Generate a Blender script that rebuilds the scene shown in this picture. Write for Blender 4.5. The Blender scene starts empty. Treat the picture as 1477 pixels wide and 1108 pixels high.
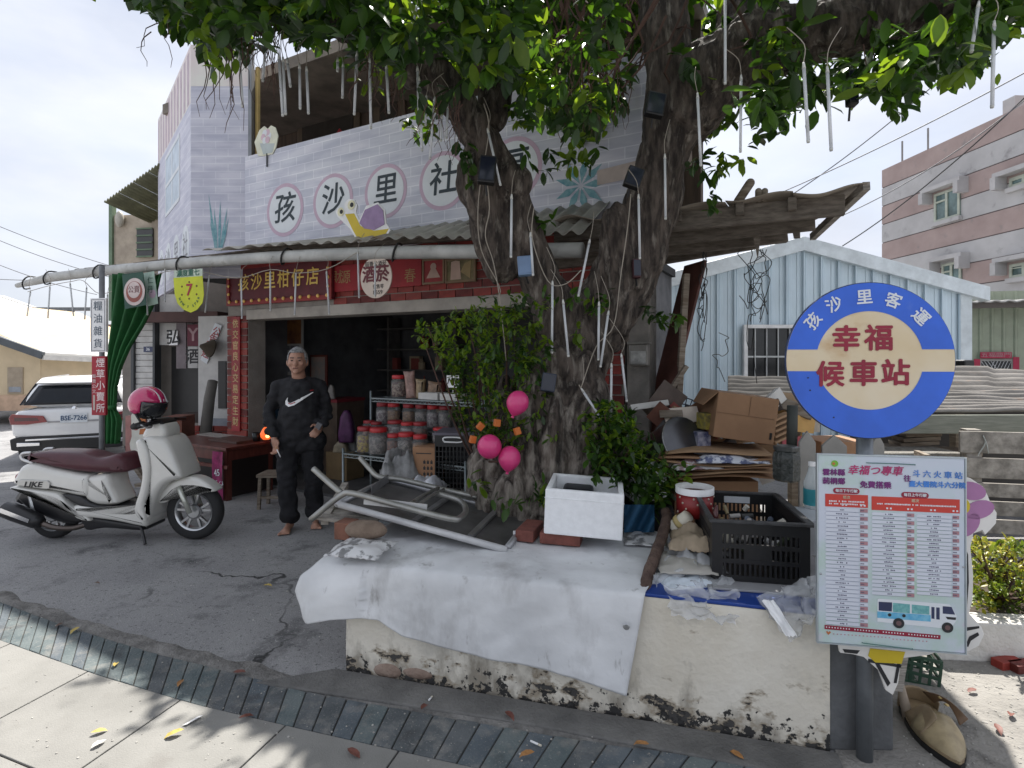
import bpy, bmesh, math, random
from mathutils import Vector, Matrix, noise, Euler
import numpy as np
random.seed(7)
S = bpy.context.scene
COL = S.collection
# ------------------------------------------------------------------ camera, sky, sun, exposure
F, H, CX, CY = 800.0, 1.55, 738.5, 515.0        # focal length in photo pixels, eye height, principal column, horizon row
cam_d = bpy.data.cameras.new('camera'); cam = bpy.data.objects.new('camera', cam_d); COL.objects.link(cam)
cam.location = (0, 0, H); cam.rotation_euler = (math.radians(90), 0, 0)
cam_d.sensor_width = 36; cam_d.lens = F / 1477 * 36; cam_d.shift_y = -(554 - CY) / 1477
cam_d.clip_start = 0.05; cam_d.clip_end = 2000
S.camera = cam
SUN_EL = math.radians(58); SUN_AZ = math.radians(15)          # azimuth from +Y towards +X
SUN = Vector((math.sin(SUN_AZ) * math.cos(SUN_EL), math.cos(SUN_AZ) * math.cos(SUN_EL), math.sin(SUN_EL)))
W = bpy.data.worlds.new('World'); S.world = W; W.use_nodes = True
nt = W.node_tree; nt.nodes.clear()
wo = nt.nodes.new('ShaderNodeOutputWorld'); bg = nt.nodes.new('ShaderNodeBackground')
sky = nt.nodes.new('ShaderNodeTexSky'); sky.sky_type = 'NISHITA'; sky.sun_disc = False
sky.sun_elevation = SUN_EL; sky.sun_rotation = SUN_AZ; sky.dust_density = 2.0
tc = nt.nodes.new('ShaderNodeTexCoord'); mp = nt.nodes.new('ShaderNodeMapping'); mp.inputs['Scale'].default_value = (1.2, 1.2, 3.0)
nz = nt.nodes.new('ShaderNodeTexNoise'); nz.inputs['Scale'].default_value = 1.6; nz.inputs['Detail'].default_value = 7; nz.inputs['Roughness'].default_value = .58
cr = nt.nodes.new('ShaderNodeValToRGB'); cr.color_ramp.elements[0].position = .30; cr.color_ramp.elements[0].color = (.55, .55, .55, 1)
cr.color_ramp.elements[1].position = .62; cr.color_ramp.elements[1].color = (.97, .97, .97, 1)
mx = nt.nodes.new('ShaderNodeMixRGB'); mx.inputs['Color2'].default_value = (6.0, 6.2, 6.75, 1)
L = nt.links.new
n2 = nt.nodes.new('ShaderNodeTexNoise'); n2.inputs['Scale'].default_value = 2.3; n2.inputs['Detail'].default_value = 6; c2_ = nt.nodes.new('ShaderNodeValToRGB'); c2_.color_ramp.elements[0].position = .36; c2_.color_ramp.elements[0].color = (4.4, 4.65, 5.3, 1); c2_.color_ramp.elements[1].position = .62; c2_.color_ramp.elements[1].color = (5.7, 5.85, 6.3, 1)
L(mp.outputs['Vector'], n2.inputs['Vector']); L(n2.outputs['Fac'], c2_.inputs['Fac']); L(c2_.outputs['Color'], mx.inputs['Color2'])
L(tc.outputs['Generated'], mp.inputs['Vector']); L(mp.outputs['Vector'], nz.inputs['Vector']); L(nz.outputs['Fac'], cr.inputs['Fac'])
L(cr.outputs['Color'], mx.inputs['Fac']); L(sky.outputs['Color'], mx.inputs['Color1']); L(mx.outputs['Color'], bg.inputs['Color'])
bg.inputs['Strength'].default_value = 0.10
L(bg.outputs['Background'], wo.inputs['Surface'])
sd = bpy.data.lights.new('sun', 'SUN'); sd.energy = 5.0; sd.angle = math.radians(.6); sd.color = (1, .96, .90)
so = bpy.data.objects.new('sun', sd); COL.objects.link(so); so.location = (0, 0, 20)
so.rotation_euler = SUN.to_track_quat('Z', 'Y').to_euler()
S.view_settings.view_transform = 'Standard'; S.view_settings.look = 'None'; S.view_settings.gamma = 1
S.view_settings.use_curve_mapping = False; S.view_settings.exposure = 0.82
S.render.engine = 'CYCLES'
S.cycles.max_bounces = 8; S.cycles.transparent_max_bounces = 12; S.cycles.use_denoising = True
# ------------------------------------------------------------------ pixel -> place helpers
Z = Vector((0, 0, 1))
def P(px, py, d): return Vector(((px - CX) / F * d, d, H - (py - CY) / F * d))
def G(px, py, z=0.0): return P(px, py, F * (H - z) / (py - CY))
def frame(o, u, v=None):
    u = Vector(u).normalized(); v = Vector(v or (0, 0, 1)).normalized(); n = u.cross(v).normalized(); v = n.cross(u)
    return Matrix(((u.x, v.x, n.x, o[0]), (u.y, v.y, n.y, o[1]), (u.z, v.z, n.z, o[2]), (0, 0, 0, 1)))
def hit(px, py, fr, c=0.0):
    n = fr.to_3x3() @ Vector((0, 0, 1)); o = fr.to_translation() + n * c
    cpos = Vector((0, 0, H)); dr = P(px, py, 1.0) - cpos
    t = (o - cpos).dot(n) / dr.dot(n)
    q = fr.inverted() @ (cpos + dr * t)
    return q.x, q.y
def rz(a): return Matrix.Rotation(a, 4, 'Z')
def lerp(a, b, t): return a + (b - a) * t
def interp(x, pts):
    if x <= pts[0][0]: return pts[0][1]
    for (a, b), (c, d) in zip(pts, pts[1:]):
        if x <= c: return b + (d - b) * (x - a) / (c - a)
    return pts[-1][1]
# ------------------------------------------------------------------ mesh builder
class MB:
    def __init__(s): s.v = []; s.f = []; s.m = []; s.k = 0
    def mat(s, k): s.k = k; return s
    def add(s, vs, fs, M=None):
        b = len(s.v); s.v += [(M @ Vector(v)) if M is not None else Vector(v) for v in vs]
        s.f += [tuple(i + b for i in f) for f in fs]; s.m += [s.k] * len(fs); return s
    def box(s, c, d, M=None, R=None):
        x, y, z = (e / 2 for e in d); vs = []
        for i in range(8):
            p = Vector((x if i & 1 else -x, y if i & 2 else -y, z if i & 4 else -z))
            if R is not None: p = R @ p
            vs.append(p + Vector(c))
        return s.add(vs, [(0, 2, 3, 1), (4, 5, 7, 6), (0, 1, 5, 4), (2, 6, 7, 3), (0, 4, 6, 2), (1, 3, 7, 5)], M)
    def b2(s, x0, x1, y0, y1, z0, z1, M=None):
        return s.box(((x0 + x1) / 2, (y0 + y1) / 2, (z0 + z1) / 2), (abs(x1 - x0), abs(y1 - y0), abs(z1 - z0)), M)
    def bar(s, p, q, w, h, M=None, up=None):
        p, q = Vector(p), Vector(q); d = (q - p); l = d.length; d.normalize(); up = Vector(up or (0, 0, 1))
        if abs(d.dot(up)) > .98: up = Vector((0, 1, 0))
        a = d.cross(up).normalized(); b = a.cross(d)
        R = Matrix((d, a, b)).transposed()
        return s.box((p + q) / 2, (l, w, h), M, R)
    def tube(s, pts, r, n=8, M=None, cap=True, jit=0):
        pts = [Vector(p) for p in pts]; k = len(pts); rr = r if isinstance(r, (list, tuple)) else [r] * k
        vs = []; fs = []; prev = None
        for i, p in enumerate(pts):
            d = (pts[min(i + 1, k - 1)] - pts[max(i - 1, 0)])
            if d.length < 1e-9: d = Vector((0, 0, 1))
            d.normalize()
            if prev is None:
                a = d.orthogonal().normalized()
            else:
                a = (prev - d * prev.dot(d))
                a = a.normalized() if a.length > 1e-6 else d.orthogonal().normalized()
            prev = a; b = d.cross(a)
            for j in range(n):
                t = 2 * math.pi * j / n; q = rr[i] * (1 + (random.uniform(-jit, jit) if jit else 0))
                vs.append(p + (a * math.cos(t) + b * math.sin(t)) * q)
        for i in range(k - 1):
            for j in range(n):
                fs.append((i * n + j, i * n + (j + 1) % n, (i + 1) * n + (j + 1) % n, (i + 1) * n + j))
        if cap: fs.append(tuple(reversed(range(n)))); fs.append(tuple((k - 1) * n + j for j in range(n)))
        return s.add(vs, fs, M)
    def lathe(s, prof, o=(0, 0, 0), n=16, M=None, axis='Z', cap=True):
        vs = []; fs = []; k = len(prof); o = Vector(o)
        for (r, h) in prof:
            for j in range(n):
                t = 2 * math.pi * j / n; c, q = r * math.cos(t), r * math.sin(t)
                p = (c, q, h) if axis == 'Z' else ((h, c, q) if axis == 'X' else (q, h, c))
                vs.append(Vector(p) + o)
        for i in range(k - 1):
            for j in range(n): fs.append((i * n + j, i * n + (j + 1) % n, (i + 1) * n + (j + 1) % n, (i + 1) * n + j))
        if cap:
            if prof[0][0] > 1e-5: fs.append(tuple(reversed(range(n))))
            if prof[-1][0] > 1e-5: fs.append(tuple((k - 1) * n + j for j in range(n)))
        return s.add(vs, fs, M)
    def ell(s, c, r, R=None, n=16, k=10, M=None):
        vs = []; fs = []; c = Vector(c); r = (r, r, r) if not isinstance(r, (tuple, list)) else r
        for i in range(k + 1):
            ph = math.pi * i / k
            for j in range(n):
                t = 2 * math.pi * j / n
                p = Vector((r[0] * math.sin(ph) * math.cos(t), r[1] * math.sin(ph) * math.sin(t), r[2] * math.cos(ph)))
                vs.append((R @ p if R is not None else p) + c)
        for i in range(k):
            for j in range(n): fs.append((i * n + j, (i + 1) * n + j, (i + 1) * n + (j + 1) % n, i * n + (j + 1) % n))
        return s.add(vs, fs, M)
    def cap(s, p, q, r0, r1=None, n=12, M=None):
        r1 = r0 if r1 is None else r1; p, q = Vector(p), Vector(q); d = (q - p).normalized()
        pts = []; rr = []
        for i in range(4):
            a = math.pi / 2 * (1 - i / 4); pts.append(p - d * r0 * math.sin(a)); rr.append(max(r0 * math.cos(a), r0 * .02))
        pts.append(p); rr.append(r0); pts.append(q); rr.append(r1)
        for i in range(1, 5):
            a = math.pi / 2 * i / 4; pts.append(q + d * r1 * math.sin(a)); rr.append(max(r1 * math.cos(a), r1 * .02))
        return s.tube(pts, rr, n, M)
    def prism(s, pts, z0, z1, M=None, holes=None):      # outline in local (x,y), extruded in local z
        n = len(pts); vs = [(x, y, z0) for x, y in pts] + [(x, y, z1) for x, y in pts]
        fs = [tuple(reversed(range(n))), tuple(range(n, 2 * n))] + [(i, (i + 1) % n, n + (i + 1) % n, n + i) for i in range(n)]
        return s.add(vs, fs, M)
    def pillow(s, pts, w, rnd, M=None, taper=None):     # side outline (x,z) thickened in y to half width w with rounded edges
        pts = [Vector((p[0], p[1])) for p in pts]; n = len(pts)
        area = sum(pts[i].x * pts[(i + 1) % n].y - pts[(i + 1) % n].x * pts[i].y for i in range(n))
        if area < 0: pts.reverse()
        def off(k):
            o = []
            for i in range(n):
                e1 = (pts[i] - pts[i - 1]); e2 = (pts[(i + 1) % n] - pts[i]); e1.normalize(); e2.normalize()
                m = Vector((-e1.y - e2.y, e1.x + e2.x))
                if m.length > 1e-6: m.normalize()
                o.append(pts[i] + m * k)
            return o
        lay = [(-w + rnd * (1 - math.cos(t)), rnd * (1 - math.sin(t))) for t in (0, .39, .79, 1.18, 1.5708)] + [(w - rnd * (1 - math.cos(t)), rnd * (1 - math.sin(t))) for t in (1.5708, 1.18, .79, .39, 0)]
        vs = []; fs = []
        for (y, k) in lay:
            for p in off(k):
                t = taper(p.x, p.y) if taper else 1
                vs.append((p.x, y * t, p.y))
        m = len(lay)
        for i in range(m - 1):
            for j in range(n): fs.append((i * n + j, i * n + (j + 1) % n, (i + 1) * n + (j + 1) % n, (i + 1) * n + j))
        fs.append(tuple(reversed(range(n)))); fs.append(tuple((m - 1) * n + j for j in range(n)))
        return s.add(vs, fs, M)
    def grid(s, nu, nv, fn, M=None, thick=0):
        vs = [Vector(fn(i / nu, j / nv)) for j in range(nv + 1) for i in range(nu + 1)]
        fs = [(j * (nu + 1) + i, j * (nu + 1) + i + 1, (j + 1) * (nu + 1) + i + 1, (j + 1) * (nu + 1) + i) for j in range(nv) for i in range(nu)]
        return s.add(vs, fs, M)
    def quad(s, a, b, c, d, M=None): return s.add([a, b, c, d], [(0, 1, 2, 3)], M)
    def mesh(s, name, mats):
        me = bpy.data.meshes.new(name); me.from_pydata([tuple(v) for v in s.v], [], s.f)
        for m in (mats if isinstance(mats, (list, tuple)) else [mats]): me.materials.append(m)
        if any(s.m): me.polygons.foreach_set('material_index', s.m)
        me.update(); return me
    def build(s, name, mats, parent=None, smooth=False, fr=None, bev=0, sub=0, solid=0, angle=None, fix=True):
        me = s.mesh(name, mats)
        if fix:
            bm = bmesh.new(); bm.from_mesh(me); bmesh.ops.recalc_face_normals(bm, faces=bm.faces); bm.to_mesh(me); bm.free()
        return link(name, me, parent, smooth, fr, bev, sub, solid)
def link(name, me, parent=None, smooth=False, fr=None, bev=0, sub=0, solid=0):
    o = bpy.data.objects.new(name, me); COL.objects.link(o)
    if smooth: me.polygons.foreach_set('use_smooth', [True] * len(me.polygons))
    if fr is not None: o.matrix_basis = fr
    if parent is not None:
        o.parent = parent; o.matrix_parent_inverse = parent.matrix_basis.inverted()
        if parent.parent is not None: o.matrix_parent_inverse = (parent.parent.matrix_basis @ parent.matrix_parent_inverse @ parent.matrix_basis).inverted()
    if solid: md = o.modifiers.new('solid', 'SOLIDIFY'); md.thickness = solid; md.offset = 0
    if bev: md = o.modifiers.new('bevel', 'BEVEL'); md.width = bev; md.segments = 2; md.limit_method = 'ANGLE'; md.angle_limit = math.radians(40)
    if sub: md = o.modifiers.new('sub', 'SUBSURF'); md.levels = sub; md.render_levels = sub
    return o
def tag(o, label=None, cat=None, group=None, kind=None):
    if label: o['label'] = label
    if cat: o['category'] = cat
    if group: o['group'] = group
    if kind: o['kind'] = kind
    return o
def thing(name, label, cat, loc=(0, 0, 0), group=None):
    o = bpy.data.objects.new(name, None); COL.objects.link(o); o.location = loc; o.empty_display_size = .1
    return tag(o, label, cat, group)
def evaluated(o):
    dg = bpy.context.evaluated_depsgraph_get(); dg.update()
    return bpy.data.meshes.new_from_object(o.evaluated_get(dg))
def remesh(mb, mats, voxel, smooth=4, name='tmp'):
    o = mb.build(name, mats)
    r = o.modifiers.new('r', 'REMESH'); r.mode = 'VOXEL'; r.voxel_size = voxel
    if smooth: q = o.modifiers.new('s', 'SMOOTH'); q.iterations = smooth; q.factor = .5
    me = evaluated(o); old = o.data; bpy.data.objects.remove(o); bpy.data.meshes.remove(old)
    me.materials.clear()
    for m in (mats if isinstance(mats, (list, tuple)) else [mats]): me.materials.append(m)
    me.polygons.foreach_set('use_smooth', [True] * len(me.polygons)); me.name = name
    return me
def smooth_path(pts, k=3):
    pts = [Vector(p) for p in pts]; out = []
    for i in range(len(pts) - 1):
        p0, p1, p2, p3 = pts[max(i - 1, 0)], pts[i], pts[i + 1], pts[min(i + 2, len(pts) - 1)]
        for j in range(k):
            t = j / k; out.append(.5 * ((2 * p1) + (p2 - p0) * t + (2 * p0 - 5 * p1 + 4 * p2 - p3) * t * t + (3 * p1 - p0 - 3 * p2 + p3) * t ** 3))
    out.append(pts[-1]); return out
# ------------------------------------------------------------------ lettering (mesh, built in one go at the end)
PENDING = []
def text(body, size, fr, a, b, mat, parent, c=.003, rot=0, bold=0.0, sx=1.0, label=None, name='lettering', sy=1.0, shear=0, depth=.0006):
    cu = bpy.data.curves.new('t', 'FONT'); cu.body = body; cu.size = size; cu.align_x = 'CENTER'; cu.align_y = 'CENTER'
    cu.extrude = depth; cu.shear = shear; cu.resolution_u = 3
    o = bpy.data.objects.new('t', cu); COL.objects.link(o)
    M = fr @ Matrix.Translation((a, b, c)) @ Matrix.Rotation(rot, 4, 'Z') @ Matrix.Diagonal((sx, sy, 1, 1))
    PENDING.append((o, M, mat, parent, name, label, bold * size))
def vtext(chars, size, fr, a, b0, step, mat, parent, **k):
    for i, ch in enumerate(chars): text(ch, size, fr, a, b0 - i * step, mat, parent, **k)
def flush_text():
    dg = bpy.context.evaluated_depsgraph_get(); dg.update()
    for (o, M, mat, parent, name, label, bd) in PENDING:
        me = bpy.data.meshes.new_from_object(o.evaluated_get(dg)); me.materials.clear(); me.materials.append(mat)
        if bd:                                   # heavier strokes: a few shifted copies of the glyph, each a hair higher
            bm = bmesh.new()
            for i, (dx, dy) in enumerate(((0, 0), (bd, 0), (-bd, 0), (0, bd), (0, -bd), (bd * .7, bd * .7), (-bd * .7, -bd * .7))):
                m2 = me.copy(); m2.transform(Matrix.Translation((dx, dy, .00007 * i))); bm.from_mesh(m2); bpy.data.meshes.remove(m2)
            bm.to_mesh(me); bm.free()
        me.transform(M)
        x = link(name, me, parent)
        if label: x['label'] = label
    for t in PENDING:
        cu = t[0].data; bpy.data.objects.remove(t[0]); bpy.data.curves.remove(cu)
ORD = 'first second third fourth fifth sixth seventh eighth ninth tenth eleventh twelfth thirteenth fourteenth fifteenth sixteenth'.split()
# ------------------------------------------------------------------ materials
MATS = {}
def M_(name, col, rough=.6, metal=0.0, var=.12, scale=6.0, bump=0.0, bscale=60.0, col2=None, spec=.5, detail=4, stretch=(1, 1, 1), coat=0, alpha=1, trans=0, emit=None, contrast=(.35, .65)):
    if name in MATS: return MATS[name]
    m = bpy.data.materials.new(name); m.use_nodes = True; t = m.node_tree; b = t.nodes['Principled BSDF']
    b.inputs['Roughness'].default_value = rough; b.inputs['Metallic'].default_value = metal; b.inputs['Specular IOR Level'].default_value = spec
    b.inputs['Coat Weight'].default_value = coat; b.inputs['Alpha'].default_value = alpha; b.inputs['Transmission Weight'].default_value = trans
    tcn = t.nodes.new('ShaderNodeTexCoord'); mpn = t.nodes.new('ShaderNodeMapping'); mpn.inputs['Scale'].default_value = stretch
    t.links.new(tcn.outputs['Object'], mpn.inputs['Vector'])
    n = t.nodes.new('ShaderNodeTexNoise'); n.inputs['Scale'].default_value = scale; n.inputs['Detail'].default_value = detail; n.inputs['Roughness'].default_value = .6
    t.links.new(mpn.outputs['Vector'], n.inputs['Vector'])
    r = t.nodes.new('ShaderNodeValToRGB'); e = r.color_ramp.elements
    c2 = col2 or tuple(min(1, c * (1 + var)) for c in col); c1 = tuple(c * (1 - var) for c in col) if not col2 else col
    e[0].position = contrast[0]; e[0].color = (*c1, 1); e[1].position = contrast[1]; e[1].color = (*c2, 1)
    t.links.new(n.outputs['Fac'], r.inputs['Fac']); t.links.new(r.outputs['Color'], b.inputs['Base Color'])
    if bump:
        n2 = t.nodes.new('ShaderNodeTexNoise'); n2.inputs['Scale'].default_value = bscale; n2.inputs['Detail'].default_value = 5
        t.links.new(mpn.outputs['Vector'], n2.inputs['Vector'])
        bp = t.nodes.new('ShaderNodeBump'); bp.inputs['Strength'].default_value = bump; bp.inputs['Distance'].default_value = .02
        t.links.new(n2.outputs['Fac'], bp.inputs['Height']); t.links.new(bp.outputs['Normal'], b.inputs['Normal'])
    if emit: b.inputs['Emission Color'].default_value = (*emit[0], 1); b.inputs['Emission Strength'].default_value = emit[1]
    MATS[name] = m; return m
def nodes(m): return m.node_tree, m.node_tree.nodes['Principled BSDF']
def add_stain(m, col, scale, lo, hi, zmax=None, zsoft=.3, stretch=(1, 1, 1), rough=.85, zdir=1, bump=0, k=.35):
    """overlay a second worn layer through a noise mask; zmax: only below (zdir=1) this height"""
    t, b = nodes(m); src = b.inputs['Base Color'].links[0].from_socket
    tcn = t.nodes.new('ShaderNodeTexCoord'); mpn = t.nodes.new('ShaderNodeMapping'); mpn.inputs['Scale'].default_value = stretch
    mpn.inputs['Location'].default_value = (3.7, 1.3, 5.1)
    t.links.new(tcn.outputs['Object'], mpn.inputs['Vector'])
    n = t.nodes.new('ShaderNodeTexNoise'); n.inputs['Scale'].default_value = scale; n.inputs['Detail'].default_value = 8; n.inputs['Roughness'].default_value = .62
    t.links.new(mpn.outputs['Vector'], n.inputs['Vector']); fac = n.outputs['Fac']
    if zmax is not None:
        sp = t.nodes.new('ShaderNodeSeparateXYZ'); t.links.new(tcn.outputs['Object'], sp.inputs['Vector'])
        mr = t.nodes.new('ShaderNodeMapRange'); mr.inputs['From Min'].default_value = zmax; mr.inputs['From Max'].default_value = zmax - zsoft * zdir
        mr.inputs['To Min'].default_value = 0; mr.inputs['To Max'].default_value = k; mr.clamp = True
        t.links.new(sp.outputs['Z'], mr.inputs['Value'])
        ad = t.nodes.new('ShaderNodeMath'); ad.operation = 'ADD'; t.links.new(fac, ad.inputs[0]); t.links.new(mr.outputs['Result'], ad.inputs[1]); fac = ad.outputs['Value']
    m2 = t.nodes.new('ShaderNodeMapRange'); m2.inputs['From Min'].default_value = lo; m2.inputs['From Max'].default_value = hi; m2.clamp = True
    t.links.new(fac, m2.inputs['Value'])
    mix = t.nodes.new('ShaderNodeMixRGB'); mix.inputs['Color2'].default_value = (*col, 1)
    t.links.new(m2.outputs['Result'], mix.inputs['Fac']); t.links.new(src, mix.inputs['Color1']); t.links.new(mix.outputs['Color'], b.inputs['Base Color'])
    if bump:
        bp = t.nodes.new('ShaderNodeBump'); bp.invert = True; bp.inputs['Strength'].default_value = bump; bp.inputs['Distance'].default_value = .006
        t.links.new(m2.outputs['Result'], bp.inputs['Height'])
        if b.inputs['Normal'].links: t.links.new(b.inputs['Normal'].links[0].from_socket, bp.inputs['Normal'])
        t.links.new(bp.outputs['Normal'], b.inputs['Normal'])
    return m
def leaf_mat(name, c1, c2, tl, tf=.4):
    m = M_(name, c1, .38, 0, col2=c2, scale=3.0, spec=.45); t, b = nodes(m)
    tr = t.nodes.new('ShaderNodeBsdfTranslucent'); tr.inputs['Color'].default_value = (*tl, 1)
    ms = t.nodes.new('ShaderNodeMixShader'); ms.inputs['Fac'].default_value = tf
    out = [n for n in t.nodes if n.type == 'OUTPUT_MATERIAL'][0]
    t.links.new(b.outputs['BSDF'], ms.inputs[1]); t.links.new(tr.outputs['BSDF'], ms.inputs[2]); t.links.new(ms.outputs['Shader'], out.inputs['Surface'])
    return m
white = M_('white_paint', (.82, .82, .82), .5)
black = M_('black_plastic', (.011, .011, .012), .42)
ink = M_('black_ink', (.02, .02, .022), .6, var=.02)
redp = M_('red_print', (.36, .012, .02), .55)
gold = M_('gold_print', (.80, .55, .12), .45)
steel = M_('steel', (.45, .46, .47), .33, .85, var=.25, scale=14)
chrome = M_('chrome', (.75, .76, .78), .12, 1.0, var=.05)
wood = M_('weathered_wood', (.16, .12, .085), .85, col2=(.30, .26, .21), scale=5, stretch=(1, 1, 9), bump=.3, bscale=25)
greywood = M_('grey_wood', (.17, .155, .135), .85, col2=(.38, .35, .31), scale=6, stretch=(2, 2, 22), bump=.3, bscale=12)
card = M_('cardboard', (.27, .155, .085), .85, var=.1, scale=5)
conc = M_('concrete', (.22, .215, .205), .9, var=.3, scale=4, bump=.3, bscale=70)
# ================================================================== GROUND
asph = M_('asphalt', (.235, .233, .236), .92, col2=(.32, .317, .315), scale=1.4, bump=.35, bscale=120, detail=9)
add_stain(asph, (.07, .07, .073), 2.2, .56, .72); add_stain(asph, (.26, .255, .245), 9, .64, .74)
def cracked(m, scale, w, col):
    t, b = nodes(m); src = b.inputs['Base Color'].links[0].from_socket
    tcn = t.nodes.new('ShaderNodeTexCoord'); n = t.nodes.new('ShaderNodeTexNoise'); n.inputs['Scale'].default_value = 3; n.inputs['Detail'].default_value = 6
    ad = t.nodes.new('ShaderNodeMixRGB'); ad.blend_type = 'ADD'; ad.inputs['Fac'].default_value = .35
    t.links.new(tcn.outputs['Object'], n.inputs['Vector']); t.links.new(tcn.outputs['Object'], ad.inputs['Color1']); t.links.new(n.outputs['Color'], ad.inputs['Color2'])
    v = t.nodes.new('ShaderNodeTexVoronoi'); v.feature = 'DISTANCE_TO_EDGE'; v.inputs['Scale'].default_value = scale
    t.links.new(ad.outputs['Color'], v.inputs['Vector'])
    mr = t.nodes.new('ShaderNodeMapRange'); mr.inputs['From Min'].default_value = w; mr.inputs['From Max'].default_value = w * .3; t.links.new(v.outputs['Distance'], mr.inputs['Value'])
    n2 = t.nodes.new('ShaderNodeTexNoise'); n2.inputs['Scale'].default_value = .9; t.links.new(tcn.outputs['Object'], n2.inputs['Vector'])
    m3 = t.nodes.new('ShaderNodeMapRange'); m3.inputs['From Min'].default_value = .5; m3.inputs['From Max'].default_value = .6; t.links.new(n2.outputs['Fac'], m3.inputs['Value'])
    mu = t.nodes.new('ShaderNodeMath'); mu.operation = 'MULTIPLY'; t.links.new(mr.outputs['Result'], mu.inputs[0]); t.links.new(m3.outputs['Result'], mu.inputs[1])
    mix = t.nodes.new('ShaderNodeMixRGB'); mix.inputs['Color2'].default_value = (*col, 1); t.links.new(mu.outputs['Value'], mix.inputs['Fac'])
    t.links.new(src, mix.inputs['Color1']); t.links.new(mix.outputs['Color'], b.inputs['Base Color'])
add_stain(asph, (.36, .355, .35), 75, .56, .66); add_stain(asph, (.09, .09, .092), 55, .57, .68); cracked(asph, .6, .007, (.035, .035, .035))
walk = M_('sidewalk_concrete', (.21, .205, .19), .93, col2=(.275, .268, .25), scale=2.2, bump=.25, bscale=160, detail=9)
add_stain(walk, (.2, .19, .175), 5, .58, .75)
sand = M_('pale_cement', (.22, .208, .19), .95, col2=(.31, .295, .27), scale=3, bump=.6, bscale=60, detail=9)
add_stain(sand, (.15, .143, .132), 7, .55, .7)
def sst(t): t = max(0, min(1, t)); return t * t * (3 - 2 * t)
def ground_z(x, y): return -.42 * sst((y - 6.0) / 3.2) * sst((-x - 2.8) / 2.2)
gxs = [-300, -80, -40, -24] + [-16 + .4 * k for k in range(45)] + [10, 40, 300]; gys = [-40, 0, 3, 5] + [6 + .3 * k for k in range(16)] + [14, 30, 80, 500]
mb = MB(); nx_ = len(gxs); mb.add([(x, y, ground_z(x, y)) for y in gys for x in gxs], [(j * nx_ + i, j * nx_ + i + 1, (j + 1) * nx_ + i + 1, (j + 1) * nx_ + i) for j in range(len(gys) - 1) for i in range(nx_ - 1)])
tag(mb.build('ground', asph), kind='structure')
# curved tile band between the sidewalk and the yard
near = [(-20, 905), (0, 925), (57, 946), (144, 977), (280, 1018), (417, 1050), (531, 1076), (665, 1106), (800, 1134), (960, 1160), (1150, 1188)]
far = [(-20, 862), (0, 870), (95, 906), (212, 942), (318, 968), (432, 999), (583, 1027), (691, 1046), (840, 1071), (1010, 1096), (1200, 1122)]
near = [G(*p) for p in near]; far = [G(*p) for p in far]
def arc(pts):
    d = [0]
    for a, b in zip(pts, pts[1:]): d.append(d[-1] + (b - a).length)
    return d
def along(pts, d, s):
    for i in range(len(pts) - 1):
        if s <= d[i + 1] or i == len(pts) - 2:
            t = (s - d[i]) / (d[i + 1] - d[i]); return pts[i].lerp(pts[i + 1], t)
dn, df = arc(near), arc(far)
tilem = [M_('tile_blue_green', (.085, .11, .115), .85, col2=(.14, .165, .165), scale=7, bump=.3, bscale=90),
         M_('tile_dark_slate', (.075, .085, .09), .85, col2=(.125, .135, .14), scale=6, bump=.3, bscale=80),
         M_('tile_bluish', (.08, .098, .112), .85, col2=(.125, .145, .16), scale=8, bump=.3, bscale=90)]
for m in tilem: add_stain(m, (.24, .23, .21), 9, .52, .74); add_stain(m, (.05, .05, .052), 4, .56, .72); add_stain(m, (.3, .29, .27), 120, .60, .68)
mb = MB(); pts = [p + Vector((0, 0, .003)) for p in near] + [p + Vector((0, 0, .003)) for p in reversed(far)]
n = len(near)
mb.add([*[p + Vector((0, 0, .003)) for p in near], *[p + Vector((0, 0, .003)) for p in far]], [(i, i + 1, n + i + 1, n + i) for i in range(n - 1)])
band = tag(mb.build('tile_band', M_('joint_dirt', (.06, .057, .052), .95, bump=.4)), kind='structure')
nt_ = 46
for i in range(nt_):
    a0, a1 = i / nt_, (i + 1) / nt_
    sh = .022
    q = [along(near, dn, dn[-1] * (a0 + .0007)), along(near, dn, dn[-1] * (a1 - .0007)), along(far, df, df[-1] * min(1, a1 - .0007 + sh * .2)), along(far, df, df[-1] * (a0 + .0007 + sh * .2))]
    hz = .010 + random.uniform(-.003, .003); mb = MB()
    mb.add([(p.x, p.y, .004) for p in q] + [(p.x, p.y, hz + random.uniform(-.0015, .0015)) for p in q], [(4, 5, 6, 7), (0, 1, 5, 4), (1, 2, 6, 5), (2, 3, 7, 6), (3, 0, 4, 7)])
    mb.build('paving_tile', tilem[0 if i < 20 and random.random() < .75 else random.choice((0, 1, 1, 2))], band, bev=.004)
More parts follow.
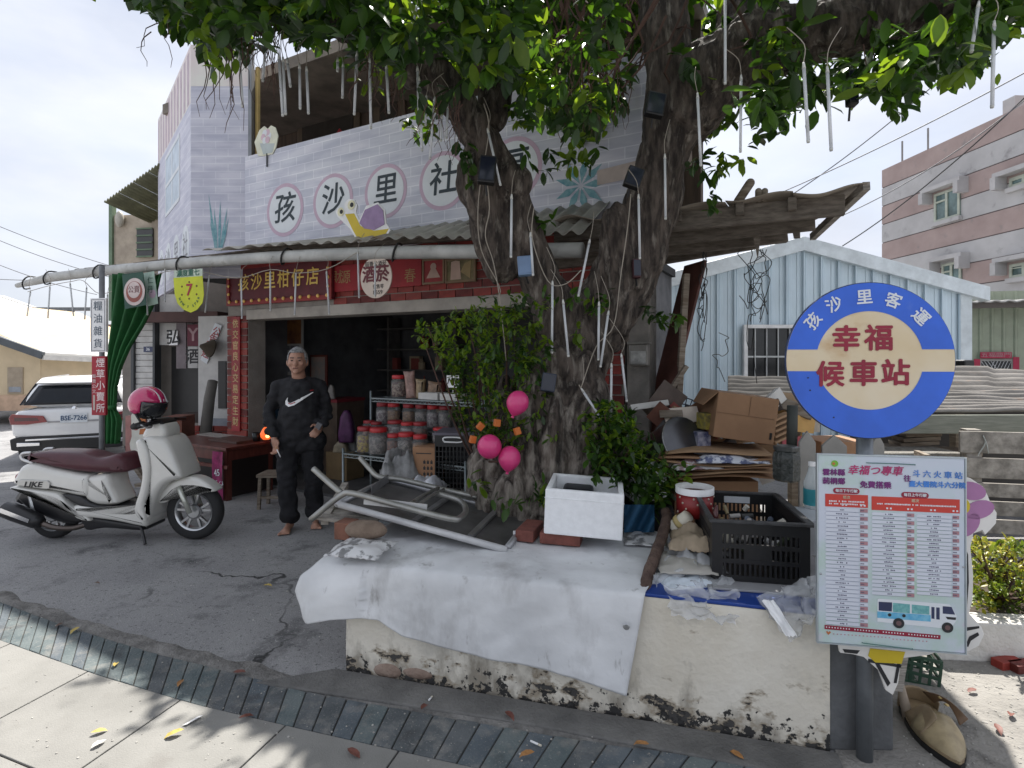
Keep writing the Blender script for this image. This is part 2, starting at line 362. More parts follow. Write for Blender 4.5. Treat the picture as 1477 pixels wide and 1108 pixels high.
# sidewalk slabs on the near side, radial joints
side = MB(); m_ = len(near)
outer = [p + Vector((.1, -3.5, 0)) for p in near]
side.add([p + Vector((0, 0, .002)) for p in near] + [p + Vector((0, 0, .002)) for p in outer], [(m_ + i, m_ + i + 1, i + 1, i) for i in range(m_ - 1)])
sw = tag(side.build('sidewalk', M_('joint_dark', (.05, .048, .045), .95)), kind='structure')
cuts = [0, .09, .25, .40, .535, .66, .80, .9, 1.0]
for i in range(len(cuts) - 1):
    for r0, r1 in ((.0, .5), (.5, 1.15), (1.15, 2.2)):
        g = .004; a, b = dn[-1] * cuts[i] + g, dn[-1] * cuts[i + 1] - g
        ks = [a + (b - a) * t / 4 for t in range(5)]
        dirv = Vector((-.30, -1, 0)).normalized()
        inn = [along(near, dn, k) + dirv * (r0 + g) for k in ks]; out = [along(near, dn, k) + dirv * (r1 - g) for k in ks]
        mb = MB(); v = [(p.x, p.y, .011) for p in inn] + [(p.x, p.y, .011) for p in out] + [(p.x, p.y, .003) for p in inn] + [(p.x, p.y, .003) for p in out]
        f = [(5 + j, 6 + j, 1 + j, j) for j in range(4)] + [(j, j + 1, 11 + j, 10 + j) for j in range(4)] + [(15 + j, 16 + j, 6 + j, 5 + j) for j in range(4)] + [(0, 10, 15, 5), (4, 9, 19, 14)]
        mb.add(v, f); mb.build('paving_slab', walk, sw, bev=.003)
# rough broken cement strip between band and yard, and the cement yard at right of the planter
mb = MB(); N = 70
rowa, rowb, rowc = [], [], []
for i in range(N + 1):
    p = along(far, df, df[-1] * i / N); w = .07 + .05 * noise.noise((i * .35, 0, 0)) + .03 * noise.noise((i * 1.3, 5, 0))
    if i > 42: w += .06
    rowa.append((p.x, p.y + .004, .003)); rowb.append((p.x + .01, p.y + w * .5, .014 + .005 * noise.noise((i * .8, 9, 0)))); rowc.append((p.x + .02, p.y + w + .03, .002))
mb.add(rowa + rowb + rowc, [(j, j + 1, N + 2 + j, N + 1 + j) for j in range(N)] + [(N + 1 + j, N + 2 + j, 2 * N + 3 + j, 2 * N + 2 + j) for j in range(N)])
rough = M_('broken_cement', (.12, .115, .108), .95, col2=(.26, .25, .235), scale=9, bump=.8, bscale=60, detail=9)
tag(mb.build('cement_strip', rough, smooth=True), kind='structure')
WO = G(500, 968); WU = (G(1197, 1085) - G(500, 968)).normalized(); WL = (G(1197, 1085) - G(500, 968)).length
WF = frame(WO, WU)                       # planter front: x along the wall, y up, z towards the street
WN = WF.to_3x3() @ Vector((0, 0, 1))
yard = MB()
def wp(a, b, c): return WF @ Vector((a, b, c))
yd = [wp(WL + .02, 0, .35), wp(WL + 3.8, 0, .9), wp(WL + 4.5, 0, -2.6), wp(WL + .02, 0, -2.2)]
yard.add([(p.x, p.y, .006) for p in yd], [(0, 1, 2, 3)])
tag(yard.build('cement_yard', sand), kind='structure')
apron = MB(); ap = [wp(-.05, 0, .02), wp(WL + .02, 0, .02), wp(WL + .02, 0, .19), wp(.9, 0, .17), wp(-.35, 0, .22)]
apron.add([(p.x, p.y, .018) for p in ap] + [(p.x, p.y, 0.001) for p in ap], [(0, 1, 2, 3, 4), (5, 6, 1, 0), (6, 7, 2, 1), (7, 8, 3, 2), (8, 9, 4, 3), (9, 5, 0, 4)])
tag(apron.build('cement_footing', M_('dark_cement', (.10, .098, .094), .93, col2=(.19, .185, .175), scale=4, bump=.5, bscale=80, detail=9), bev=.006), kind='structure')
# ================================================================== PLANTER
PH = .53
cream = M_('cream_paint', (.66, .61, .51), .85, col2=(.76, .72, .63), scale=2.5, bump=.25, bscale=45)
add_stain(cream, (.43, .41, .36), 3, .55, .75)
add_stain(cream, (.30, .27, .22), 5, .66, .8, zmax=.35, zsoft=.3, k=.2, stretch=(1, 1, .5))
add_stain(cream, (.34, .29, .22), 8.5, .68, .75, zmax=.32, zsoft=.36, stretch=(.9, .9, 1.5), k=.275)
add_stain(cream, (.06, .057, .054), 8.5, .745, .765, zmax=.31, zsoft=.36, stretch=(.9, .9, 1.5), bump=.9, k=.26)
add_stain(cream, (.035, .034, .033), 22, .80, .82, zmax=.26, zsoft=.25, bump=.6, k=.30)
pl = thing('planter', 'cream painted concrete planter box with flaking paint around the big tree', 'planter', WO)
pd = 2.5
for (a0, a1, c0, c1) in ((0, WL, -.13, 0), (0, .13, -pd, -.132), (WL - .13, WL, -pd, -.132), (.132, WL - .132, -pd, -pd + .13)):
    mb = MB(); n = 24 if a1 - a0 > 1 else 3
    vs = []
    # front face gets slightly uneven plaster
    if c1 == 0:
        nu, nv = 90, 24
        mb.grid(nu, nv, lambda u, v: wp(u * WL, v * PH, .006 * noise.noise((u * 7, v * 2.5, 3)) + .003 * noise.noise((u * 23, v * 8, 1)) + (.012 * max(0, .25 - u * 2) if u < .12 else 0)))
        mb.add([wp(0, 0, c0), wp(WL, 0, c0), wp(WL, PH, c0), wp(0, PH, c0), wp(0, 0, 0), wp(WL, 0, 0), wp(WL, PH, 0), wp(0, PH, 0)], [(0, 1, 2, 3), (0, 3, 7, 4), (1, 5, 6, 2), (3, 2, 6, 7)])
    else: mb.b2(a0, a1, 0, PH, c0, c1, WF)
    mb.build('wall', cream, pl, smooth=(c1 == 0))
blue = M_('blue_tile', (.010, .045, .24), .4)
x0 = hit(940, 870, WF)[0]
mb = MB(); mb.b2(x0 - .12, WL, PH + .001, PH + .016, -.135, .004, WF); mb.build('rim', blue, pl, bev=.004)
mb = MB(); mb.b2(-.004, x0 - .125, PH + .001, PH + .012, -.135, .002, WF); mb.build('rim', cream, pl)
soil = M_('soil', (.045, .035, .026), .95, col2=(.09, .07, .05), scale=9, bump=.8, bscale=30)
mb = MB(); mb.grid(30, 30, lambda u, v: wp(.12 + u * (WL - .24), PH - .02 + .02 * noise.noise((u * 8, v * 8, 0)), -.12 - v * (pd - .2))); mb.build('soil', soil, pl, smooth=True)
stone_m = M_('rubble_stone', (.22, .155, .12), .9, col2=(.34, .26, .21), scale=9, bump=.5)
for (px, py, w, h) in ((558, 968, .085, .042), (602, 972, .085, .028)):
    a, b = hit(px, py, WF)
    mb = MB(); mb.ell(wp(a, b, -.012), (w, .028, h), WF.to_3x3() @ Matrix.Rotation(math.radians(-90), 3, 'X') if False else Matrix.Rotation(math.atan2(WU.y, WU.x), 3, 'Z'), 14, 8)
    mb.build('rubble_stone', stone_m, pl, smooth=True)
# ================================================================== SHOP BUILDING
Q0 = P(345, 515, 6.8); FU = Vector((1482, -800, 0)).normalized()
FF = frame((Q0.x, Q0.y, 0), FU)
def fx(px, py=515, c=0): return hit(px, py, FF, c)
def fp(a, b, c): return FF @ Vector((a, b, c))
SH = thing('shop_building', 'old brick grocery shop with open dark front and printed panels above', 'building', fp(0, 0, 0))
brickm = [M_('red_brick_paint', (.25, .030, .020), .6, var=.25, scale=9, bump=.2), M_('red_brick_dark', (.135, .018, .014), .65, var=.3, scale=9, bump=.2), M_('red_brick_light', (.25, .035, .024), .6, var=.2, scale=9, bump=.2)]
mortar = M_('mortar', (.30, .27, .24), .9, bump=.3)
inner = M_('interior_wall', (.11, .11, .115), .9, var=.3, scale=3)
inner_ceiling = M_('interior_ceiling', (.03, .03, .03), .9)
aL = fx(328)[0]; aR = fx(905)[0]; pil = fx(357)[0]
# interior shell
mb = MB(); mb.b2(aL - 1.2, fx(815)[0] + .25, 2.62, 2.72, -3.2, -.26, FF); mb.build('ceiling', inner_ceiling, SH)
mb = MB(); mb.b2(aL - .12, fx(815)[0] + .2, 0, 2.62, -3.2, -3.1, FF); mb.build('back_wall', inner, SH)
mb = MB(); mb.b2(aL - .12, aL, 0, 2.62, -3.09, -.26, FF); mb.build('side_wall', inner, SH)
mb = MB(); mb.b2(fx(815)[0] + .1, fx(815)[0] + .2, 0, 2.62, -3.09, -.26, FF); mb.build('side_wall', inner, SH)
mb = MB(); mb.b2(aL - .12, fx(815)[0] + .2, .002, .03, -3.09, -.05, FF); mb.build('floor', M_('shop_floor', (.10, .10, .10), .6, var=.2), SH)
# lintel
lb0 = 2.02; lb1 = 2.80
mb = MB(); mb.b2(aL, aR, lb0 + .10, lb1, -.25, -.012, FF); mb.build('lintel', mortar, SH)
mb = MB(); mb.b2(pil + .001, aR - .001, lb0 - .02, lb0 + .098, -.25, .02, FF); mb.build('door_beam', M_('beam_paint', (.36, .33, .29), .8, var=.25, scale=3), SH, bev=.006)
cache = {}
def brick(a, b, c, w, h, parent, fr, mats=brickm, d=.03):
    key = (round(w, 2), round(h, 3)); k = random.randrange(len(mats))
    if (key, k) not in cache:
        mbb = MB(); mbb.box((0, 0, 0), (w, h, d)); me = mbb.mesh('brick', mats[k])
        bm = bmesh.new(); bm.from_mesh(me); bmesh.ops.recalc_face_normals(bm, faces=bm.faces); bm.to_mesh(me); bm.free(); cache[(key, k)] = me
    return link('brick', cache[(key, k)], parent, fr=fr @ Matrix.Translation((a + random.uniform(-.001, .001), b, c + random.uniform(-.003, .003))))
y = lb0 + .135; r = 0
while y < lb1 - .05:
    a = aL + .115 - (.1 if r % 2 else 0)
    while a < aR - .08:
        if a - .1 > fx(470)[0] or y > 3: brick(a, y, -.012, .188, .07, SH, FF)
        a += .2
    y += .082; r += 1
# left pillar
mb = MB(); mb.b2(aL, pil, 0, lb0 + .098, -.25, -.012, FF); mb.build('pillar', mortar, SH)
y = .05; r = 0
while y < lb0 + .05:
    pw = pil - aL
    if r % 2: brick(aL + pw / 2, y, -.008, pw - .012, .07, SH, FF)
    else:
        brick(aL + pw * .25, y, -.008, pw * .5 - .012, .07, SH, FF); brick(aL + pw * .75, y, -.008, pw * .5 - .012, .07, SH, FF)
    y += .082; r += 1
# right brick pier, concrete post
pa0, pa1 = fx(815)[0], fx(900)[0]
mb = MB(); mb.b2(pa0, pa1, 0, lb0 - .022, -.25, -.012, FF); mb.build('pillar', mortar, SH)
y = .05; r = 0
while y < lb0 - .06:
    a = pa0 + .1 - (.1 if r % 2 else 0)
    while a < pa1 + .04:
        lo, hi = max(a - .094, pa0), min(a + .094, pa1)
        if hi - lo > .03: brick((lo + hi) / 2, y, -.008, hi - lo, .07, SH, FF)
        a += .2
    y += .082; r += 1
mb = MB(); a0, a1 = fx(906)[0], fx(938)[0]; mb.b2(a0, a1, 0, 2.35, -.2, .03, FF); mb.build('concrete_post', M_('post_concrete', (.20, .185, .165), .9, var=.3, scale=5, bump=.3), SH, bev=.008)
# upper storey: recessed loggia behind the billboard
brown = M_('brown_boarding', (.05, .034, .026), .8, col2=(.10, .07, .05), scale=3, stretch=(6, 6, .6))
mb = MB(); mb.b2(fx(362)[0] - 3, aR + .3, 2.80, 5.05, -1.75, -1.6, FF); mb.build('loggia_wall', brown, SH)
mb = MB(); mb.b2(fx(362)[0] - 2.3, aR + .35, 5.06, 5.2, -2.2, -.26, FF); mb.build('roof', M_('roof_sheet', (.19, .16, .13), .7, var=.3, scale=3), SH)
mb = MB(); mb.b2(fx(365)[0], fx(369)[0], 2.8, 5.05, -.06, -.03, FF); mb.build('door_frame', M_('yellow_wood', (.50, .36, .14), .6), SH)
for (px0, px1, py0, py1, m) in ((430, 520, 140, 225, M_('loggia_door', (.10, .075, .05), .5)), (540, 585, 110, 200, M_('loggia_door', (.1, .1, .1)))):
    a0, b0 = hit(px0, py1, FF, -1.58); a1, b1 = hit(px1, py0, FF, -1.58); b0 = 2.82
    mb = MB(); mb.b2(a0, a1, b0, b1, -1.6, -1.56, FF); d = mb.build('door', m, SH, bev=.01)
    mb = MB(); mb.b2(a0 + .12, a1 - .12, b0 + .95, b1 - .15, -1.57, -1.55, FF); mb.build('pane', M_('dark_pane', (.05, .045, .04), .15), d)
for (px, py, w, h) in ((612, 172, .13, .5), (715, 140, .13, .7)):
    a, b = hit(px, py, FF, -1.55)
    mb = MB(); mb.b2(a - w / 2, a + w / 2, b - h / 2, b + h / 2, -1.55, -1.54, FF); tag(mb.build('couplet', redp), 'narrow red paper couplet %s on the upper storey wall' % ('left, behind the light tubes' if px < 650 else 'right, beside the leaning limb'), 'couplet')
a, b = hit(487, 200, FF, -1.5); mb = MB(); mb.prism([(a - .16, b), (a, b - .16), (a + .16, b), (a, b + .16)], -1.55, -1.53, FF); tag(mb.build('paper_diamond', redp), 'red paper diamond on the upper storey door', 'paper sign')
# ---- printed panels
def brickprint(name, c1, c2, mc, w=.27, h=.095, rot=None):
    m = M_(name, c1, .55); t, b = nodes(m)
    tcn = t.nodes.new('ShaderNodeTexCoord'); bt = t.nodes.new('ShaderNodeTexBrick'); bt.inputs['Scale'].default_value = 1
    bt.inputs['Brick Width'].default_value = w; bt.inputs['Row Height'].default_value = h; bt.inputs['Mortar Size'].default_value = .006; bt.inputs['Mortar Smooth'].default_value = .5
    bt.inputs['Color1'].default_value = (*c1, 1); bt.inputs['Color2'].default_value = (*c2, 1); bt.inputs['Mortar'].default_value = (*mc, 1); bt.inputs['Bias'].default_value = -.2
    n = t.nodes.new('ShaderNodeTexNoise'); n.inputs['Scale'].default_value = 2.5; n.inputs['Detail'].default_value = 8
    mpn = t.nodes.new('ShaderNodeMapping'); mpn.inputs['Scale'].default_value = (.7, 3.5, 1)
    t.links.new(tcn.outputs['Object'], bt.inputs['Vector']); t.links.new(tcn.outputs['Object'], mpn.inputs['Vector']); t.links.new(mpn.outputs['Vector'], n.inputs['Vector'])
    r = t.nodes.new('ShaderNodeValToRGB'); r.color_ramp.elements[0].position = .38; r.color_ramp.elements[0].color = (.72, .73, .79, 1); r.color_ramp.elements[1].position = .6; r.color_ramp.elements[1].color = (1.0, 1.0, 1.0, 1)
    t.links.new(n.outputs['Fac'], r.inputs['Fac'])
    mu = t.nodes.new('ShaderNodeMixRGB'); mu.blend_type = 'MULTIPLY'; mu.inputs['Fac'].default_value = .8
    t.links.new(bt.outputs['Color'], mu.inputs['Color1']); t.links.new(r.outputs['Color'], mu.inputs['Color2']); t.links.new(mu.outputs['Color'], b.inputs['Base Color'])
    return m
bprint = brickprint('brick_print', (.62, .63, .70), (.70, .69, .76), (.82, .82, .87))
pinkp = M_('pink_ring_print', (.55, .40, .50), .55, var=.05)
whitep = M_('white_print', (.70, .73, .76), .55, var=.04)
teal = M_('teal_print', (.10, .28, .34), .55, col2=(.28, .46, .50), scale=18)
inkp = M_('char_print', (.025, .04, .05), .6, var=.05)
a0 = fx(360)[0]; a1 = fx(972)[0]
BB = thing('billboard', 'long lavender brick print billboard with ringed black characters above the awning', 'billboard', fp(a0, 2.8, 0))
PF = FF @ Matrix.Translation((0, 0, .06))
mb = MB(); mb.b2(a0, a1, 2.66, 3.95, -.03, 0); mb.build('panel', bprint, BB, fr=PF)
def disc(a, b, r, c, n=40, ry=None): return [(a + r * math.cos(2 * math.pi * i / n), b + (ry or r) * math.sin(2 * math.pi * i / n)) for i in range(n)]
def flat(name, pts, c0, c1, fr, mat, parent, bev=0):
    mb = MB(); mb.prism(pts, c0, c1); return mb.build(name, mat, parent, fr=fr, bev=bev)
for ch, px, py, rr in zip('孩沙里社區', (411, 480, 556, 639, 741), (303, 290, 276, 261, 243), (38, 39, 39, 42, 45)):
    a, b = hit(px, py, FF, .06); d = (FF @ Vector((a, b, 0))).y; r = rr / 800 * d
    flat('ring', disc(a, b, r, 0), .0015, .003, PF, pinkp, BB); flat('disc', disc(a, b, r * .86, 0), .0035, .005, PF, whitep, BB)
    text(ch, r * 1.18, PF, a, b, inkp, BB, c=.007, bold=.012, shear=.08)
# teal succulent print and beige ribbon at right end of the billboard
a, b = hit(838, 268, FF, .06)
for k in range(9):
    t = k * .7; pts = [(a + .02 * math.cos(t), b + .02 * math.sin(t)), (a + .13 * math.cos(t - .25), b + .13 * math.sin(t - .25)), (a + .24 * math.cos(t), b + .24 * math.sin(t)), (a + .13 * math.cos(t + .25), b + .13 * math.sin(t + .25))]
    flat('succulent_leaf', pts, .0015 + k * .0006, .0018 + k * .0006, PF, teal, BB)
aa, b1 = hit(862, 262, FF, .06)[0], b
flat('ribbon', [(aa, b - .02), (aa + .75, b + .02), (aa + .75, b + .16), (aa, b + .1)], .009, .0095, PF, M_('beige_print', (.5, .42, .38), .6), BB)
# snail cut-out on the gutter
SN = thing('snail_cutout', 'yellow snail cut-out with purple shell standing on the awning edge', 'cutout', P(530, 345, 5.1))
SF = frame(P(526, 345, 5.12), FU)
def sp(pts, dz=5.12): return [hit(x, y, SF) for x, y in pts]
yel = M_('yellow_print', (.62, .46, .02), .5, var=.06); pur = M_('purple_print', (.30, .20, .36), .5, var=.15, scale=10)
outl = [(484, 305), (487, 300), (497, 304), (497, 293), (503, 287), (511, 288), (515, 296), (513, 306), (518, 318), (528, 297), (545, 292), (555, 303), (557, 322), (563, 332), (555, 345), (516, 350), (505, 330), (487, 313)]
flat('board', sp(outl), -.012, 0, SF, white, SN)
flat('body', sp([(498, 309), (511, 308), (520, 326), (540, 333), (561, 330), (553, 343), (518, 348), (508, 330)]), .001, .003, SF, yel, SN)
flat('shell', sp([(519, 322), (527, 303), (545, 295), (553, 304), (555, 324), (540, 332), (526, 330)]), .004, .007, SF, pur, SN)
for (px, py, r) in ((492, 306, 6.5), (507, 296, 7)):
    a, b = hit(px, py, SF); k = 5.12 / 800
    flat('eye', disc(a, b, r * k, 0, 20), .004, .006, SF, M_('eye_white', (.75, .72, .5), .5), SN); flat('pupil', disc(a + .01, b, r * k * .5, 0, 14), .0065, .008, SF, ink, SN)
# flower pot cut-out in the loggia corner
FPC = thing('flower_cutout', 'white cut-out of a pale flower bunch in the upper opening', 'cutout', P(385, 222, 6.5))
CF = frame(P(385, 203, 6.45), FU)
flat('board', [hit(x, y, CF) for x, y in ((372, 225), (367, 205), (374, 188), (381, 182), (386, 186), (391, 181), (397, 184), (401, 196), (398, 212), (393, 222), (380, 225))], -.01, 0, CF, M_('cream_print', (.68, .68, .55), .6), FPC)
a, b = hit(384, 197, CF)
for k in range(6):
    t = k * 1.05; flat('petal', disc(a + .05 * math.cos(t), b + .05 * math.sin(t), .04, 0, 12), .001, .002 + .0004 * k, CF, M_('pink_petal', (.62, .45, .52), .6) if k % 2 else whitep, FPC)
flat('pot', [hit(x, y, CF) for x, y in ((375, 207), (396, 207), (393, 220), (380, 223))], .001, .002, CF, M_('grey_print', (.45, .5, .5), .6), FPC)
mb = MB(); mb.cap(hit(385, 222, CF) + (0,), hit(385, 240, CF) + (0,), .008); mb.build('stick', black, FPC, fr=CF)
# middle printed panel (faces the street) and the left printed side wall
dM = P(360, 515, 6.68)
MF = frame((P(275, 515, 6.66).x, 6.66, 0), (1, 0, 0))
MPN = thing('printed_wall', 'tall printed brick panel with teal snake plant beside the billboard', 'printed wall', MF.to_translation() + Vector((0, 0, 2.6)))
mw = hit(359, 300, MF)[0]
mprint = brickprint('brick_print_grey', (.58, .58, .67), (.64, .63, .71), (.72, .72, .78), .30, .09)
mb = MB(); mb.b2(0, mw, 2.5, 4.80, -.05, 0); mb.build('panel', mprint, MPN, fr=MF)
mb = MB(); mb.b2(0, mw, 4.802, 5.3, -.05, 0); mb.build('panel', M_('cream_cloud_print', (.72, .62, .62), .6, col2=(.75, .73, .68), scale=1.6), MPN, fr=MF)
mb = MB(); mb.b2(mw, mw + .04, 2.5, 5.3, -.06, .02); mb.build('trim', M_('trim_grey', (.24, .25, .27), .5, .3), MPN, fr=MF)
for k, (x0, y0, x1, y1) in enumerate(((311, 362, 301, 280), (313, 362, 309, 300), (316, 362, 318, 290), (318, 362, 328, 300), (314, 362, 303, 320), (319, 362, 330, 315))):
    p, q = Vector(hit(x0, y0, MF)), Vector(hit(x1, y1, MF)); d = (q - p); nrm = Vector((-d.y, d.x)).normalized() * .017
    flat('snake_plant_leaf', [p - nrm * .5, p + d * .45 - nrm, q, p + d * .45 + nrm, p + nrm * .5], .001 + .001 * k, .0015 + .001 * k, MF, teal, MPN)
ld = Vector((80 - CX, 800, 0)).normalized(); LF = frame(MF.to_translation() + ld * 2.74, -ld)
LPN = thing('printed_wall', 'printed side wall with striped awning and window picture left of the shop', 'printed wall', LF.to_translation() + Vector((0, 0, 2.6)))
mb = MB(); mb.b2(0, 2.74, 2.5, 4.60, -.05, 0); mb.build('panel', mprint, LPN, fr=LF)
mb = MB(); mb.b2(0, 2.74, 4.602, 5.3, -.05, 0); mb.build('panel', M_('cream_cloud_print', (.7, .7, .7)), LPN, fr=LF)
for k in range(11):
    flat('awning_stripe', [(k * .25 + .02, 4.62), (k * .25 + .14, 4.62), (k * .25 + .14, 5.25), (k * .25 + .02, 5.25)], .001, .002, LF, M_('mauve_print', (.50, .40, .45), .6), LPN)
(wa0, wb0), (wa1, wb1) = hit(239, 312, LF), hit(259, 195, LF)
wb0 += .0; flat('window_print', [(wa0, wb0), (wa1, wb0), (wa1, wb1), (wa0, wb1)], .001, .002, LF, M_('window_blue_print', (.52, .60, .68), .5), LPN)
for k in range(3): x = lerp(wa0, wa1, k / 2); flat('window_bar', [(x - .03, wb0), (x + .03, wb0), (x + .03, wb1), (x - .03, wb1)], .003, .004, LF, whitep, LPN)
for k in range(3): y = lerp(wb0, wb1, k / 2); flat('window_bar', [(wa0, y - .025), (wa1, y - .025), (wa1, y + .025), (wa0, y + .025)], .005, .006, LF, whitep, LPN)
for k in range(4): flat('disc', disc(.35 + k * .68, 2.92, .27, 0), .001, .002, LF, whitep, LPN)
for k, ch in enumerate('孩沙里社'): text(ch, .34, LF, .35 + k * .68, 2.92, M_('grey_char', (.3, .3, .32), .6), LPN, c=.004)
# ================================================================== AWNING AND GUTTER
gp = [(25, 412, 7.3), (50, 406, 7.15), (75, 400, 7.0), (125, 394, 6.75), (180, 388, 6.5), (270, 380, 6.0), (380, 372, 5.5), (460, 368, 5.15), (540, 365, 4.9), (620, 363.5, 4.62), (690, 363, 4.4), (760, 362, 4.15), (840, 361, 3.95)]
gpts = [P(*p) for p in gp]
pvc = M_('pvc_pipe', (.42, .42, .40), .5, var=.18, scale=4, bump=.1); add_stain(pvc, (.22, .20, .17), 6, .58, .78)
AW = thing('awning', 'corrugated metal awning with a long sagging grey gutter pipe over the shop front', 'awning', fp(0, 2.7, 0))
mb = MB(); mb.tube(gpts, [.03, .048] + [.057] * 11, 14); gutter = mb.build('gutter_pipe', pvc, AW, smooth=True)
mb = MB()
for x in (0.6, 1.8, 3.3, 4.9, 6.4, 8.4, 10.2):
    i = int(x); p = gpts[i].lerp(gpts[i + 1], x - i); d = (gpts[i + 1] - gpts[i]).normalized()
    mb = MB(); mb.tube(smooth_path([p + Vector((0, .1, .085)) + d * .04, p + Vector((0, -.02, .075)) + d * .03, p + Vector((0, -.078, .0)), p + Vector((0, -.03, -.075)) - d * .03, p + Vector((0, .07, -.05)) - d * .05], 3), .009, 6); mb.build('pipe_strap', M_('rubber_black', (.03, .03, .03), .7), AW, smooth=True)
sheet_m = M_('awning_sheet', (.40, .38, .34), .6, .3, var=.25, scale=3, bump=.15); add_stain(sheet_m, (.20, .13, .085), 3, .56, .74)
# corrugated sheets from the gutter up to the panel foot, one piece per sheet width
def gut(t):
    x = t * (len(gpts) - 1); i = min(int(x), len(gpts) - 2); return gpts[i].lerp(gpts[i + 1], x - i)
for k in range(8):
    t0, t1 = .10 + k * .1125, .10 + (k + 1) * .1125 - .0005
    mb = MB(); nu = 48
    def fn(u, v, t0=t0, t1=t1, k=k):
        p = gut(lerp(t0, t1, u)); q = FF.inverted() @ p; base = fp(q.x, 2.82, .04)
        f = p + Vector((0, -.05 if t0 > .4 else .04, (.105 if t0 > .4 else .05) + .006 * (k % 2))); w = f.lerp(base, v); w.z += .016 * math.sin(u * math.pi * 10) + .004 * (k % 2); return w
    mb.grid(nu, 3, fn); mb.build('roof_sheet', sheet_m, AW, smooth=True, solid=.004)
# purlins below
wd = M_('dark_timber', (.085, .07, .055), .85, col2=(.17, .145, .12), scale=5, stretch=(2, 2, 10), bump=.3)
for off, dz in ((.35, -.045), (.75, -.03)):
    pts = []
    for t in (.12, .35, .6, .85):
        p = gut(t); q = FF.inverted() @ p; base = fp(q.x, 2.82, .04); w = (p + Vector((0, -.05, .09))).lerp(base, off); w.z += dz; pts.append(w)
    mb = MB()
    for a, b in zip(pts, pts[1:]): mb.bar(a, b, .05, .06)
    mb.build('purlin', wd, AW)
# ---- timber eave on the right, carrying rusty sheets
EV = thing('timber_eave', 'old timber eave with rusty corrugated sheets jutting out right of the trunk', 'eave', fp(fx(985)[0], 2.6, 0))
EF = frame((0, 0, 0), FU)
eA, eB = P(800, 318, 4.2), P(1252, 268, 3.35)
ed = (eB - eA); back = -(FF.to_3x3() @ Vector((0, 0, 1)))
for k in range(5):
    t0, t1 = k / 5, (k + 1) / 5 - .001
    mb = MB()
    def fn(u, v, t0=t0, t1=t1, k=k):
        t = lerp(t0, t1, u); p = eA + ed * t; w = p + back * (v * (1.5 if k < 4 else 1.5 - .95 * u * 1.0)) + Vector((0, 0, .10 * v + .018 * math.sin(t * 26 * math.pi / 3) + .02 * noise.noise((t * 9, 0, 0)))); w.z += .01 * k % .02
        return w
    mb.grid(16, 4, fn); mb.build('roof_sheet', M_('rust_sheet', (.20, .165, .13), .75, .1, col2=(.33, .29, .24), scale=4, bump=.2), EV, smooth=True, solid=.006)
for (pa, pb, w, h) in (((800, 338, 4.25), (1218, 296, 3.52), .05, .13), ((800, 362, 4.4), (1175, 322, 3.85), .05, .10), ((800, 381, 4.55), (1135, 341, 4.2), .06, .09), ((900, 385, 4.75), (1090, 353, 4.5), .06, .07)):
    mb = MB(); mb.bar(P(*pa), P(*pb), w, h); mb.build('beam', wd, EV, bev=.004)
for px, d in ((1000, 4.2), (1090, 4.05), (1160, 3.9)):
    p = eA + ed * ((px - 800) / 452); mb = MB(); mb.bar(p + Vector((0, 0, -.05)) - back * -.03, p + back * 1.4 + Vector((0, 0, .02)), .05, .08); mb.build('rafter', wd, EV, bev=.004)
mb = MB(); mb.bar(P(1250, 268, 3.37), P(1172, 342, 4.3), .04, .05); mb.build('edge_board', greywood, EV)
mb = MB(); mb.add([P(1085, 335, 4.0), P(1098, 335, 4.0), P(1093, 375, 4.0), P(1085, 335, 4.12), P(1098, 335, 4.12), P(1093, 375, 4.12)], [(0, 1, 2), (3, 5, 4), (0, 2, 5, 3), (1, 4, 5, 2), (0, 3, 4, 1)]); mb.build('bracket', wd, EV)
for i, (x0, y0, x1, y1, r) in enumerate(((1065, 290, 1082, 264, .03), (1094, 288, 1094, 276, .022), (1101, 288, 1103, 276, .022))):
    mb = MB(); mb.cap(P(x0, y0, 3.75), P(x1, y1, 3.75), r); tag(mb.build('log_stub', wood, smooth=True), ('short leaning log', 'first upright stub', 'second upright stub')[i] + ' resting on the timber eave against the sky', 'log')
# post under the eave behind trunk and dangling loose wires
mb = MB(); mb.bar(P(990, 395, 4.3), P(975, 640, 4.3), .045, .05); tag(mb.build('timber_post', wood, bev=.004), 'slim timber post leaning under the eave right of the tree trunk', 'post')
mb = MB(); mb.bar(P(1003, 300 + 80, 4.5), P(938, 640, 4.4), .3, .02); tag(mb.build('red_board', M_('red_brown_board', (.10, .035, .025), .6, var=.3)), 'dark red board leaning behind the meter post', 'board')
mb = MB(); a = P(985, 515, 4.2); mb.bar(P(962, 570, 4.15), P(990, 528, 4.15), .05, .03); tag(mb.build('stick', wood), 'broken stick poking out beside the timber post', 'stick')
def wires(label, px, y0, y1, n, d, spread, loop):
    t = thing('loose_wire', label, 'wire', P(px, y0, d))
    for i in range(n):
        x = px + random.uniform(-1, 1) * spread; pts = []
        for k in range(12):
            f = k / 11; pts.append(P(x + random.uniform(-1, 1) * 5 + loop * math.sin(f * 7 + i * 2), lerp(y0, lerp(y0, y1, random.uniform(.6, 1)), f), d + .05 * math.sin(f * 5 + i)))
        mb = MB(); mb.tube(smooth_path(pts, 3), .0032, 5); mb.build('strand', M_('rubber_black', (.03, .03, .03)), t, smooth=True)
wires('bundle of loose black wires hanging left of the eave bracket', 1018, 360, 520, 4, 4.3, 6, 3)
wires('tangle of looped black wires hanging below the eave bracket', 1093, 360, 470, 6, 4.1, 14, 14)
wires('single thin wire dangling over the barred window of the metal house', 1086, 400, 565, 1, 4.4, 1, 4)
wires('thin wire curling down the pale metal wall', 1035, 480, 560, 1, 4.6, 8, 10)
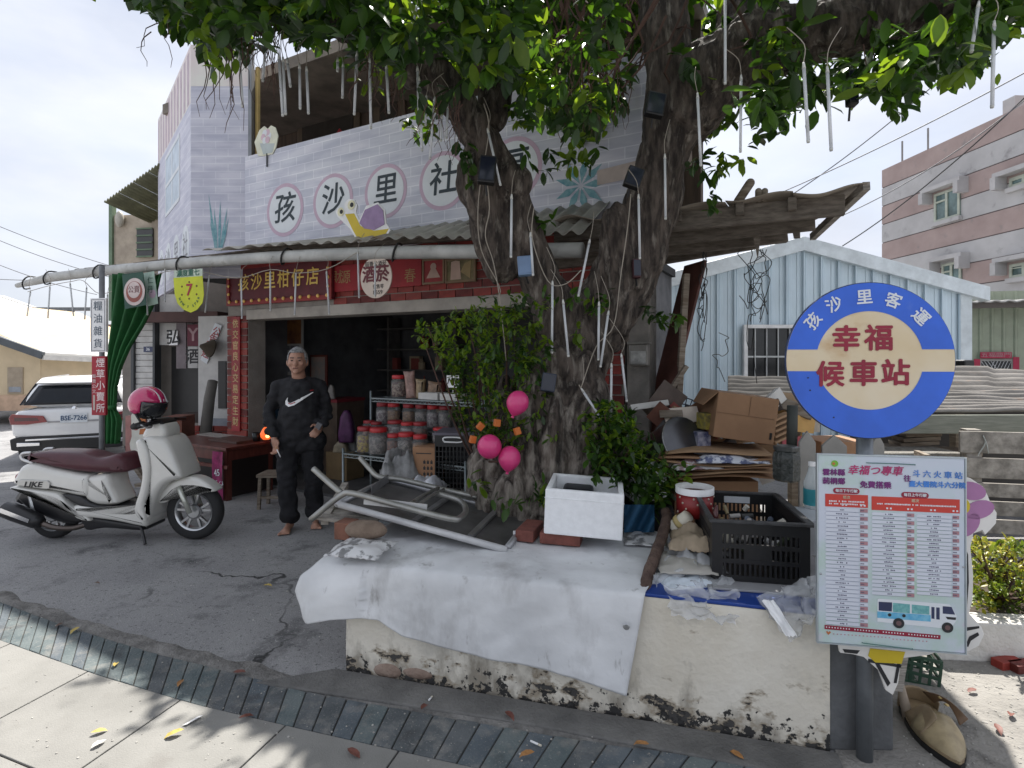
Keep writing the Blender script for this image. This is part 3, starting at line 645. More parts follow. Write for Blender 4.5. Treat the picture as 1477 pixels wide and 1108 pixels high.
# ================================================================== SHOP SIGNS ON THE FRONT
maroon = M_('maroon_board', (.12, .011, .018), .5, var=.2)
bulbm = M_('bulb_glass', (.95, .58, .16), .3)
a0, b0 = hit(330, 442, FF, .05); a1, b1 = hit(481, 378, FF, .05); b0 = hit(405, 437, FF, .05)[1]; b1 = b0 + .48
NS = thing('shop_sign', 'maroon shop sign with gold characters and a border of small bulbs', 'sign', fp((a0 + a1) / 2, b0, .03))
NF = FF @ Matrix.Translation((a0, b0, .07))
w, h = a1 - a0, b1 - b0
mb = MB(); mb.b2(0, w, 0, h, -.05, 0); mb.build('board', maroon, NS, fr=NF, bev=.008)
mb = MB()
for (x0, x1, y0, y1) in ((0, w, 0, .05), (0, w, h - .05, h), (0, .05, .052, h - .052), (w - .05, w, .052, h - .052)): mb.b2(x0, x1, y0, y1, .001, .012)
mb.build('border', M_('red_border', (.26, .018, .015), .5), NS, fr=NF)
for k in range(13):
    for yy in ((.045,) if True else ()):
        mb = MB(); mb.ell((.06 + (w - .12) * k / 12, yy, .016), (.022, .022, .014), None, 10, 6); mb.build('bulb', bulbm, NS, smooth=True, fr=NF)
for xx in (.045, w - .045):
    for yy in (.14, .24, .34, .43):
        mb = MB(); mb.ell((xx, yy, .016), (.02, .02, .014), None, 10, 6); mb.build('bulb', bulbm, NS, smooth=True, fr=NF)
for i, ch in enumerate('孩沙里柑仔店'): text(ch, .21, NF, w * (.175 + .132 * i), h * .53, gold, NS, c=.004, bold=.012)
# couplet on the pillar
CP = thing('couplet', 'tall red couplet with gold characters on the brick pillar by the door', 'couplet', fp((aL + pil) / 2, .5, 0))
cw = .135; ca = (aL + pil) / 2; cb0 = hit(342, 622, FF, .02)[1]
mb = MB(); mb.b2(ca - cw / 2 - .01, ca + cw / 2 + .01, cb0, lb0 + .02, .012, .024, FF); mb.build('board', M_('couplet_red', (.30, .012, .018), .5, var=.15), CP)
vtext('依交官良心交易定生財', .115, FF, ca, lb0 - .07, (lb0 - cb0 - .1) / 9.6, M_('pale_gold', (.60, .45, .20), .5), CP, c=.026, bold=.01)
# red banner behind the oval sign
a0, _ = hit(478, 400, FF, .03); a1, _ = hit(608, 400, FF, .03); b = hit(545, 397, FF, .03)[1]
RB = thing('red_banner', 'long red name board with faded gold characters behind the oval sign', 'sign', fp((a0 + a1) / 2, b, 0))
mb = MB(); mb.b2(a0, a1, b - .14, b + .14, .012, .035, FF); mb.build('board', M_('banner_red', (.32, .016, .022), .6, var=.15), RB, bev=.004)
for ch, px in (('財', 487), ('源', 499), ('春', 592)):
    aa, bb = hit(px, 401 if px < 520 else 399, FF, .03); text(ch, .15, FF, aa, bb, M_('faded_gold', (.36, .24, .10), .6), RB, c=.037)
# two old posters on the lintel
for (x0, x1, y0, y1, m, lab) in ((609, 641, 371, 411, M_('poster_red', (.30, .03, .03), .6, var=.2, scale=12), 'red old drinks poster with pale medallion on the brick lintel'), (642, 686, 370, 409, M_('poster_olive', (.16, .13, .06), .6, var=.4, scale=9), 'olive vintage figure poster in a frame on the brick lintel')):
    a0, b0 = hit(x0, y1, FF, .03); a1, b1 = hit(x1, y0, FF, .03)
    t = thing('poster', lab, 'poster', fp((a0 + a1) / 2, b0, 0))
    mb = MB(); mb.b2(a0, a1, b0, b1, .01, .025, FF); mb.build('sheet', m, t)
    mb = MB()
    for q in ((a0, a1, b0, b0 + .02), (a0, a1, b1 - .02, b1), (a0, a0 + .02, b0 + .021, b1 - .021), (a1 - .02, a1, b0 + .021, b1 - .021)): mb.b2(*q, .026, .034, FF)
    mb.build('frame', M_('frame_brown', (.20, .13, .07), .5), t)
    if x0 < 620:
        flat('medallion', disc((a0 + a1) / 2, b1 - .08, .035, 0, 20), .0265, .029, FF, M_('pale_print', (.5, .35, .28), .6), t)
        flat('label_shape', [(a0 + .05, b0 + .06), (a1 - .05, b0 + .06), ((a0 + a1) / 2 + .02, b0 + .16), ((a0 + a1) / 2 - .02, b0 + .16)], .0265, .029, FF, M_('pale_print', (.5, .35, .28)), t)
    else:
        flat('figure', [(a0 + .06, b0 + .03), (a0 + .18, b0 + .03), (a0 + .165, b0 + .2), (a0 + .12, b1 - .02), (a0 + .07, b0 + .2)], .0265, .029, FF, M_('pale_print', (.5, .35, .28)), t)
        flat('figure', [(a1 - .17, b0 + .1), (a1 - .06, b0 + .03), (a1 - .05, b0 + .2), (a1 - .12, b1 - .05)], .0265, .029, FF, M_('ochre_print', (.30, .22, .10), .6), t)
# oval liquor sign hanging from the gutter
OV = frame(P(542, 400, 4.88), FU)
OS = thing('oval_sign', 'cream oval liquor and tobacco sign with dark red characters hanging below the gutter', 'sign', OV.to_translation())
orx, ory = .18, .185
flat('board', disc(0, 0, orx, 0, 48, ory), -.012, 0, OV, M_('cream_sign', (.60, .50, .42), .5, var=.08), OS, bev=.003)
dred = M_('dark_red_print', (.11, .008, .015), .55)
text('酒菸', .155, OV, 0, .02, dred, OS, bold=.03); text('局賣公酒菸', .05, OV, 0, .115, ink, OS); text('號售零', .042, OV, .03, -.085, ink, OS); text('8559', .05, OV, .025, -.135, ink, OS, sx=1.1)
# ================================================================== LEFT END: hanging signs, curtain, pole
LPd = 6.4
mb = MB(); q = G(147, 722); 
POLE = thing('awning_pole', 'grey steel pole holding up the left end of the awning', 'pole', P(147, 730, 5.77))
pb = P(147, 730, 5.77); pb.z = 0; mb.tube([pb, pb + Vector((0, 0, 2.5))], .026, 12); mb.build('shaft', M_('pole_grey', (.22, .23, .24), .5, .3, var=.2), POLE, smooth=True)
mb = MB(); mb.b2(-.09, .09, -.09, .09, 0, .012, Matrix.Translation(pb)); mb.build('foot_plate', steel, POLE)
def vsign(name, lab, x0, y0, x1, y1, d, mats, th=.03):
    fr = frame(P(x0, y1, d), (1, -.08, 0)); w, h = hit(x1, y0, fr)
    t = thing(name, lab, 'sign', fr.to_translation()); mb = MB(); mb.b2(0, w, 0, h, -th, 0); mb.build('board', mats, t, fr=fr, bev=.004); return t, fr, w, h
t, fr, w, h = vsign('grocery_sign', 'white upright sign with four black characters at the left end of the awning', 130, 430, 153, 508, 5.55, white)
mb = MB()
for q in ((.012, w - .012, .012, .018), (.012, w - .012, h - .018, h - .012), (.012, .018, .02, h - .02), (w - .018, w - .012, .02, h - .02)): mb.b2(*q, .0008, .003)
mb.build('border', M_('sign_grey', (.3, .3, .32), .5), t, fr=fr)
vtext('糧油雜貨', .10, fr, w / 2, h - .085, .125, M_('char_grey_blue', (.10, .13, .17), .6), t)
t, fr, w, h = vsign('tobacco_sign', 'narrow red upright sign with white characters below the white grocery sign', 132, 514, 152, 599, 5.5, M_('sign_red', (.36, .018, .035), .5, var=.1))
vtext('煙草小賣所', .095, fr, w * .66, h - .07, .112, M_('pink_white', (.75, .60, .60), .6), t, bold=.012)
vtext('販賣公文', .042, fr, w * .2, h - .2, .05, M_('pink_white', (.75, .6, .6)), t)
flat('pale_label', [(w * .12, .05), (w * .26, .05), (w * .26, .2), (w * .12, .2)], .001, .002, fr, M_('beige_print', (.5, .42, .38)), t)
# green curtain gathered with a tie
def cur(u, v):
    yy = lerp(395, 640, v); 
    cx = interp(yy, [(395, 200), (440, 192), (470, 183), (500, 172), (530, 164), (560, 160), (590, 159), (605, 161), (640, 160)]); hw = interp(yy, [(395, 38), (440, 34), (470, 26), (500, 17), (530, 11), (560, 8), (590, 7), (605, 13), (640, 11)])
    p = P(cx + (u - .5) * 2 * hw, yy, 6.35 - (v * .2)); p.y += .06 * math.sin(u * 24 + v * 3) * (.2 + .8 * min(1, hw / 36)); return p
CU = thing('green_curtain', 'dark green canvas curtain gathered and knotted beside the left pole', 'curtain', P(180, 600, 6.3))
green = M_('green_canvas', (.018, .12, .032), .75, var=.3, scale=3); mb = MB(); mb.grid(60, 30, cur); mb.build('cloth', green, CU, smooth=True, solid=.006)
mb = MB(); mb.lathe([(.05, -.02), (.062, 0), (.05, .02)], P(159, 588, 6.15), 14); mb.build('tie', green, CU, smooth=True)
# hanging banners under the gutter
def banner(name, lab, pts, d, mat, u=(1, -.3, 0)):
    fr = frame(P(pts[0][0], pts[0][1], d), u); q = [hit(x, y, fr) for x, y in pts]
    t = thing(name, lab, 'banner', fr.to_translation()); flat('cloth', q, -.004, 0, fr, mat, t); return t, fr
t, fr = banner('round_emblem_banner', 'dark green hanging sign with a white round emblem', [(176, 396), (206, 392), (211, 440), (180, 446)], 6.1, M_('bottle_green', (.02, .07, .05), .6))
a, b = hit(194, 421, fr); flat('emblem', disc(a, b, .15, 0, 30), .001, .003, fr, M_('pinkish_white', (.62, .52, .5), .6), t); flat('emblem_ring', disc(a, b, .115, 0, 30), .0035, .005, fr, M_('rust_print', (.30, .09, .07), .6), t); flat('emblem_core', disc(a, b + .02, .09, 0, 30), .0055, .007, fr, M_('pinkish_white', (.6, .5, .5)), t)
text('公賣', .085, fr, a, b + .02, dred, t, c=.008)
t, fr = banner('striped_banner', 'narrow pale green hanging sign beside the round emblem', [(207, 394), (222, 391), (228, 438), (213, 442)], 6.15, M_('mint_sign', (.38, .50, .42), .6, var=.2, scale=10))
a, b = hit(217, 405, fr); vtext('仁丹', .085, fr, a, b, .1, M_('dark_green_print', (.03, .12, .08), .6), t); a, b = hit(220, 424, fr); flat('label_patch', disc(a, b, .05, 0, 8), .001, .002, fr, M_('pink_ring_print', (.5, .4, .4)), t)
t, fr = banner('drink_sign', 'yellow shield shaped soft drink sign with a red seven below the gutter', [(250, 401), (292, 398), (294, 425), (292, 437), (284, 447), (275, 451), (265, 447), (256, 438), (252, 425)], 5.75, M_('lime_yellow', (.52, .56, .02), .5, var=.1))
a0, b0 = hit(251, 401, fr); a1, b1 = hit(292, 398, fr)
flat('header', [(a0, b0 - .0), (a1, b1), (a1, b1 + .075), (a0, b0 + .075)], -.004, 0, fr, M_('pale_mint', (.5, .58, .48), .6), t); text('濃度重七', .075, fr, (a0 + a1) / 2, (b0 + b1) / 2 + .036, M_('dark_green_print', (.03, .1, .08)), t, rot=math.atan2(b1 - b0, a1 - a0), bold=.02)
a, b = hit(273, 419, fr); text('7', .17, fr, a, b, M_('sign_red', (.36, .018, .035)), t, bold=.02)
for k in range(6): q = k * 1.047 + .52; flat('dot', disc(a + .11 * math.cos(q), b + .085 * math.sin(q), .011, 0, 10), .001, .002, fr, M_('brown_print', (.12, .06, .01), .6), t)
for k, ch in enumerate('NEW 7 STAR'): q = math.radians(205 + k * 14.5); text(ch, .036, fr, a + .135 * math.cos(q), b - .02 + .15 * math.sin(q), M_('dark_green_print', (.03, .1, .08)), t, rot=q + math.pi / 2, bold=.015)
# ================================================================== INTERIOR GOODS
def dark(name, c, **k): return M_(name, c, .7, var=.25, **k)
IN = lambda px, py, c: hit(px, py, FF, c)
def wallbox(name, lab, cat, x0, y0, x1, y1, c, mat, th=.03, parts=None):
    a0, b0 = hit(x0, y1, FF, c); a1, b1 = hit(x1, y0, FF, c)
    t = thing(name, lab, cat, fp((a0 + a1) / 2, b0, c)); mb = MB(); mb.b2(a0, a1, b0, b1, c - th, c, FF); mb.build('panel', mat, t, bev=.004); return t, a0, b0, a1, b1
# open sliding screen and dark cupboard behind the pillar
t, a0, b0, a1, b1 = wallbox('calendar', 'large paper calendar with a fruit picture hanging behind the man', 'calendar', 396, 458, 436, 541, -.9, M_('calendar_paper', (.30, .29, .27), .8))
mb = MB(); mb.b2(a0 + .02, a1 - .02, b0 + (b1 - b0) * .55, b1 - .03, -.898, -.896, FF); mb.build('picture', M_('calendar_picture', (.10, .035, .02), .6, col2=(.25, .11, .03), scale=7), t)
mb = MB()
for i in range(5):
    for j in range(4): mb.b2(a0 + .04 + i * (a1 - a0 - .08) / 5, a0 + .025 + (i + 1) * (a1 - a0 - .08) / 5, b0 + .05 + j * .1, b0 + .11 + j * .1, -.898, -.897, FF)
mb.build('date_grid', M_('grid_grey', (.12, .12, .13), .7), t)
t, *q = wallbox('framed_poster', 'framed landscape print on the wall right of the man', 'poster', 447, 512, 471, 560, -1.2, M_('poster_frame', (.12, .03, .02), .5))
mb = MB(); mb.b2(q[0] + .03, q[2] - .03, q[1] + .03, q[3] - .03, -1.198, -1.196, FF); mb.build('picture', M_('landscape_print', (.18, .19, .18), .6, col2=(.30, .20, .16), scale=6), t)
t, *q = wallbox('cupboard', 'dark blue grey sliding cupboard just inside the door', 'cupboard', 360, 455, 392, 690, -1.3, M_('cupboard_blue', (.018, .022, .035), .5), .5)
mb = MB(); mb.b2((q[0] + q[2]) / 2 - .006, (q[0] + q[2]) / 2 + .006, q[1], q[3], -1.299, -1.295, FF); mb.build('door_edge', black, t)
t, *q = wallbox('cooler', 'small blue cooler beside a glowing lamp behind the low table', 'cooler', 363, 592, 386, 640, -.5, M_('cooler_blue', (.035, .08, .13), .4), .3)
mb = MB(); mb.b2(q[0], q[2], q[3] - .06, q[3] - .002, -.499, -.49, FF); mb.build('lid', M_('cooler_pale', (.3, .34, .33), .5), t)
mb = MB(); mb.b2(q[0] + .05, q[2] - .02, q[1] + .15, q[3] - .09, -.499, -.492, FF); mb.build('window', black, t)
t = thing('glowing_lamp', 'small orange glass lamp glowing on the low table', 'lamp', P(384, 634, 6.35))
mb = MB(); mb.lathe([(.035, 0), (.06, .03), (.065, .07), (.04, .12), (.025, .14)], P(384, 634, 6.35), 14); mb.build('shade', M_('lamp_glow', (.7, .15, .03), .4, emit=((1, .15, .03), .5)), t, smooth=True)
mb = MB(); mb.ell(P(386, 629, 6.3), .022, None, 10, 8); mb.build('bulb', M_('lamp_hot', (1, .6, .2), .4, emit=((1, .5, .15), 2.2)), t, smooth=True)
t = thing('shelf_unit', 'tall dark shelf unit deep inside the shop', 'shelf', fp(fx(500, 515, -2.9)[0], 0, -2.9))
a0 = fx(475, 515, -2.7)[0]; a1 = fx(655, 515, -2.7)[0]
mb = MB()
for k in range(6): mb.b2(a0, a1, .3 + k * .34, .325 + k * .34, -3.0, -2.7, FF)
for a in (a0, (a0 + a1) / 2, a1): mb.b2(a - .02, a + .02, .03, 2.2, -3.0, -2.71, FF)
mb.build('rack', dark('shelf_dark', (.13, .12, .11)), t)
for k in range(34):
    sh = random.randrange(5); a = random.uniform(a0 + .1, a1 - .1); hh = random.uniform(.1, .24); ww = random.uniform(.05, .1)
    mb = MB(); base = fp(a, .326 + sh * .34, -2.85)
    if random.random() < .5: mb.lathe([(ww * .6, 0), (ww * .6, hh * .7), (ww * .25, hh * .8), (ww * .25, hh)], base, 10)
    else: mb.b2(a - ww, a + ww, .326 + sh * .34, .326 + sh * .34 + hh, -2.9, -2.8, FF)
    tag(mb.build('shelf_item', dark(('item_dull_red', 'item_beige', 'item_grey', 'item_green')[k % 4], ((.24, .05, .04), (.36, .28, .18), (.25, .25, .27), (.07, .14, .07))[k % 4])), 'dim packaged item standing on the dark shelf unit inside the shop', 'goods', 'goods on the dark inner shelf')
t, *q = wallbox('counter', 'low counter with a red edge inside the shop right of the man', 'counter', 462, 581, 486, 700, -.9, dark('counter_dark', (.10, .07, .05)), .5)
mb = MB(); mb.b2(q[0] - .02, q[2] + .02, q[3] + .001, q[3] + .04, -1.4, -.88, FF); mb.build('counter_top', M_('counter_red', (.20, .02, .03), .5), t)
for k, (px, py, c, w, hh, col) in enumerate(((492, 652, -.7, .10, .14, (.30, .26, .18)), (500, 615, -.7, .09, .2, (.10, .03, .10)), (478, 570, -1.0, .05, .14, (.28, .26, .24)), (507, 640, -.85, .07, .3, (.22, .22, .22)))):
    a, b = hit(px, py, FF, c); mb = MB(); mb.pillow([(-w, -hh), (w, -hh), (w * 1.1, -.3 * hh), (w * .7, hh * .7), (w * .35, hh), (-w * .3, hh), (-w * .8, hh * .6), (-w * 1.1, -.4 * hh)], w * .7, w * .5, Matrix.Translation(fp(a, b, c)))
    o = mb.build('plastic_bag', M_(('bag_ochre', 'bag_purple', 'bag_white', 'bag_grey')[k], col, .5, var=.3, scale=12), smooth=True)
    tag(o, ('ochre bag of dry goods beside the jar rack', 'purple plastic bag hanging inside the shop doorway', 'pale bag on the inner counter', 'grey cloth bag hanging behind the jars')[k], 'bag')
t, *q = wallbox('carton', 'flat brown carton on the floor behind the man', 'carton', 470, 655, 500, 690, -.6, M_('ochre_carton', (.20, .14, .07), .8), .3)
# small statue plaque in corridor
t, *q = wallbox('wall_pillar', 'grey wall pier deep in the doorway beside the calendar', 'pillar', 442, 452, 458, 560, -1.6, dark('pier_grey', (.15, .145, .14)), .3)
# ================================================================== JAR RACK
rackm = M_('wire_rack', (.20, .23, .24), .4, .7)
RK = thing('jar_rack', 'wire shelving rack holding red lidded jars at the shop front', 'rack', P(600, 760, 4.75))
RF = frame(P(535, 515, 4.9) - Vector((0, 0, H)), FU)
def rh(px, py, c=0): return hit(px, py, RF, c)
rw = rh(700, 600)[0]; topz = 1.19; lowz = .80
def tier(a0, a1, c0, c1, z):
    mb = MB()
    for k in range(18): a = lerp(a0, a1, k / 17); mb.bar((a, z, c0), (a, z, c1), .005, .005, RF)
    for c in (c0, (c0 + c1) / 2, c1): mb.bar((a0, z - .004, c), (a1, z - .004, c), .01, .012, RF)
    for k in range(24): a = lerp(a0, a1, k / 24); b = lerp(a0, a1, (k + .5) / 24); e = lerp(a0, a1, (k + 1) / 24); mb.tube([(a, z - .03, c1), (b, z - .006, c1), (e, z - .03, c1)], .0025, 4, RF)
    mb.bar((a0, z - .032, c1), (a1, z - .032, c1), .006, .006, RF)
    return mb
tier(0, rw, -.35, 0, topz).build('shelf', rackm, RK); tier(0, rw, -.35, 0, .93).build('shelf', rackm, RK); tier(-.05, rw, -.0, .28, .74).build('shelf', rackm, RK)
tier(-.05, rw, -.35, .28, .25).build('shelf', rackm, RK)
for a, c, z in ((0, -.35, 1.25), (0, 0, 1.25), (rw, -.35, 1.25), (rw, 0, 1.25), (-.05, .28, .78), (rw, .28, .78)):
    mb = MB(); mb.tube([RF @ Vector((a, 0.0, c)), RF @ Vector((a, z, c))], .011, 8); mb.build('leg', rackm, RK, smooth=True)
glass = M_('jar_plastic', (.35, .37, .37), .10, alpha=.13, var=.03, spec=.9); lidm = [M_('red_lid', (.42, .02, .025), .4, var=.1), M_('dark_red_lid', (.25, .015, .02), .4)]
def jar(px, py, c, z, r, h, fill, frac, lab):
    a = rh(px, py, c)[0]; o = RF @ Vector((a, z, c)); t = thing('candy_jar', lab, 'jar', o)
    mb = MB(); mb.lathe([(r * .93, 0), (r, .015), (r, h * .72), (r * .86, h * .82), (r * .8, h * .86), (r * .78, h * .86), (r * .98, h * .7), (r * .95, .02), (.001, .015)], o, 16, cap=False); mb.build('body', glass, t, smooth=True)
    mb = MB(); n = random.randrange(1000)
    mb.lathe([(r * .88, .012), (r * .9, .03), (r * .9, h * frac * .7), (r * .7, h * frac * .74), (.001, h * frac * .76)], o, 14)
    mb.build('contents', M_('jar_fill_%s' % fill[0], fill[1], .7, col2=fill[2], scale=38, contrast=(.45, .55)), t, smooth=True)
    mb = MB(); mb.lathe([(r * .84, h * .84), (r * .86, h * .85), (r * .86, h * .98), (r * .8, h), (.001, h)], o, 16); mb.build('lid', random.choice(lidm), t, smooth=True)
fills = [('pale', (.30, .22, .16), (.09, .03, .025)), ('brown', (.12, .05, .02), (.26, .14, .06)), ('grey', (.08, .07, .065), (.26, .22, .20)), ('red', (.18, .02, .015), (.34, .12, .05)), ('white', (.36, .33, .32), (.13, .09, .10)), ('rust', (.17, .055, .025), (.08, .025, .015)), ('yellow', (.34, .25, .04), (.12, .05, .06))]
jar(575, 572, -.12, topz, .068, .20, fills[0], .95, 'red lidded jar of wrapped sweets standing alone on the top shelf')
for i, (px, f) in enumerate(((552, 4), (568, 1), (590, 1), (608, 2), (625, 4), (642, 2))): jar(px, 600, -.16, .935, .062, .2, fills[f], .9, ('clear red lidded jar leftmost on the middle shelf', 'jar of brown sticks second on the middle shelf', 'jar of pale brown snacks third on the middle shelf', 'grey filled jar fourth on the middle shelf', 'jar of white snacks fifth on the middle shelf', 'rightmost jar on the middle shelf by the bush')[i])
for i, (px, f, r, h) in enumerate(((532, 3, .055, .18), (543, 3, .055, .17), (570, 4, .075, .2), (588, 4, .065, .19), (606, 5, .065, .2), (636, 4, .075, .16))):
    mbz = .93 if i > 8 else .76
    jar(px, 610, .07, .745 + .11, r, h * .8, fills[f], .9, ('small red lidded jar leftmost of the raised row', 'small red jar next to the leftmost of the raised row', 'wide jar with white ribbon print in the raised row', 'jar of white powder in the raised row', 'jar of rust coloured crackers in the raised row', 'low wide jar rightmost of the raised row')[i])
mb = MB(); mb.b2(0, rw - .02, .746, .853, .01, .13, RF); tag(mb.build('step_box', dark('step_dark', (.04, .04, .045))), 'dark riser box under the middle row of jars', 'box')
for i, (px, f, r, h) in enumerate(((526, 6, .07, .22), (546, 2, .085, .22), (568, 5, .06, .18), (586, 2, .075, .2), (606, 1, .065, .19))): jar(px, 620, .2, .745, r, h, fills[f], .9, ('jar with yellow label leftmost of the front row', 'large jar of silver wrapped sweets in the front row', 'small jar between larger jars of the front row', 'round clear jar near the cloth in the front row', 'dim brown jar rightmost of the front row')[i])
# top shelf packets
for i, (px, w, h, col, lab) in enumerate(((594, .05, .24, (.32, .20, .17), 'pink printed snack bag leaning on the top shelf'), (607, .045, .17, (.26, .19, .11), 'beige snack bag in the middle of the top shelf'), (625, .06, .15, (.22, .14, .09), 'brown snack bag right of the beige bag'))):
    a = rh(px, 570, -.15)[0]; mb = MB(); mb.pillow([(-w, 0), (w, 0), (w * .92, h * .15), (w * .9, h * .8), (w, h), (w * .2, h * .97), (-w, h), (-w * .9, h * .8), (-w * .93, h * .15)], .035, .03, Matrix.Translation(RF @ Vector((a, topz, -.15))) @ Matrix.Rotation(.1 * (i - 1), 4, 'Y')); o = mb.build('snack_bag', M_('snack_%d' % i, col, .4, var=.35, scale=25), smooth=True); tag(o, lab, 'bag')
for i, (x0, x1, lab) in enumerate(((602, 630, 'white low carton on the top shelf by the snack bags'), (633, 660, 'second white low carton on the top shelf near the bush'))):
    a0, a1 = rh(x0, 570)[0], rh(x1, 570)[0]; mb = MB(); mb.b2(a0, a1, topz + .004, topz + .06, -.14, -.01, RF); tag(mb.build('carton', M_('carton_white', (.55, .54, .52), .7), bev=.004), lab, 'carton')
fr = RF @ Matrix.Translation((rh(650, 540)[0], topz + .16, -.03)); t = thing('price_sign', 'small white card with black handwriting beside the bush', 'sign', fr.to_translation())
mb = MB(); mb.b2(-.06, .06, -.05, .05, -.004, 0); mb.build('card', white, t, fr=fr); text('MIT', .07, fr, 0, 0, ink, t, bold=.01, shear=.3); mb = MB(); mb.bar((0, -.05, -.006), (0, -.16, -.006), .008, .006); mb.build('stem', steel, t, fr=fr)
# black perforated basket, carton, cloth on the low stool behind the planter
BF = frame(P(627, 712, 4.15), (1, -.12, 0)); w, h = hit(690, 626, BF)
t = thing('mesh_basket', 'tall black perforated plastic basket with a white rimmed handle', 'basket', BF.to_translation())
mb = MB(); 
for k in range(12):
    for j in range(9):
        x0, x1 = w * k / 12, w * (k + 1) / 12; y0, y1 = h * .78 * j / 9, h * .78 * (j + 1) / 9; gx, gy = .008, .006
        mb.b2(x0, x0 + gx, y0, y1, -.006, 0); mb.b2(x0 + gx, x1, y0, y0 + gy, -.006, 0)
mb.b2(0, w, h * .78, h, -.006, .0); mb.b2(w - .008, w, 0, h, -.006, .001); mb.build('front', black, t, fr=BF)
mb = MB(); mb.b2(0, .006, 0, h, -.3, -.007); mb.b2(w - .006, w, 0, h, -.3, -.007); mb.b2(0, w, 0, h, -.31, -.301); mb.b2(0, w, -.008, -.001, -.31, 0); mb.build('side', black, t, fr=BF)
mb = MB(); mb.tube(smooth_path([(w * .22, h * .86, .004), (w * .22, h * .93, .004), (w * .6, h * .93, .004), (w * .6, h * .86, .004), (w * .22, h * .86, .004)], 4), .006, 8, BF); mb.build('handle', white, t, smooth=True)
mb = MB(); mb.b2(-.01, w + .01, h - .014, h + .004, -.31, .008); mb.build('rim', M_('rim_grey', (.12, .11, .14), .5), t, fr=BF)
t = thing('stool_plank', 'low dark plank bench behind the planter carrying the basket', 'bench', P(640, 716, 4.2))
mb = MB(); p = P(580, 716, 4.3); q = P(700, 718, 4.1); mb.bar(p + Vector((0, .1, -.02)), q + Vector((0, .1, -.02)), .45, .03); mb.build('plank', wood, t)
for s in (p, q):
    mb = MB(); c = s.lerp((p + q) / 2, .1); mb.bar(c + Vector((0, .1, -.036)), Vector((c.x, c.y + .1, .0)), .06, .06); mb.build('leg', wood, t)
CFm = frame(P(595, 692, 4.25), (1, -.2, 0)); w, h = hit(629, 646, CFm)
t = thing('printed_carton', 'light brown carton with printed handling symbols beside the black basket', 'carton', CFm.to_translation())
mb = MB(); mb.b2(0, w, -.1, h, -.2, 0); mb.build('box', M_('carton_tan', (.34, .185, .10), .8), t, fr=CFm, bev=.003)
for i in range(3):
    for j in range(3): mb = MB(); x = w * (.46 + .15 * i); y = h * (.14 + .18 * j); mb.b2(x, x + .018, y, y + .022, .0005, .0015); mb.b2(x + .005, x + .013, y + .024, y + .03, .0005, .0015); mb.build('print_mark', ink, t, fr=CFm)
mb = MB(); mb.b2(w * .15, w * .8, h * .8, h * .83, .0005, .0015); mb.build('print_mark', ink, t, fr=CFm)
def crumple(name, lab, cat, fr, w, d, hh, mat, seed, nu=26, nv=20, amp=1.0, sharp=3.2, solid=.003, edge=True):
    mb = MB()
    def fn(u, v):
        n1 = noise.noise((u * sharp, v * sharp, seed)); n2 = abs(noise.noise((u * sharp * 2.6, v * sharp * 2.6, seed + 4)))
        dome = (1 - (2 * u - 1) ** 4) * (1 - (2 * v - 1) ** 4) if edge else 1
        return ((u - .5) * w * (1 + .1 * n1), (v - .5) * d * (1 + .12 * noise.noise((v * 4, u * 4, seed))), hh * (dome * (.55 + .5 * n1 * amp) + n2 * .22 * amp))
    mb.grid(nu, nv, fn); o = mb.build(name, mat, fr=fr, smooth=True, solid=solid); return tag(o, lab, cat)
greycloth = M_('grey_sheet', (.24, .24, .24), .7, var=.35, scale=9)
crumple('grey_cloth', 'crumpled grey sheeting bundle beside the printed carton', 'cloth', Matrix.Translation(P(578, 690, 4.3)) @ rz(.3), .30, .3, .26, greycloth, 3, amp=1.5)
crumple('white_sack', 'white plastic sack lying in front of the printed carton', 'sack', Matrix.Translation(P(612, 706, 4.0)) @ rz(-.2), .28, .3, .13, M_('white_plastic', (.55, .56, .60), .4, var=.1), 8)
# ================================================================== LOW DARK TABLE BY THE DOOR
TB = G(327, 723); TF = frame((TB.x, TB.y, 0), FU)
t = thing('low_table', 'dark reddish low wooden display table in front of the pillar', 'table', TB)
dwood = M_('dark_red_wood', (.09, .022, .018), .35, col2=(.16, .045, .032), scale=3, stretch=(2, 12, 2))
mb = MB(); mb.b2(-1.25, .03, .545, .575, -.62, .03, TF); mb.build('tabletop', dwood, t, bev=.004)
mb = MB(); mb.b2(-1.2, 0, .43, .544, -.02, 0, TF); mb.build('apron', dwood, t); mb = MB(); mb.b2(-.02, 0, .43, .544, -.58, -.021, TF); mb.build('apron', dwood, t)
for a in (-1.2, -.06):
    for c in (-.06, -.58): mb = MB(); mb.b2(a, a + .06, 0, .429, c, c + .06, TF); mb.build('leg', dwood, t)
mb = MB(); mb.b2(-1.2, .05, .35, .385, .005, .03, TF); mb.build('rail', dwood, t)
mb = MB(); mb.b2(-.012, .0, .03, .43, -.52, -.06, TF); mb.build('side_board', M_('table_black', (.018, .012, .011), .4), t)
mb = MB(); mb.b2(-1.14, -.06, .1, .42, -.3, -.28, TF); mb.build('back_board', M_('table_black', (.018, .012, .011)), t)
fr = TF @ Matrix.Translation((-.19, 0, .034)); t = thing('magenta_banner', 'magenta cloth price strip with white brushed marks hung on the low table', 'banner', fr.to_translation())
mb = MB(); mb.grid(6, 14, lambda u, v: (u * .175, .53 - v * .52, .003 + .006 * math.sin(u * 6 + v * 5))); mb.build('cloth', M_('magenta_cloth', (.26, .015, .10), .6, var=.4, scale=14), t, fr=fr, smooth=True)
text('45', .10, fr, .09, .30, whitep, t, c=.012, bold=.01, rot=.15); text('千分', .10, fr, .09, .17, whitep, t, c=.012, shear=.3); text('小', .07, fr, .09, .07, whitep, t, c=.012)
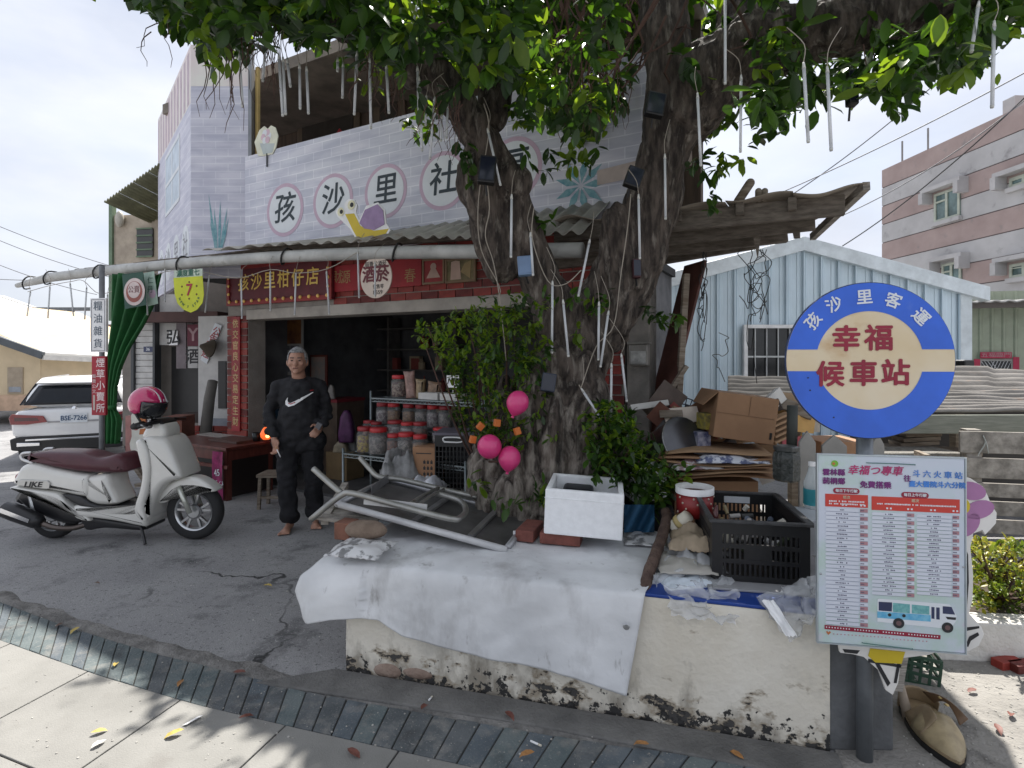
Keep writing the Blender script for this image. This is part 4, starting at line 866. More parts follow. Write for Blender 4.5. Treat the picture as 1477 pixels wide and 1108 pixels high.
t = thing('black_cup', 'small black tin cup on the low table below the couplet', 'cup', P(326, 634, 6.35)); mb = MB(); o = TF @ Vector((-.12, .576, -.45)); mb.lathe([(.04, 0), (.045, .1), (.041, .1), (.036, .006), (.001, .006)], o, 14); mb.build('cup', M_('tin_black', (.03, .035, .035), .3, .5), t, smooth=True)
mb = MB(); mb.b2(-.62, -.12, .577, .60, -.5, -.2, TF); tag(mb.build('tray', M_('brown_tray', (.09, .05, .04), .5)), 'flat brown tray lying on the low table', 'tray')
mb = MB(); mb.b2(-1.2, -.5, .577, .59, -.6, -.42, TF); tag(mb.build('pale_board', M_('pale_board', (.36, .33, .30), .6)), 'pale board edge lying along the back of the low table', 'board')
# small wooden stool beyond the man
t = thing('wooden_stool', 'small dark wooden stool in the shade behind the man', 'stool', P(397, 706, 5.75)); o = P(397, 706, 5.75); o.z = 0
mb = MB(); mb.box((0, 0, .34), (.28, .26, .03), Matrix.Translation(o)); mb.build('seat', wood, t)
for sx in (-1, 1):
    for sy in (-1, 1): mb = MB(); mb.bar((sx * .12, sy * .11, 0), (sx * .11, sy * .1, .324), .03, .03, Matrix.Translation(o)); mb.build('leg', wood, t)
mb = MB(); mb.bar((-.12, -.105, .12), (.12, -.105, .12), .02, .025, Matrix.Translation(o)); mb.build('stretcher', wood, t)
# ================================================================== LEFT BACKGROUND
def house_box(x0, x1, y0, y1, z, M=None): mb = MB(); mb.b2(x0, x1, y0, y1, 0, z, M); return mb
# cream bungalow with a white roof, far left behind the car
cwall = M_('cream_wall', (.56, .45, .30), .85, var=.08, scale=2); wroof = M_('white_roof', (.70, .69, .66), .6, var=.06, scale=2)
BG = thing('bungalow', 'cream bungalow with long white sloping roof behind the white car', 'house', P(20, 560, 16))
hd = 16.0
def bp(px, py, d=hd): return P(px, py, d)
c0 = bp(-60, 560); 
mb = MB(); e = bp(60, 510); 
# gable wall turned to the viewer (left) and long wall going right
gx0, gx1 = bp(-120, 500).x, bp(58, 500).x; gz = bp(58, 509).z; gt = bp(-40, 462).z
mb.prism([(gx0, 0), (gx1, 0), (gx1, gz), (gx0, gz + (gt - gz) * 1.75)], -6.0, 0, frame((0, hd, 0), (1, 0, 0))); mb.build('gable_wall', cwall, BG)
mb = MB(); a, b = bp(58, 560), bp(205, 560, 19.0); lw = frame((a.x, a.y + .01, 0), (b - a).normalized() * 1.0 - Vector((0, 0, (b - a).normalized().z))); ll = (b - a).length
mb.b2(.02, ll, 0, gz - .05, -.2, 0, lw); mb.build('long_wall', cwall, BG)
mb = MB(); zt = bp(60, 478).z
mb.add([bp(60, 511, hd - .3), P(210, 519, 18.6), P(210, 485, 23), P(0, 475, 22), bp(-130, 437, hd - .3), P(-130, 430, 22)], [(0, 1, 2, 3), (0, 3, 5, 4)]); mb.build('roof', wroof, BG, solid=.12)
mb = MB(); mb.bar(bp(-130, 445, hd - .35), bp(62, 513, hd - .35), .1, .2); mb.build('verge_board', M_('dark_verge', (.07, .08, .09), .6), BG)
mb = MB(); mb.bar(bp(62, 516, hd - .35), P(212, 523, 18.5), .1, .12); mb.build('gutter', M_('pale_gutter', (.6, .58, .54), .5), BG)
gF = frame((0, hd, 0), (1, 0, 0))
a0, b0 = hit(12, 568, gF), hit(34, 530, gF)
mb = MB(); mb.b2(a0[0], b0[0], a0[1], b0[1], .002, .03, gF); w_ = mb.build('window', M_('window_recess', (.33, .27, .2), .7), BG)
mb = MB(); mb.b2(a0[0] + .05, b0[0] - .05, a0[1] + .05, a0[1] + .2, .031, .04, gF); mb.build('sill', M_('grey_glass', (.25, .27, .3), .3), w_)
mb = MB(); mb.b2(gx0, gx1, 0, bp(0, 570).z, .002, .05, gF); mb.build('plinth', M_('orange_plinth', (.52, .36, .25), .8), BG)
a = hit(186, 548, lw); mb = MB(); mb.b2(a[0] - .3, a[0] + .3, a[1] - .5, a[1] + .5, .002, .05, lw); w_ = mb.build('window', M_('dark_window', (.05, .05, .05), .2), BG)
for k in range(4): mb = MB(); x = a[0] - .3 + k * .2; mb.b2(x - .015, x + .015, a[1] - .5, a[1] + .5, .051, .07, lw); mb.build('window_bar', white, w_)
# brown terrace with grey railing behind the bungalow
TR = thing('terrace', 'brown roof terrace with dark railing above the white roof', 'building', P(90, 480, 26))
mb = MB(); p = P(50, 476, 26); q = P(135, 470, 26); mb.b2(p.x, q.x + 1.5, 26, 30, 0, P(0, 468, 26).z); mb.build('wall', M_('brown_wall', (.20, .11, .085), .85), TR)
z0, z1 = P(0, 468, 26).z, P(0, 445, 26).z
for px in (52, 100, 140): mb = MB(); x = P(px, 0, 26).x; mb.b2(x - .1, x + .1, 26, 26.2, z0 + .002, z1 - .1); mb.build('railing_post', M_('rail_grey', (.14, .15, .16), .6), TR)
mb = MB(); mb.b2(P(48, 0, 26).x, P(150, 0, 26).x, 25.95, 26.2, z1 - .099, z1 + .05); mb.build('railing', M_('rail_grey', (.14, .15, .16)), TR)
mb = MB(); x0, x1 = P(-90, 0, 30).x, P(52, 0, 30).x; mb.prism([(x0, 0), (x1, 0), (x1, P(0, 466, 30).z), (x0, P(0, 415, 30).z)], -34, -30, frame((0, 0, 0), (1, 0, 0))); t = tag(mb.build('grey_house', M_('far_grey', (.50, .50, .48), .8)), 'far pale grey house end at the left edge of the photo', 'house')
# annex of the shop with a green corrugated roof
AX = thing('annex', 'small beige annex with corrugated green roof behind the printed side wall', 'building', P(190, 560, 10))
aw = M_('annex_wall', (.40, .34, .27), .85, var=.15)
aF = frame((P(163, 0, 10).x, 10, 0), (1, -.15, 0)); wid = hit(236, 500, aF)[0] + .5
mb = MB(); mb.b2(0, wid, 2.2, 4.1, -3, 0, aF); mb.build('wall', aw, AX)
mb = MB(); mb.b2(-.05, 0.02, 2.2, 4.35, -.05, .04, aF); mb.build('corner_post', M_('green_steel', (.13, .19, .12), .6), AX)
p0, p1 = P(150, 292, 9.0), P(236, 232, 8.6)
for k in range(4):
    mb = MB(); u0, u1 = k / 4, (k + 1) / 4 - .002
    mb.grid(20, 3, lambda u, v: p0.lerp(p1, lerp(u0, u1, u)) + Vector((.35 * v, 2.2 * v, -.28 * v + .025 * math.sin(u * 10 * math.pi)))); mb.build('roof_sheet', M_('olive_sheet', (.17, .17, .10), .6, .1, var=.2), AX, smooth=True, solid=.01)
a0, b0 = hit(199, 371, aF), hit(222, 330, aF); mb = MB(); mb.b2(a0[0], b0[0], a0[1], b0[1], .002, .03, aF); w_ = mb.build('window', M_('dark_window', (.05, .05, .05)), AX)
for k in range(5): mb = MB(); y = lerp(a0[1], b0[1], k / 4); mb.b2(a0[0], b0[0], y - .012, y + .012, .031, .05, aF); mb.build('window_bar', M_('green_steel', (.11, .19, .10)), w_)
mb = MB(); o = aF @ Vector((hit(178, 318, aF)[0], hit(178, 318, aF)[1], .08)); mb.ell(o, (.07, .07, .15)); mb.build('wall_lamp', M_('lamp_cream', (.45, .42, .36), .5), AX, smooth=True)
# shop fronts seen under the awning behind the scooter
NB = thing('neighbour_shop', 'neighbouring shop front with white slatted wall and dark doorway seen under the awning', 'building', P(250, 600, 9.5))
nF = frame((P(196, 0, 9.3).x, 9.3, 0), (1, -.1, 0)); nx = lambda px, py: hit(px, py, nF)
slat = M_('white_slat', (.55, .54, .52), .6)
w0, w1 = nx(196, 500)[0], nx(223, 500)[0]; 
for k in range(22): mb = MB(); mb.b2(w0, w1, .1 + k * .1, .19 + k * .1, -.05, .005 * (k % 2), nF); mb.build('slat', slat, NB)
mb = MB(); mb.b2(w0 - .05, w0 - .002, 0, 2.9, -.1, .05, nF); mb.build('post', M_('dark_post', (.06, .065, .07), .5), NB)
mb = MB(); mb.b2(w1 + .002, w1 + .04, 0, 2.9, -.1, .05, nF); mb.build('post', M_('dark_post', (.06, .065, .07)), NB)
mb = MB(); mb.b2(w0 - .5, w1 + 3.2, 0, 3.0, -.4, -.3, nF); mb.build('back_wall', M_('dim_wall', (.20, .18, .16), .85), NB)
mb = MB(); mb.b2(nx(223, 500)[0] + .05, nx(262, 500)[0], 1.75, 2.6, -.29, -.05, nF); mb.build('fascia', M_('pale_fascia', (.50, .49, .47), .7), NB)
mb = MB(); mb.b2(nx(230, 500)[0], nx(285, 500)[0], .3, 1.72, -.299, -.28, nF); mb.build('doorway', M_('dark_door', (.025, .024, .024), .4), NB)
mb = MB(); mb.b2(nx(196, 460)[0], nx(330, 460)[0], nx(250, 466)[1], nx(250, 452)[1], .0, .3, nF); mb.build('beam', M_('red_brown_beam', (.075, .035, .03), .7), NB)
mb = MB(); mb.b2(nx(256, 0)[0], nx(270, 0)[0], nx(0, 531)[1], nx(0, 467)[1], .01, .03, nF); mb.build('curtain_panel', M_('mauve_panel', (.20, .17, .18), .8), NB)
def nsign(lab, x0, y0, x1, y1, m, ch, cm, size, c=.06):
    a0, b0 = hit(x0, y1, nF, c); a1, b1 = hit(x1, y0, nF, c); t = thing('shop_sign', lab, 'sign', nF @ Vector((a0, b0, c)))
    mb = MB(); mb.b2(a0, a1, b0, b1, c - .02, c, nF); mb.build('board', m, t); text(ch, size, nF, (a0 + a1) / 2, (b0 + b1) / 2, cm, t, c=c + .002, bold=.02); return t
nsign('small pale sign with a bold black character under the awning', 244, 477, 256, 498, white, '弘', ink, .26)
nsign('white square sign with a black character below the red strip', 271, 500, 285, 531, M_('grey_white', (.45, .44, .43), .7), '酒', ink, .27, .05)
nsign('dark red hanging strip with a pale letter above the white square sign', 270, 468, 287, 499, M_('strip_red', (.12, .012, .03), .6), 'Y', M_('pale_pink', (.4, .25, .26), .6), .3, .05)
nsign('small house number plate on the white slatted wall', 207, 500, 220, 508, M_('plate_blue', (.05, .06, .12), .5), '36', whitep, .07, .05)
# white side wall with a diagonal red banner, straw hat, roll
WWF = frame((P(286, 0, 8.2).x, 8.2, 0), (1, -.25, 0)); wx = lambda px, py: hit(px, py, WWF)
t = thing('white_wall', 'white rendered wall with a narrow black window beside the brick pillar', 'wall', WWF.to_translation())
x1 = wx(333, 500)[0] + .6; mb = MB(); mb.b2(0, x1, 0, 2.15, -.15, 0, WWF); mb.build('panel', M_('wall_white', (.56, .55, .53), .8, var=.08), t)
a0, b0 = wx(316, 589); a1, b1 = wx(327, 521); mb = MB(); mb.b2(a0, a1, b0, b1, .001, .02, WWF); mb.build('window', black, t)
mb = MB(); mb.b2(wx(297, 600)[0], x1, 0, wx(300, 603)[1], .001, .05, WWF); mb.build('plinth', M_('grey_blue_plinth', (.28, .30, .34), .7), t)
q = [wx(x, y) for x, y in ((300, 525), (291, 519), (312, 466), (322, 470))]
BR = thing('diagonal_banner', 'white paper banner with red brushed characters tilted on the white wall', 'banner', WWF @ Vector((q[0][0], q[0][1], .03))); flat('paper', q, .022, .026, WWF, whitep, BR)
for i, ch in enumerate('公告歡迎'): f = (i + .5) / 4; x = lerp(317, 296, f); y = lerp(474, 516, f); a, b = wx(x, y); text(ch, .14, WWF, a, b, redp, BR, c=.03, rot=-.35, bold=.01)
mb = MB(); o = WWF @ Vector((*wx(314, 503), .12)); mb.lathe([(.14, 0), (.13, .02), (.06, .10), (.02, .16), (.001, .165)], (0, 0, 0), 16, Matrix.Translation(o) @ Matrix.Rotation(-1.2, 4, 'Y') @ Matrix.Rotation(.9, 4, 'X')); tag(mb.build('straw_hat', M_('hat_brown', (.09, .07, .05), .8), smooth=True), 'dark conical straw hat hung on the white wall over the banner', 'hat')
mb = MB(); mb.tube([P(296, 630, 7.4), P(302, 575, 7.55), P(307, 550, 7.65)], [.075, .07, .065], 12); tag(mb.build('canvas_roll', M_('roll_grey', (.16, .15, .135), .85, bump=.4, bscale=14), smooth=True), 'rolled grey canvas leaning on the white wall behind the low table', 'roll')
# brick box and planting behind the scooter
t = thing('brick_planter', 'red brick planting box behind the scooter', 'planter', P(250, 650, 8.2))
for r in range(6):
    for k in range(7):
        p = P(236, 0, 8.0); mb = MB(); x = p.x + k * .21 + (.1 if r % 2 else 0); mb.b2(x, x + .195, 8.0, 8.1, .05 + r * .085, .125 + r * .085); mb.build('brick', brickm[(k + r) % 3], t)
mb = MB(); p = P(236, 0, 8.02); mb.b2(p.x + .02, p.x + 1.5, 8.03, 8.5, 0, .54); mb.build('core', mortar, t)
mb = MB(); mb.b2(P(262, 0, 8.6).x, P(292, 0, 8.6).x, 8.6, 8.8, .3, P(0, 596, 8.6).z); tag(mb.build('dark_trough', M_('trough_brown', (.05, .035, .03), .7)), 'dark wooden plant trough in front of the neighbouring shop', 'trough')
mb = MB(); mb.b2(P(181, 0, 7.6).x, P(192, 0, 7.6).x, 7.6, 7.9, 0, P(0, 600, 7.6).z); tag(mb.build('pink_pier', M_('pink_pier', (.40, .20, .18), .8, var=.2)), 'low pink rendered pier beside the white cut-out board', 'pier')
mb = MB(); mb.b2(P(235, 0, 7.2).x, P(262, 0, 7.2).x, 7.2, 7.5, 0, P(0, 601, 7.2).z); tag(mb.build('terracotta_tub', M_('terracotta', (.20, .07, .045), .7, var=.2)), 'square terracotta tub behind the scooter handlebar', 'tub')
# white cartoon cut-out board and wooden folding stand
CO = thing('cutout_board', 'white smiling cut-out board with orange patches behind the scooter', 'cutout', G(200, 705)); cF = frame(P(188, 672, 6.2), (1, -.2, 0)); ch_ = lambda pts: [hit(x, y, cF) for x, y in pts]
flat('board', ch_([(188, 648), (187, 640), (190, 630), (189, 600), (193, 587), (199, 586), (206, 600), (210, 615), (210, 640), (212, 650), (203, 656), (192, 654)]), -.015, 0, cF, M_('board_cream', (.70, .69, .62), .5), CO)
flat('patch', ch_([(202, 602), (210, 604), (210, 612), (201, 610)]), .001, .003, cF, M_('orange_print', (.50, .16, .05), .6), CO); flat('patch', ch_([(202, 619), (210, 618), (209, 626), (201, 627)]), .001, .003, cF, M_('orange_print', (.5, .16, .05)), CO)
a, b = hit(196, 618, cF); flat('smile', disc(a, b, .032, 0, 14, .022), .001, .003, cF, M_('smile_pink', (.5, .15, .15), .6), CO)
for dx in (-.03, .03): flat('eye', disc(a + dx, b + .05, .011, 0, 8), .001, .003, cF, ink, CO)
flat('base', ch_([(190, 655), (212, 656), (211, 664), (191, 664)]), -.02, .002, cF, M_('yellow_print', (.6, .45, .02)), CO)
t = thing('folding_stand', 'brown wooden trestle stand under the white cut-out board', 'stand', G(212, 718))
for (p, q) in (((195, 662), (232, 662)), ((230, 664), (200, 720)), ((192, 668), (225, 715)), ((197, 700), (222, 696))): mb = MB(); mb.bar(P(*p, 6.0), P(*q, 5.95), .05, .04); mb.build('slat', wood, t)
# ================================================================== WHITE SUV
carp = M_('white_car_paint', (.72, .73, .74), .22, var=.02, coat=1); glassd = M_('car_glass', (.010, .013, .018), .18, spec=.3); tailr = M_('tail_red', (.20, .006, .01), .15, coat=1); taild = M_('tail_dark', (.06, .004, .008), .12, coat=1)
CD = 10.3; co = P(107, 0, CD); CM = Matrix.Translation((co.x, CD, -.41)) @ rz(math.radians(27))
CAR = thing('parked_car', 'white suv parked with its rear to the viewer at the left', 'car', CM.to_translation())
CM = CM @ Matrix.Diagonal((.97, 1, .97, 1))
def loft(secs, mat, name, parent, smooth=True, M=CM, sub=1):
    mb = MB(); k = len(secs[0]); vs = [p for s in secs for p in s]; fs = []
    for i in range(len(secs) - 1):
        for j in range(k): fs.append((i * k + j, i * k + (j + 1) % k, (i + 1) * k + (j + 1) % k, (i + 1) * k + j))
    fs.append(tuple(reversed(range(k)))); fs.append(tuple((len(secs) - 1) * k + j for j in range(k)))
    mb.add(vs, fs, M); return mb.build(name, mat, parent, smooth=smooth, sub=sub)
def bsec(y, wl, wb, z0, z1, z2):   # lower body section: sill, shoulder, deck
    h = [(wl * .96, z0), (wl, z0 + .1), (wb, (z0 + z1) / 2 + .08), (wb * .985, z1), (wb * .90, z2)]
    return [(x, y, z) for x, z in h] + [(-x, y, z) for x, z in reversed(h)]
loft([bsec(.0, .90, .93, .50, .90, 1.02), bsec(.02, .92, .945, .47, .93, 1.06), bsec(.3, .94, .955, .36, .98, 1.08), bsec(.9, .945, .96, .3, .99, 1.08), bsec(2.2, .945, .95, .3, .97, 1.05), bsec(3.4, .94, .945, .3, .95, 1.02), bsec(4.2, .93, .93, .36, .86, .97), bsec(4.6, .82, .82, .42, .72, .80)], carp, 'body', CAR)
def gsec(y, wb, zb, wt, zt): h = [(wb, zb), (lerp(wb, wt, .75), lerp(zb, zt, .7)), (wt, zt - .03), (wt * .8, zt)]; return [(x, y, z) for x, z in h] + [(-x, y, z) for x, z in reversed(h)]
loft([gsec(.10, .87, 1.02, .80, 1.14), gsec(.28, .87, 1.04, .70, 1.42), gsec(.42, .87, 1.04, .65, 1.57), gsec(.9, .87, 1.04, .64, 1.635), gsec(2.0, .87, 1.03, .64, 1.64), gsec(2.7, .87, 1.02, .63, 1.58), gsec(3.6, .85, 1.0, .7, 1.06)], carp, 'cabin', CAR)
def bslope(z): return interp(z, [(1.05, .07), (1.14, .085), (1.42, .27), (1.56, .40)]) - .028
mb = MB(); mb.grid(10, 5, lambda u, v: ((u - .5) * 2 * lerp(.76, .60, v), bslope(lerp(1.12, 1.47, v)) - .012 + .05 * abs(u - .5) ** 2, lerp(1.12, 1.47, v)), CM); mb.build('rear_window', glassd, CAR, smooth=True, solid=.012)
mb = MB(); mb.add([(-.62, .20, 1.53), (.62, .20, 1.53), (.60, .46, 1.61), (-.60, .46, 1.61), (-.62, .22, 1.50), (.62, .22, 1.50), (.6, .46, 1.56), (-.6, .46, 1.56)], [(0, 1, 2, 3), (4, 5, 1, 0), (7, 6, 5, 4), (0, 3, 7, 4), (1, 5, 6, 2)], CM); mb.build('spoiler', carp, CAR, bev=.01)
mb = MB(); mb.bar((0, .155, 1.2), (.33, .165, 1.19), .012, .02, CM); mb.build('wiper', black, CAR)
for s in (-1, 1):
    mb = MB(); mb.prism([(s * .40, .80), (s * .46, .92), (s * .92, .965), (s * .955, .90), (s * .93, .775), (s * .70, .765)], -.03, .035, CM @ frame((0, 0, 0), (1, 0, 0))); tl = mb.build('taillight', tailr, CAR, bev=.008)
    mb = MB(); mb.prism([(s * .52, .83), (s * .55, .885), (s * .88, .905), (s * .87, .835)], .0355, .04, CM @ frame((0, 0, 0), (1, 0, 0))); mb.build('light_strip', taild, tl)
    mb = MB(); mb.add([(s * .905, .38, 1.10), (s * .905, 1.2, 1.09), (s * .70, 1.0, 1.52), (s * .71, .55, 1.50), ], [(0, 1, 2, 3)], CM); mb.build('quarter_window', glassd, CAR, solid=.02)
    mb = MB(); mb.add([(s * .905, 1.28, 1.09), (s * .905, 3.0, 1.07), (s * .70, 2.5, 1.52), (s * .70, 1.1, 1.54)], [(0, 1, 2, 3)], CM); mb.build('side_window', glassd, CAR, solid=.02)
    mb = MB(); mb.bar((s * .61, .6, 1.60), (s * .60, 2.4, 1.615), .03, .03, CM); mb.build('roof_rail', chrome, CAR)
    for yy in (.78, 3.65):
        WM = CM @ Matrix.Translation((s * .84, yy, .355)); mb = MB(); mb.lathe([(.2, -.11), (.34, -.115), (.36, -.08), (.36, .08), (.34, .115), (.2, .11)], (0, 0, 0), 28, WM, 'X'); wh = mb.build('wheel', M_('tyre', (.022, .022, .023), .85, bump=.2), CAR, smooth=True)
        mb = MB(); mb.lathe([(.2, .09), (.24, .112), (.22, .10), (.04, .06), (.001, .065)], (0, 0, 0), 20, WM @ (Matrix.Identity(4) if s > 0 else rz(math.pi)), 'X'); mb.build('rim', steel, wh, smooth=True)
    mb = MB(); mb.prism([(s * .50, .36), (s * .50, .42), (s * .84, .44), (s * .84, .36)], .02, .05, CM @ frame((0, 0, 0), (1, 0, 0))); mb.build('exhaust_tip', chrome, CAR, bev=.01)
mb = MB(); mb.prism([(-.93, .30), (-.95, .50), (-.80, .54), (.80, .54), (.95, .50), (.93, .30), (.7, .25), (-.7, .25)], -.25, .012, CM @ frame((0, 0, 0), (1, 0, 0))); mb.build('bumper_lower', black, CAR, bev=.02)
mb = MB(); mb.bar((-.72, -.02, .475), (.72, -.02, .475), .02, .035, CM); mb.build('chrome_trim', chrome, CAR, bev=.006)
mb = MB(); mb.bar((-.40, .0, .795), (.40, .0, .795), .02, .03, CM); mb.build('tailgate_crease', M_('shadow_gap', (.3, .3, .31), .4), CAR)
mb = MB(); mb.b2(-.03, .03, -.02, .3, .2, .5, CM); 
pf = CM @ frame((0, -.012, .70), (1, 0, 0)) @ Matrix.Translation((0, .155, .005)); mb = MB(); mb.b2(-.21, .21, -.085, .085, -.01, .008); pltt = mb.build('licence_plate', M_('plate_white', (.62, .66, .70), .4), CAR, fr=pf, bev=.004)
text('BSE-7266', .125, pf, 0, 0, M_('plate_ink', (.02, .06, .14), .5), pltt, c=.011, bold=.02, sx=.85)
mb = MB(); mb.lathe([(.05, 0), (.05, .012), (.001, .014)], (0, 0, 0), 20, CM @ frame((0, .03, 1.03), (1, 0, 0))); mb.build('round_emblem', chrome, CAR, smooth=True)
# ================================================================== SCOOTER
SD = 4.76; sc = F / SD
SM = Matrix.Translation((P(81, 0, SD).x, SD, 0)) @ rz(math.radians(-1.5))
def sx(px, py): return ((px - 73) / sc, (776 - py) / sc)
def zpt(zx, zy): return sx(zx / 2.64, 380 + zy / 2.64)
def zps(l): return [zpt(*p) for p in l]
pearl = M_('pearl_white', (.66, .65, .61), .25, var=.03, coat=.8); seatm = M_('maroon_seat', (.075, .02, .028), .4, var=.15, bump=.1); sblk = M_('scooter_black', (.016, .016, .018), .35, var=.1)
SC = thing('scooter', 'pearl white scooter with maroon seat and a pink helmet on its handlebar', 'scooter', SM.to_translation())
def wheel(c, r, wd, spokes):
    WM = SM @ Matrix.Translation((c[0], 0, c[1])); ri = r * .68
    mb = MB(); mb.lathe([(ri, -wd * .7), (r * .86, -wd), (r * .97, -wd * .6), (r, 0), (r * .97, wd * .6), (r * .86, wd), (ri, wd * .7), (ri, -wd * .7)], (0, 0, 0), 36, WM, 'Y', cap=False); w_ = mb.build('wheel', M_('tyre', (.022, .022, .023)), SC, smooth=True)
    mb = MB(); mb.lathe([(ri * .99, -wd * .72), (ri * .9, -wd * .6), (ri * .86, 0), (ri * .9, wd * .6), (ri * .99, wd * .72)], (0, 0, 0), 36, WM, 'Y', cap=False); mb.build('rim', M_('alloy', (.55, .56, .57), .28, .9, var=.08), w_, smooth=True)
    mb = MB()
    for k in range(spokes):
        a = 2 * math.pi * k / spokes + .3; e = .22
        for q in (-e, e): mb.bar((.03 * math.cos(a), -wd * .25, .03 * math.sin(a)), (ri * .92 * math.cos(a + q), -wd * .35, ri * .92 * math.sin(a + q)), .018, .02, WM, (0, 1, 0))
    mb.lathe([(.05, -wd * .8), (.05, wd * .8)], (0, 0, 0), 14, WM, 'Y'); mb.build('spokes', M_('alloy', (.55, .56, .57)), w_)
    mb = MB(); mb.lathe([(.06, -wd * .62), (ri * .40, -wd * .62), (ri * .40, -wd * .52), (.06, -wd * .52)], (0, 0, 0), 24, WM, 'Y'); mb.build('brake_disc', M_('disc_steel', (.2, .2, .21), .3, .9), w_)
rc, fc = zpt(190, 968), zpt(733, 940)
wheel((rc[0], .205), .205, .055, 5); wheel((fc[0], .24), .24, .05, 5)
def closed(pts, k=3):
    n = len(pts); V = [Vector(p) for p in pts]; out = []
    for i in range(n):
        p0, p1, p2, p3 = V[i - 1], V[i], V[(i + 1) % n], V[(i + 2) % n]
        for j in range(k): t = j / k; out.append(.5 * ((2 * p1) + (p2 - p0) * t + (2 * p0 - 5 * p1 + 4 * p2 - p3) * t * t + (3 * p1 - p0 - 3 * p2 + p3) * t ** 3))
    return [tuple(p) for p in out]
def pil(name, pts, w, r, mat, **k): mb = MB(); mb.pillow(closed(zps(pts)), w, r, SM, k.get('taper')); o = mb.build(name, mat, k.get('parent', SC), smooth=True); o.data.set_sharp_from_angle(angle=math.radians(38)); return o
tp = lambda x, y: 1.0
# rear body cowl, side lower skirt, floorboard, leg shield, front apron
pil('rear_cowl', [(96, 790), (115, 762), (160, 750), (230, 770), (330, 790), (368, 800), (372, 868), (330, 872), (262, 858), (190, 846), (90, 834), (84, 812)], .155, .05, pearl)
pil('rear_panel', [(88, 836), (180, 848), (258, 862), (300, 905), (345, 930), (380, 960), (330, 952), (285, 905), (240, 880), (150, 860), (88, 850)], .165, .02, pearl)
pil('seat_post', [(340, 796), (366, 798), (430, 792), (446, 840), (470, 890), (462, 905), (420, 908), (380, 902), (345, 875)], .140, .055, pearl)
pil('under_cover', [(270, 865), (340, 872), (400, 905), (560, 912), (560, 925), (400, 930), (330, 905)], .15, .015, sblk)
pil('floorboard', [(318, 905), (380, 908), (480, 915), (560, 912), (585, 880), (600, 905), (592, 975), (560, 978), (480, 962), (380, 950), (335, 945)], .17, .04, pearl)
pil('keel', [(330, 948), (400, 955), (560, 980), (585, 985), (560, 1000), (420, 992), (350, 1000)], .12, .02, sblk)
pil('leg_shield', [(556, 668), (580, 660), (600, 690), (612, 760), (602, 850), (588, 905), (596, 960), (560, 940), (552, 905), (572, 840), (580, 780), (566, 720)], .19, .03, pearl)
pil('front_apron', [(566, 660), (600, 650), (645, 652), (672, 676), (694, 725), (718, 790), (708, 806), (660, 822), (630, 858), (612, 900), (600, 950), (586, 940), (584, 850), (590, 760), (578, 690)], .165, .05, pearl)
pil('front_fender', [(608, 905), (618, 865), (645, 832), (690, 810), (740, 806), (786, 824), (822, 856), (806, 862), (770, 852), (730, 848), (690, 852), (660, 872), (640, 900)], .075, .03, pearl)
pil('headset', [(556, 650), (572, 618), (600, 600), (636, 606), (650, 640), (640, 668), (600, 676), (570, 672)], .12, .05, pearl)
pil('dash', [(566, 612), (590, 588), (622, 592), (636, 610), (604, 604)], .10, .02, sblk)
# seat with rolled edge
pil('seat', [(130, 722), (170, 712), (250, 711), (330, 716), (390, 732), (430, 728), (465, 718), (490, 735), (498, 765), (492, 786), (420, 788), (320, 782), (230, 768), (160, 752), (132, 740)], .15, .06, seatm, taper=lambda x, y: 1 - .25 * max(0, (x - .55) / .25) if x > .55 else 1)
mb = MB(); pp = [(150, 752), (112, 742), (101, 726), (112, 716), (140, 714)]
for s in (-1, 1): mb.tube(smooth_path([SM @ Vector((zpt(*p)[0], s * .11, zpt(*p)[1])) for p in pp], 4), .012, 8)
a = zpt(101, 726); mb.tube([SM @ Vector((a[0], -.115, a[1])), SM @ Vector((a[0] - .02, 0, a[1])), SM @ Vector((a[0], .115, a[1]))], .012, 8); mb.build('grab_rail', M_('rail_silver', (.6, .6, .6), .3, .6), SC, smooth=True)
# tail lamp, side badge plate
mb = MB(); a = zpt(86, 806); mb.ell((a[0] - .0, 0, a[1]), (.05, .12, .045), None, 16, 10, SM); mb.build('tail_lamp', tailr, SC, smooth=True)
bf = SM @ frame((0, -.158, 0), (1, 0, 0)); mb = MB(); q = zps([(112, 815), (122, 808), (225, 812), (234, 822), (230, 842), (205, 842), (110, 830)]); mb.prism(q, -.004, .012); bd = mb.build('side_badge', M_('badge_silver', (.50, .50, .48), .3, .5), SC, fr=bf, bev=.004)
a = zpt(170, 827); text('LIKE', .062, bf, a[0], a[1], sblk, bd, c=.014, shear=.25, bold=.03, sx=1.3)
# engine, muffler, exhaust, air box
mb = MB(); mb.pillow(zps([(95, 850), (180, 862), (250, 885), (310, 930), (330, 975), (280, 985), (230, 975), (190, 960), (120, 930), (75, 890)]), .10, .04, SM); mb.build('engine_cover', sblk, SC, smooth=True)
mb = MB(); a, b, c = zpt(66, 916), zpt(110, 932), zpt(205, 968); mb.tube([SM @ Vector((p[0], -.17, p[1])) for p in (zpt(56, 908), a, b, zpt(185, 960), c)], [.035, .066, .070, .062, .04], 16); mf = mb.build('muffler', sblk, SC, smooth=True)
mb = MB(); mb.add([SM @ Vector((zpt(x, y)[0], -.238 if i < 4 else -.235, zpt(x, y)[1])) for i, (x, y) in enumerate(((78, 905), (185, 945), (180, 958), (72, 920)))], [(0, 1, 2, 3)]); mb.build('heat_shield', chrome, mf, solid=.004)
mb = MB(); mb.tube(smooth_path([SM @ Vector((zpt(*p)[0], y, zpt(*p)[1])) for p, y in (((205, 968), -.17), ((250, 985), -.16), ((310, 990), -.13), ((360, 975), -.08))], 4), .022, 10); mb.build('exhaust_pipe', M_('burnt_pipe', (.12, .10, .09), .4, .8), SC, smooth=True)
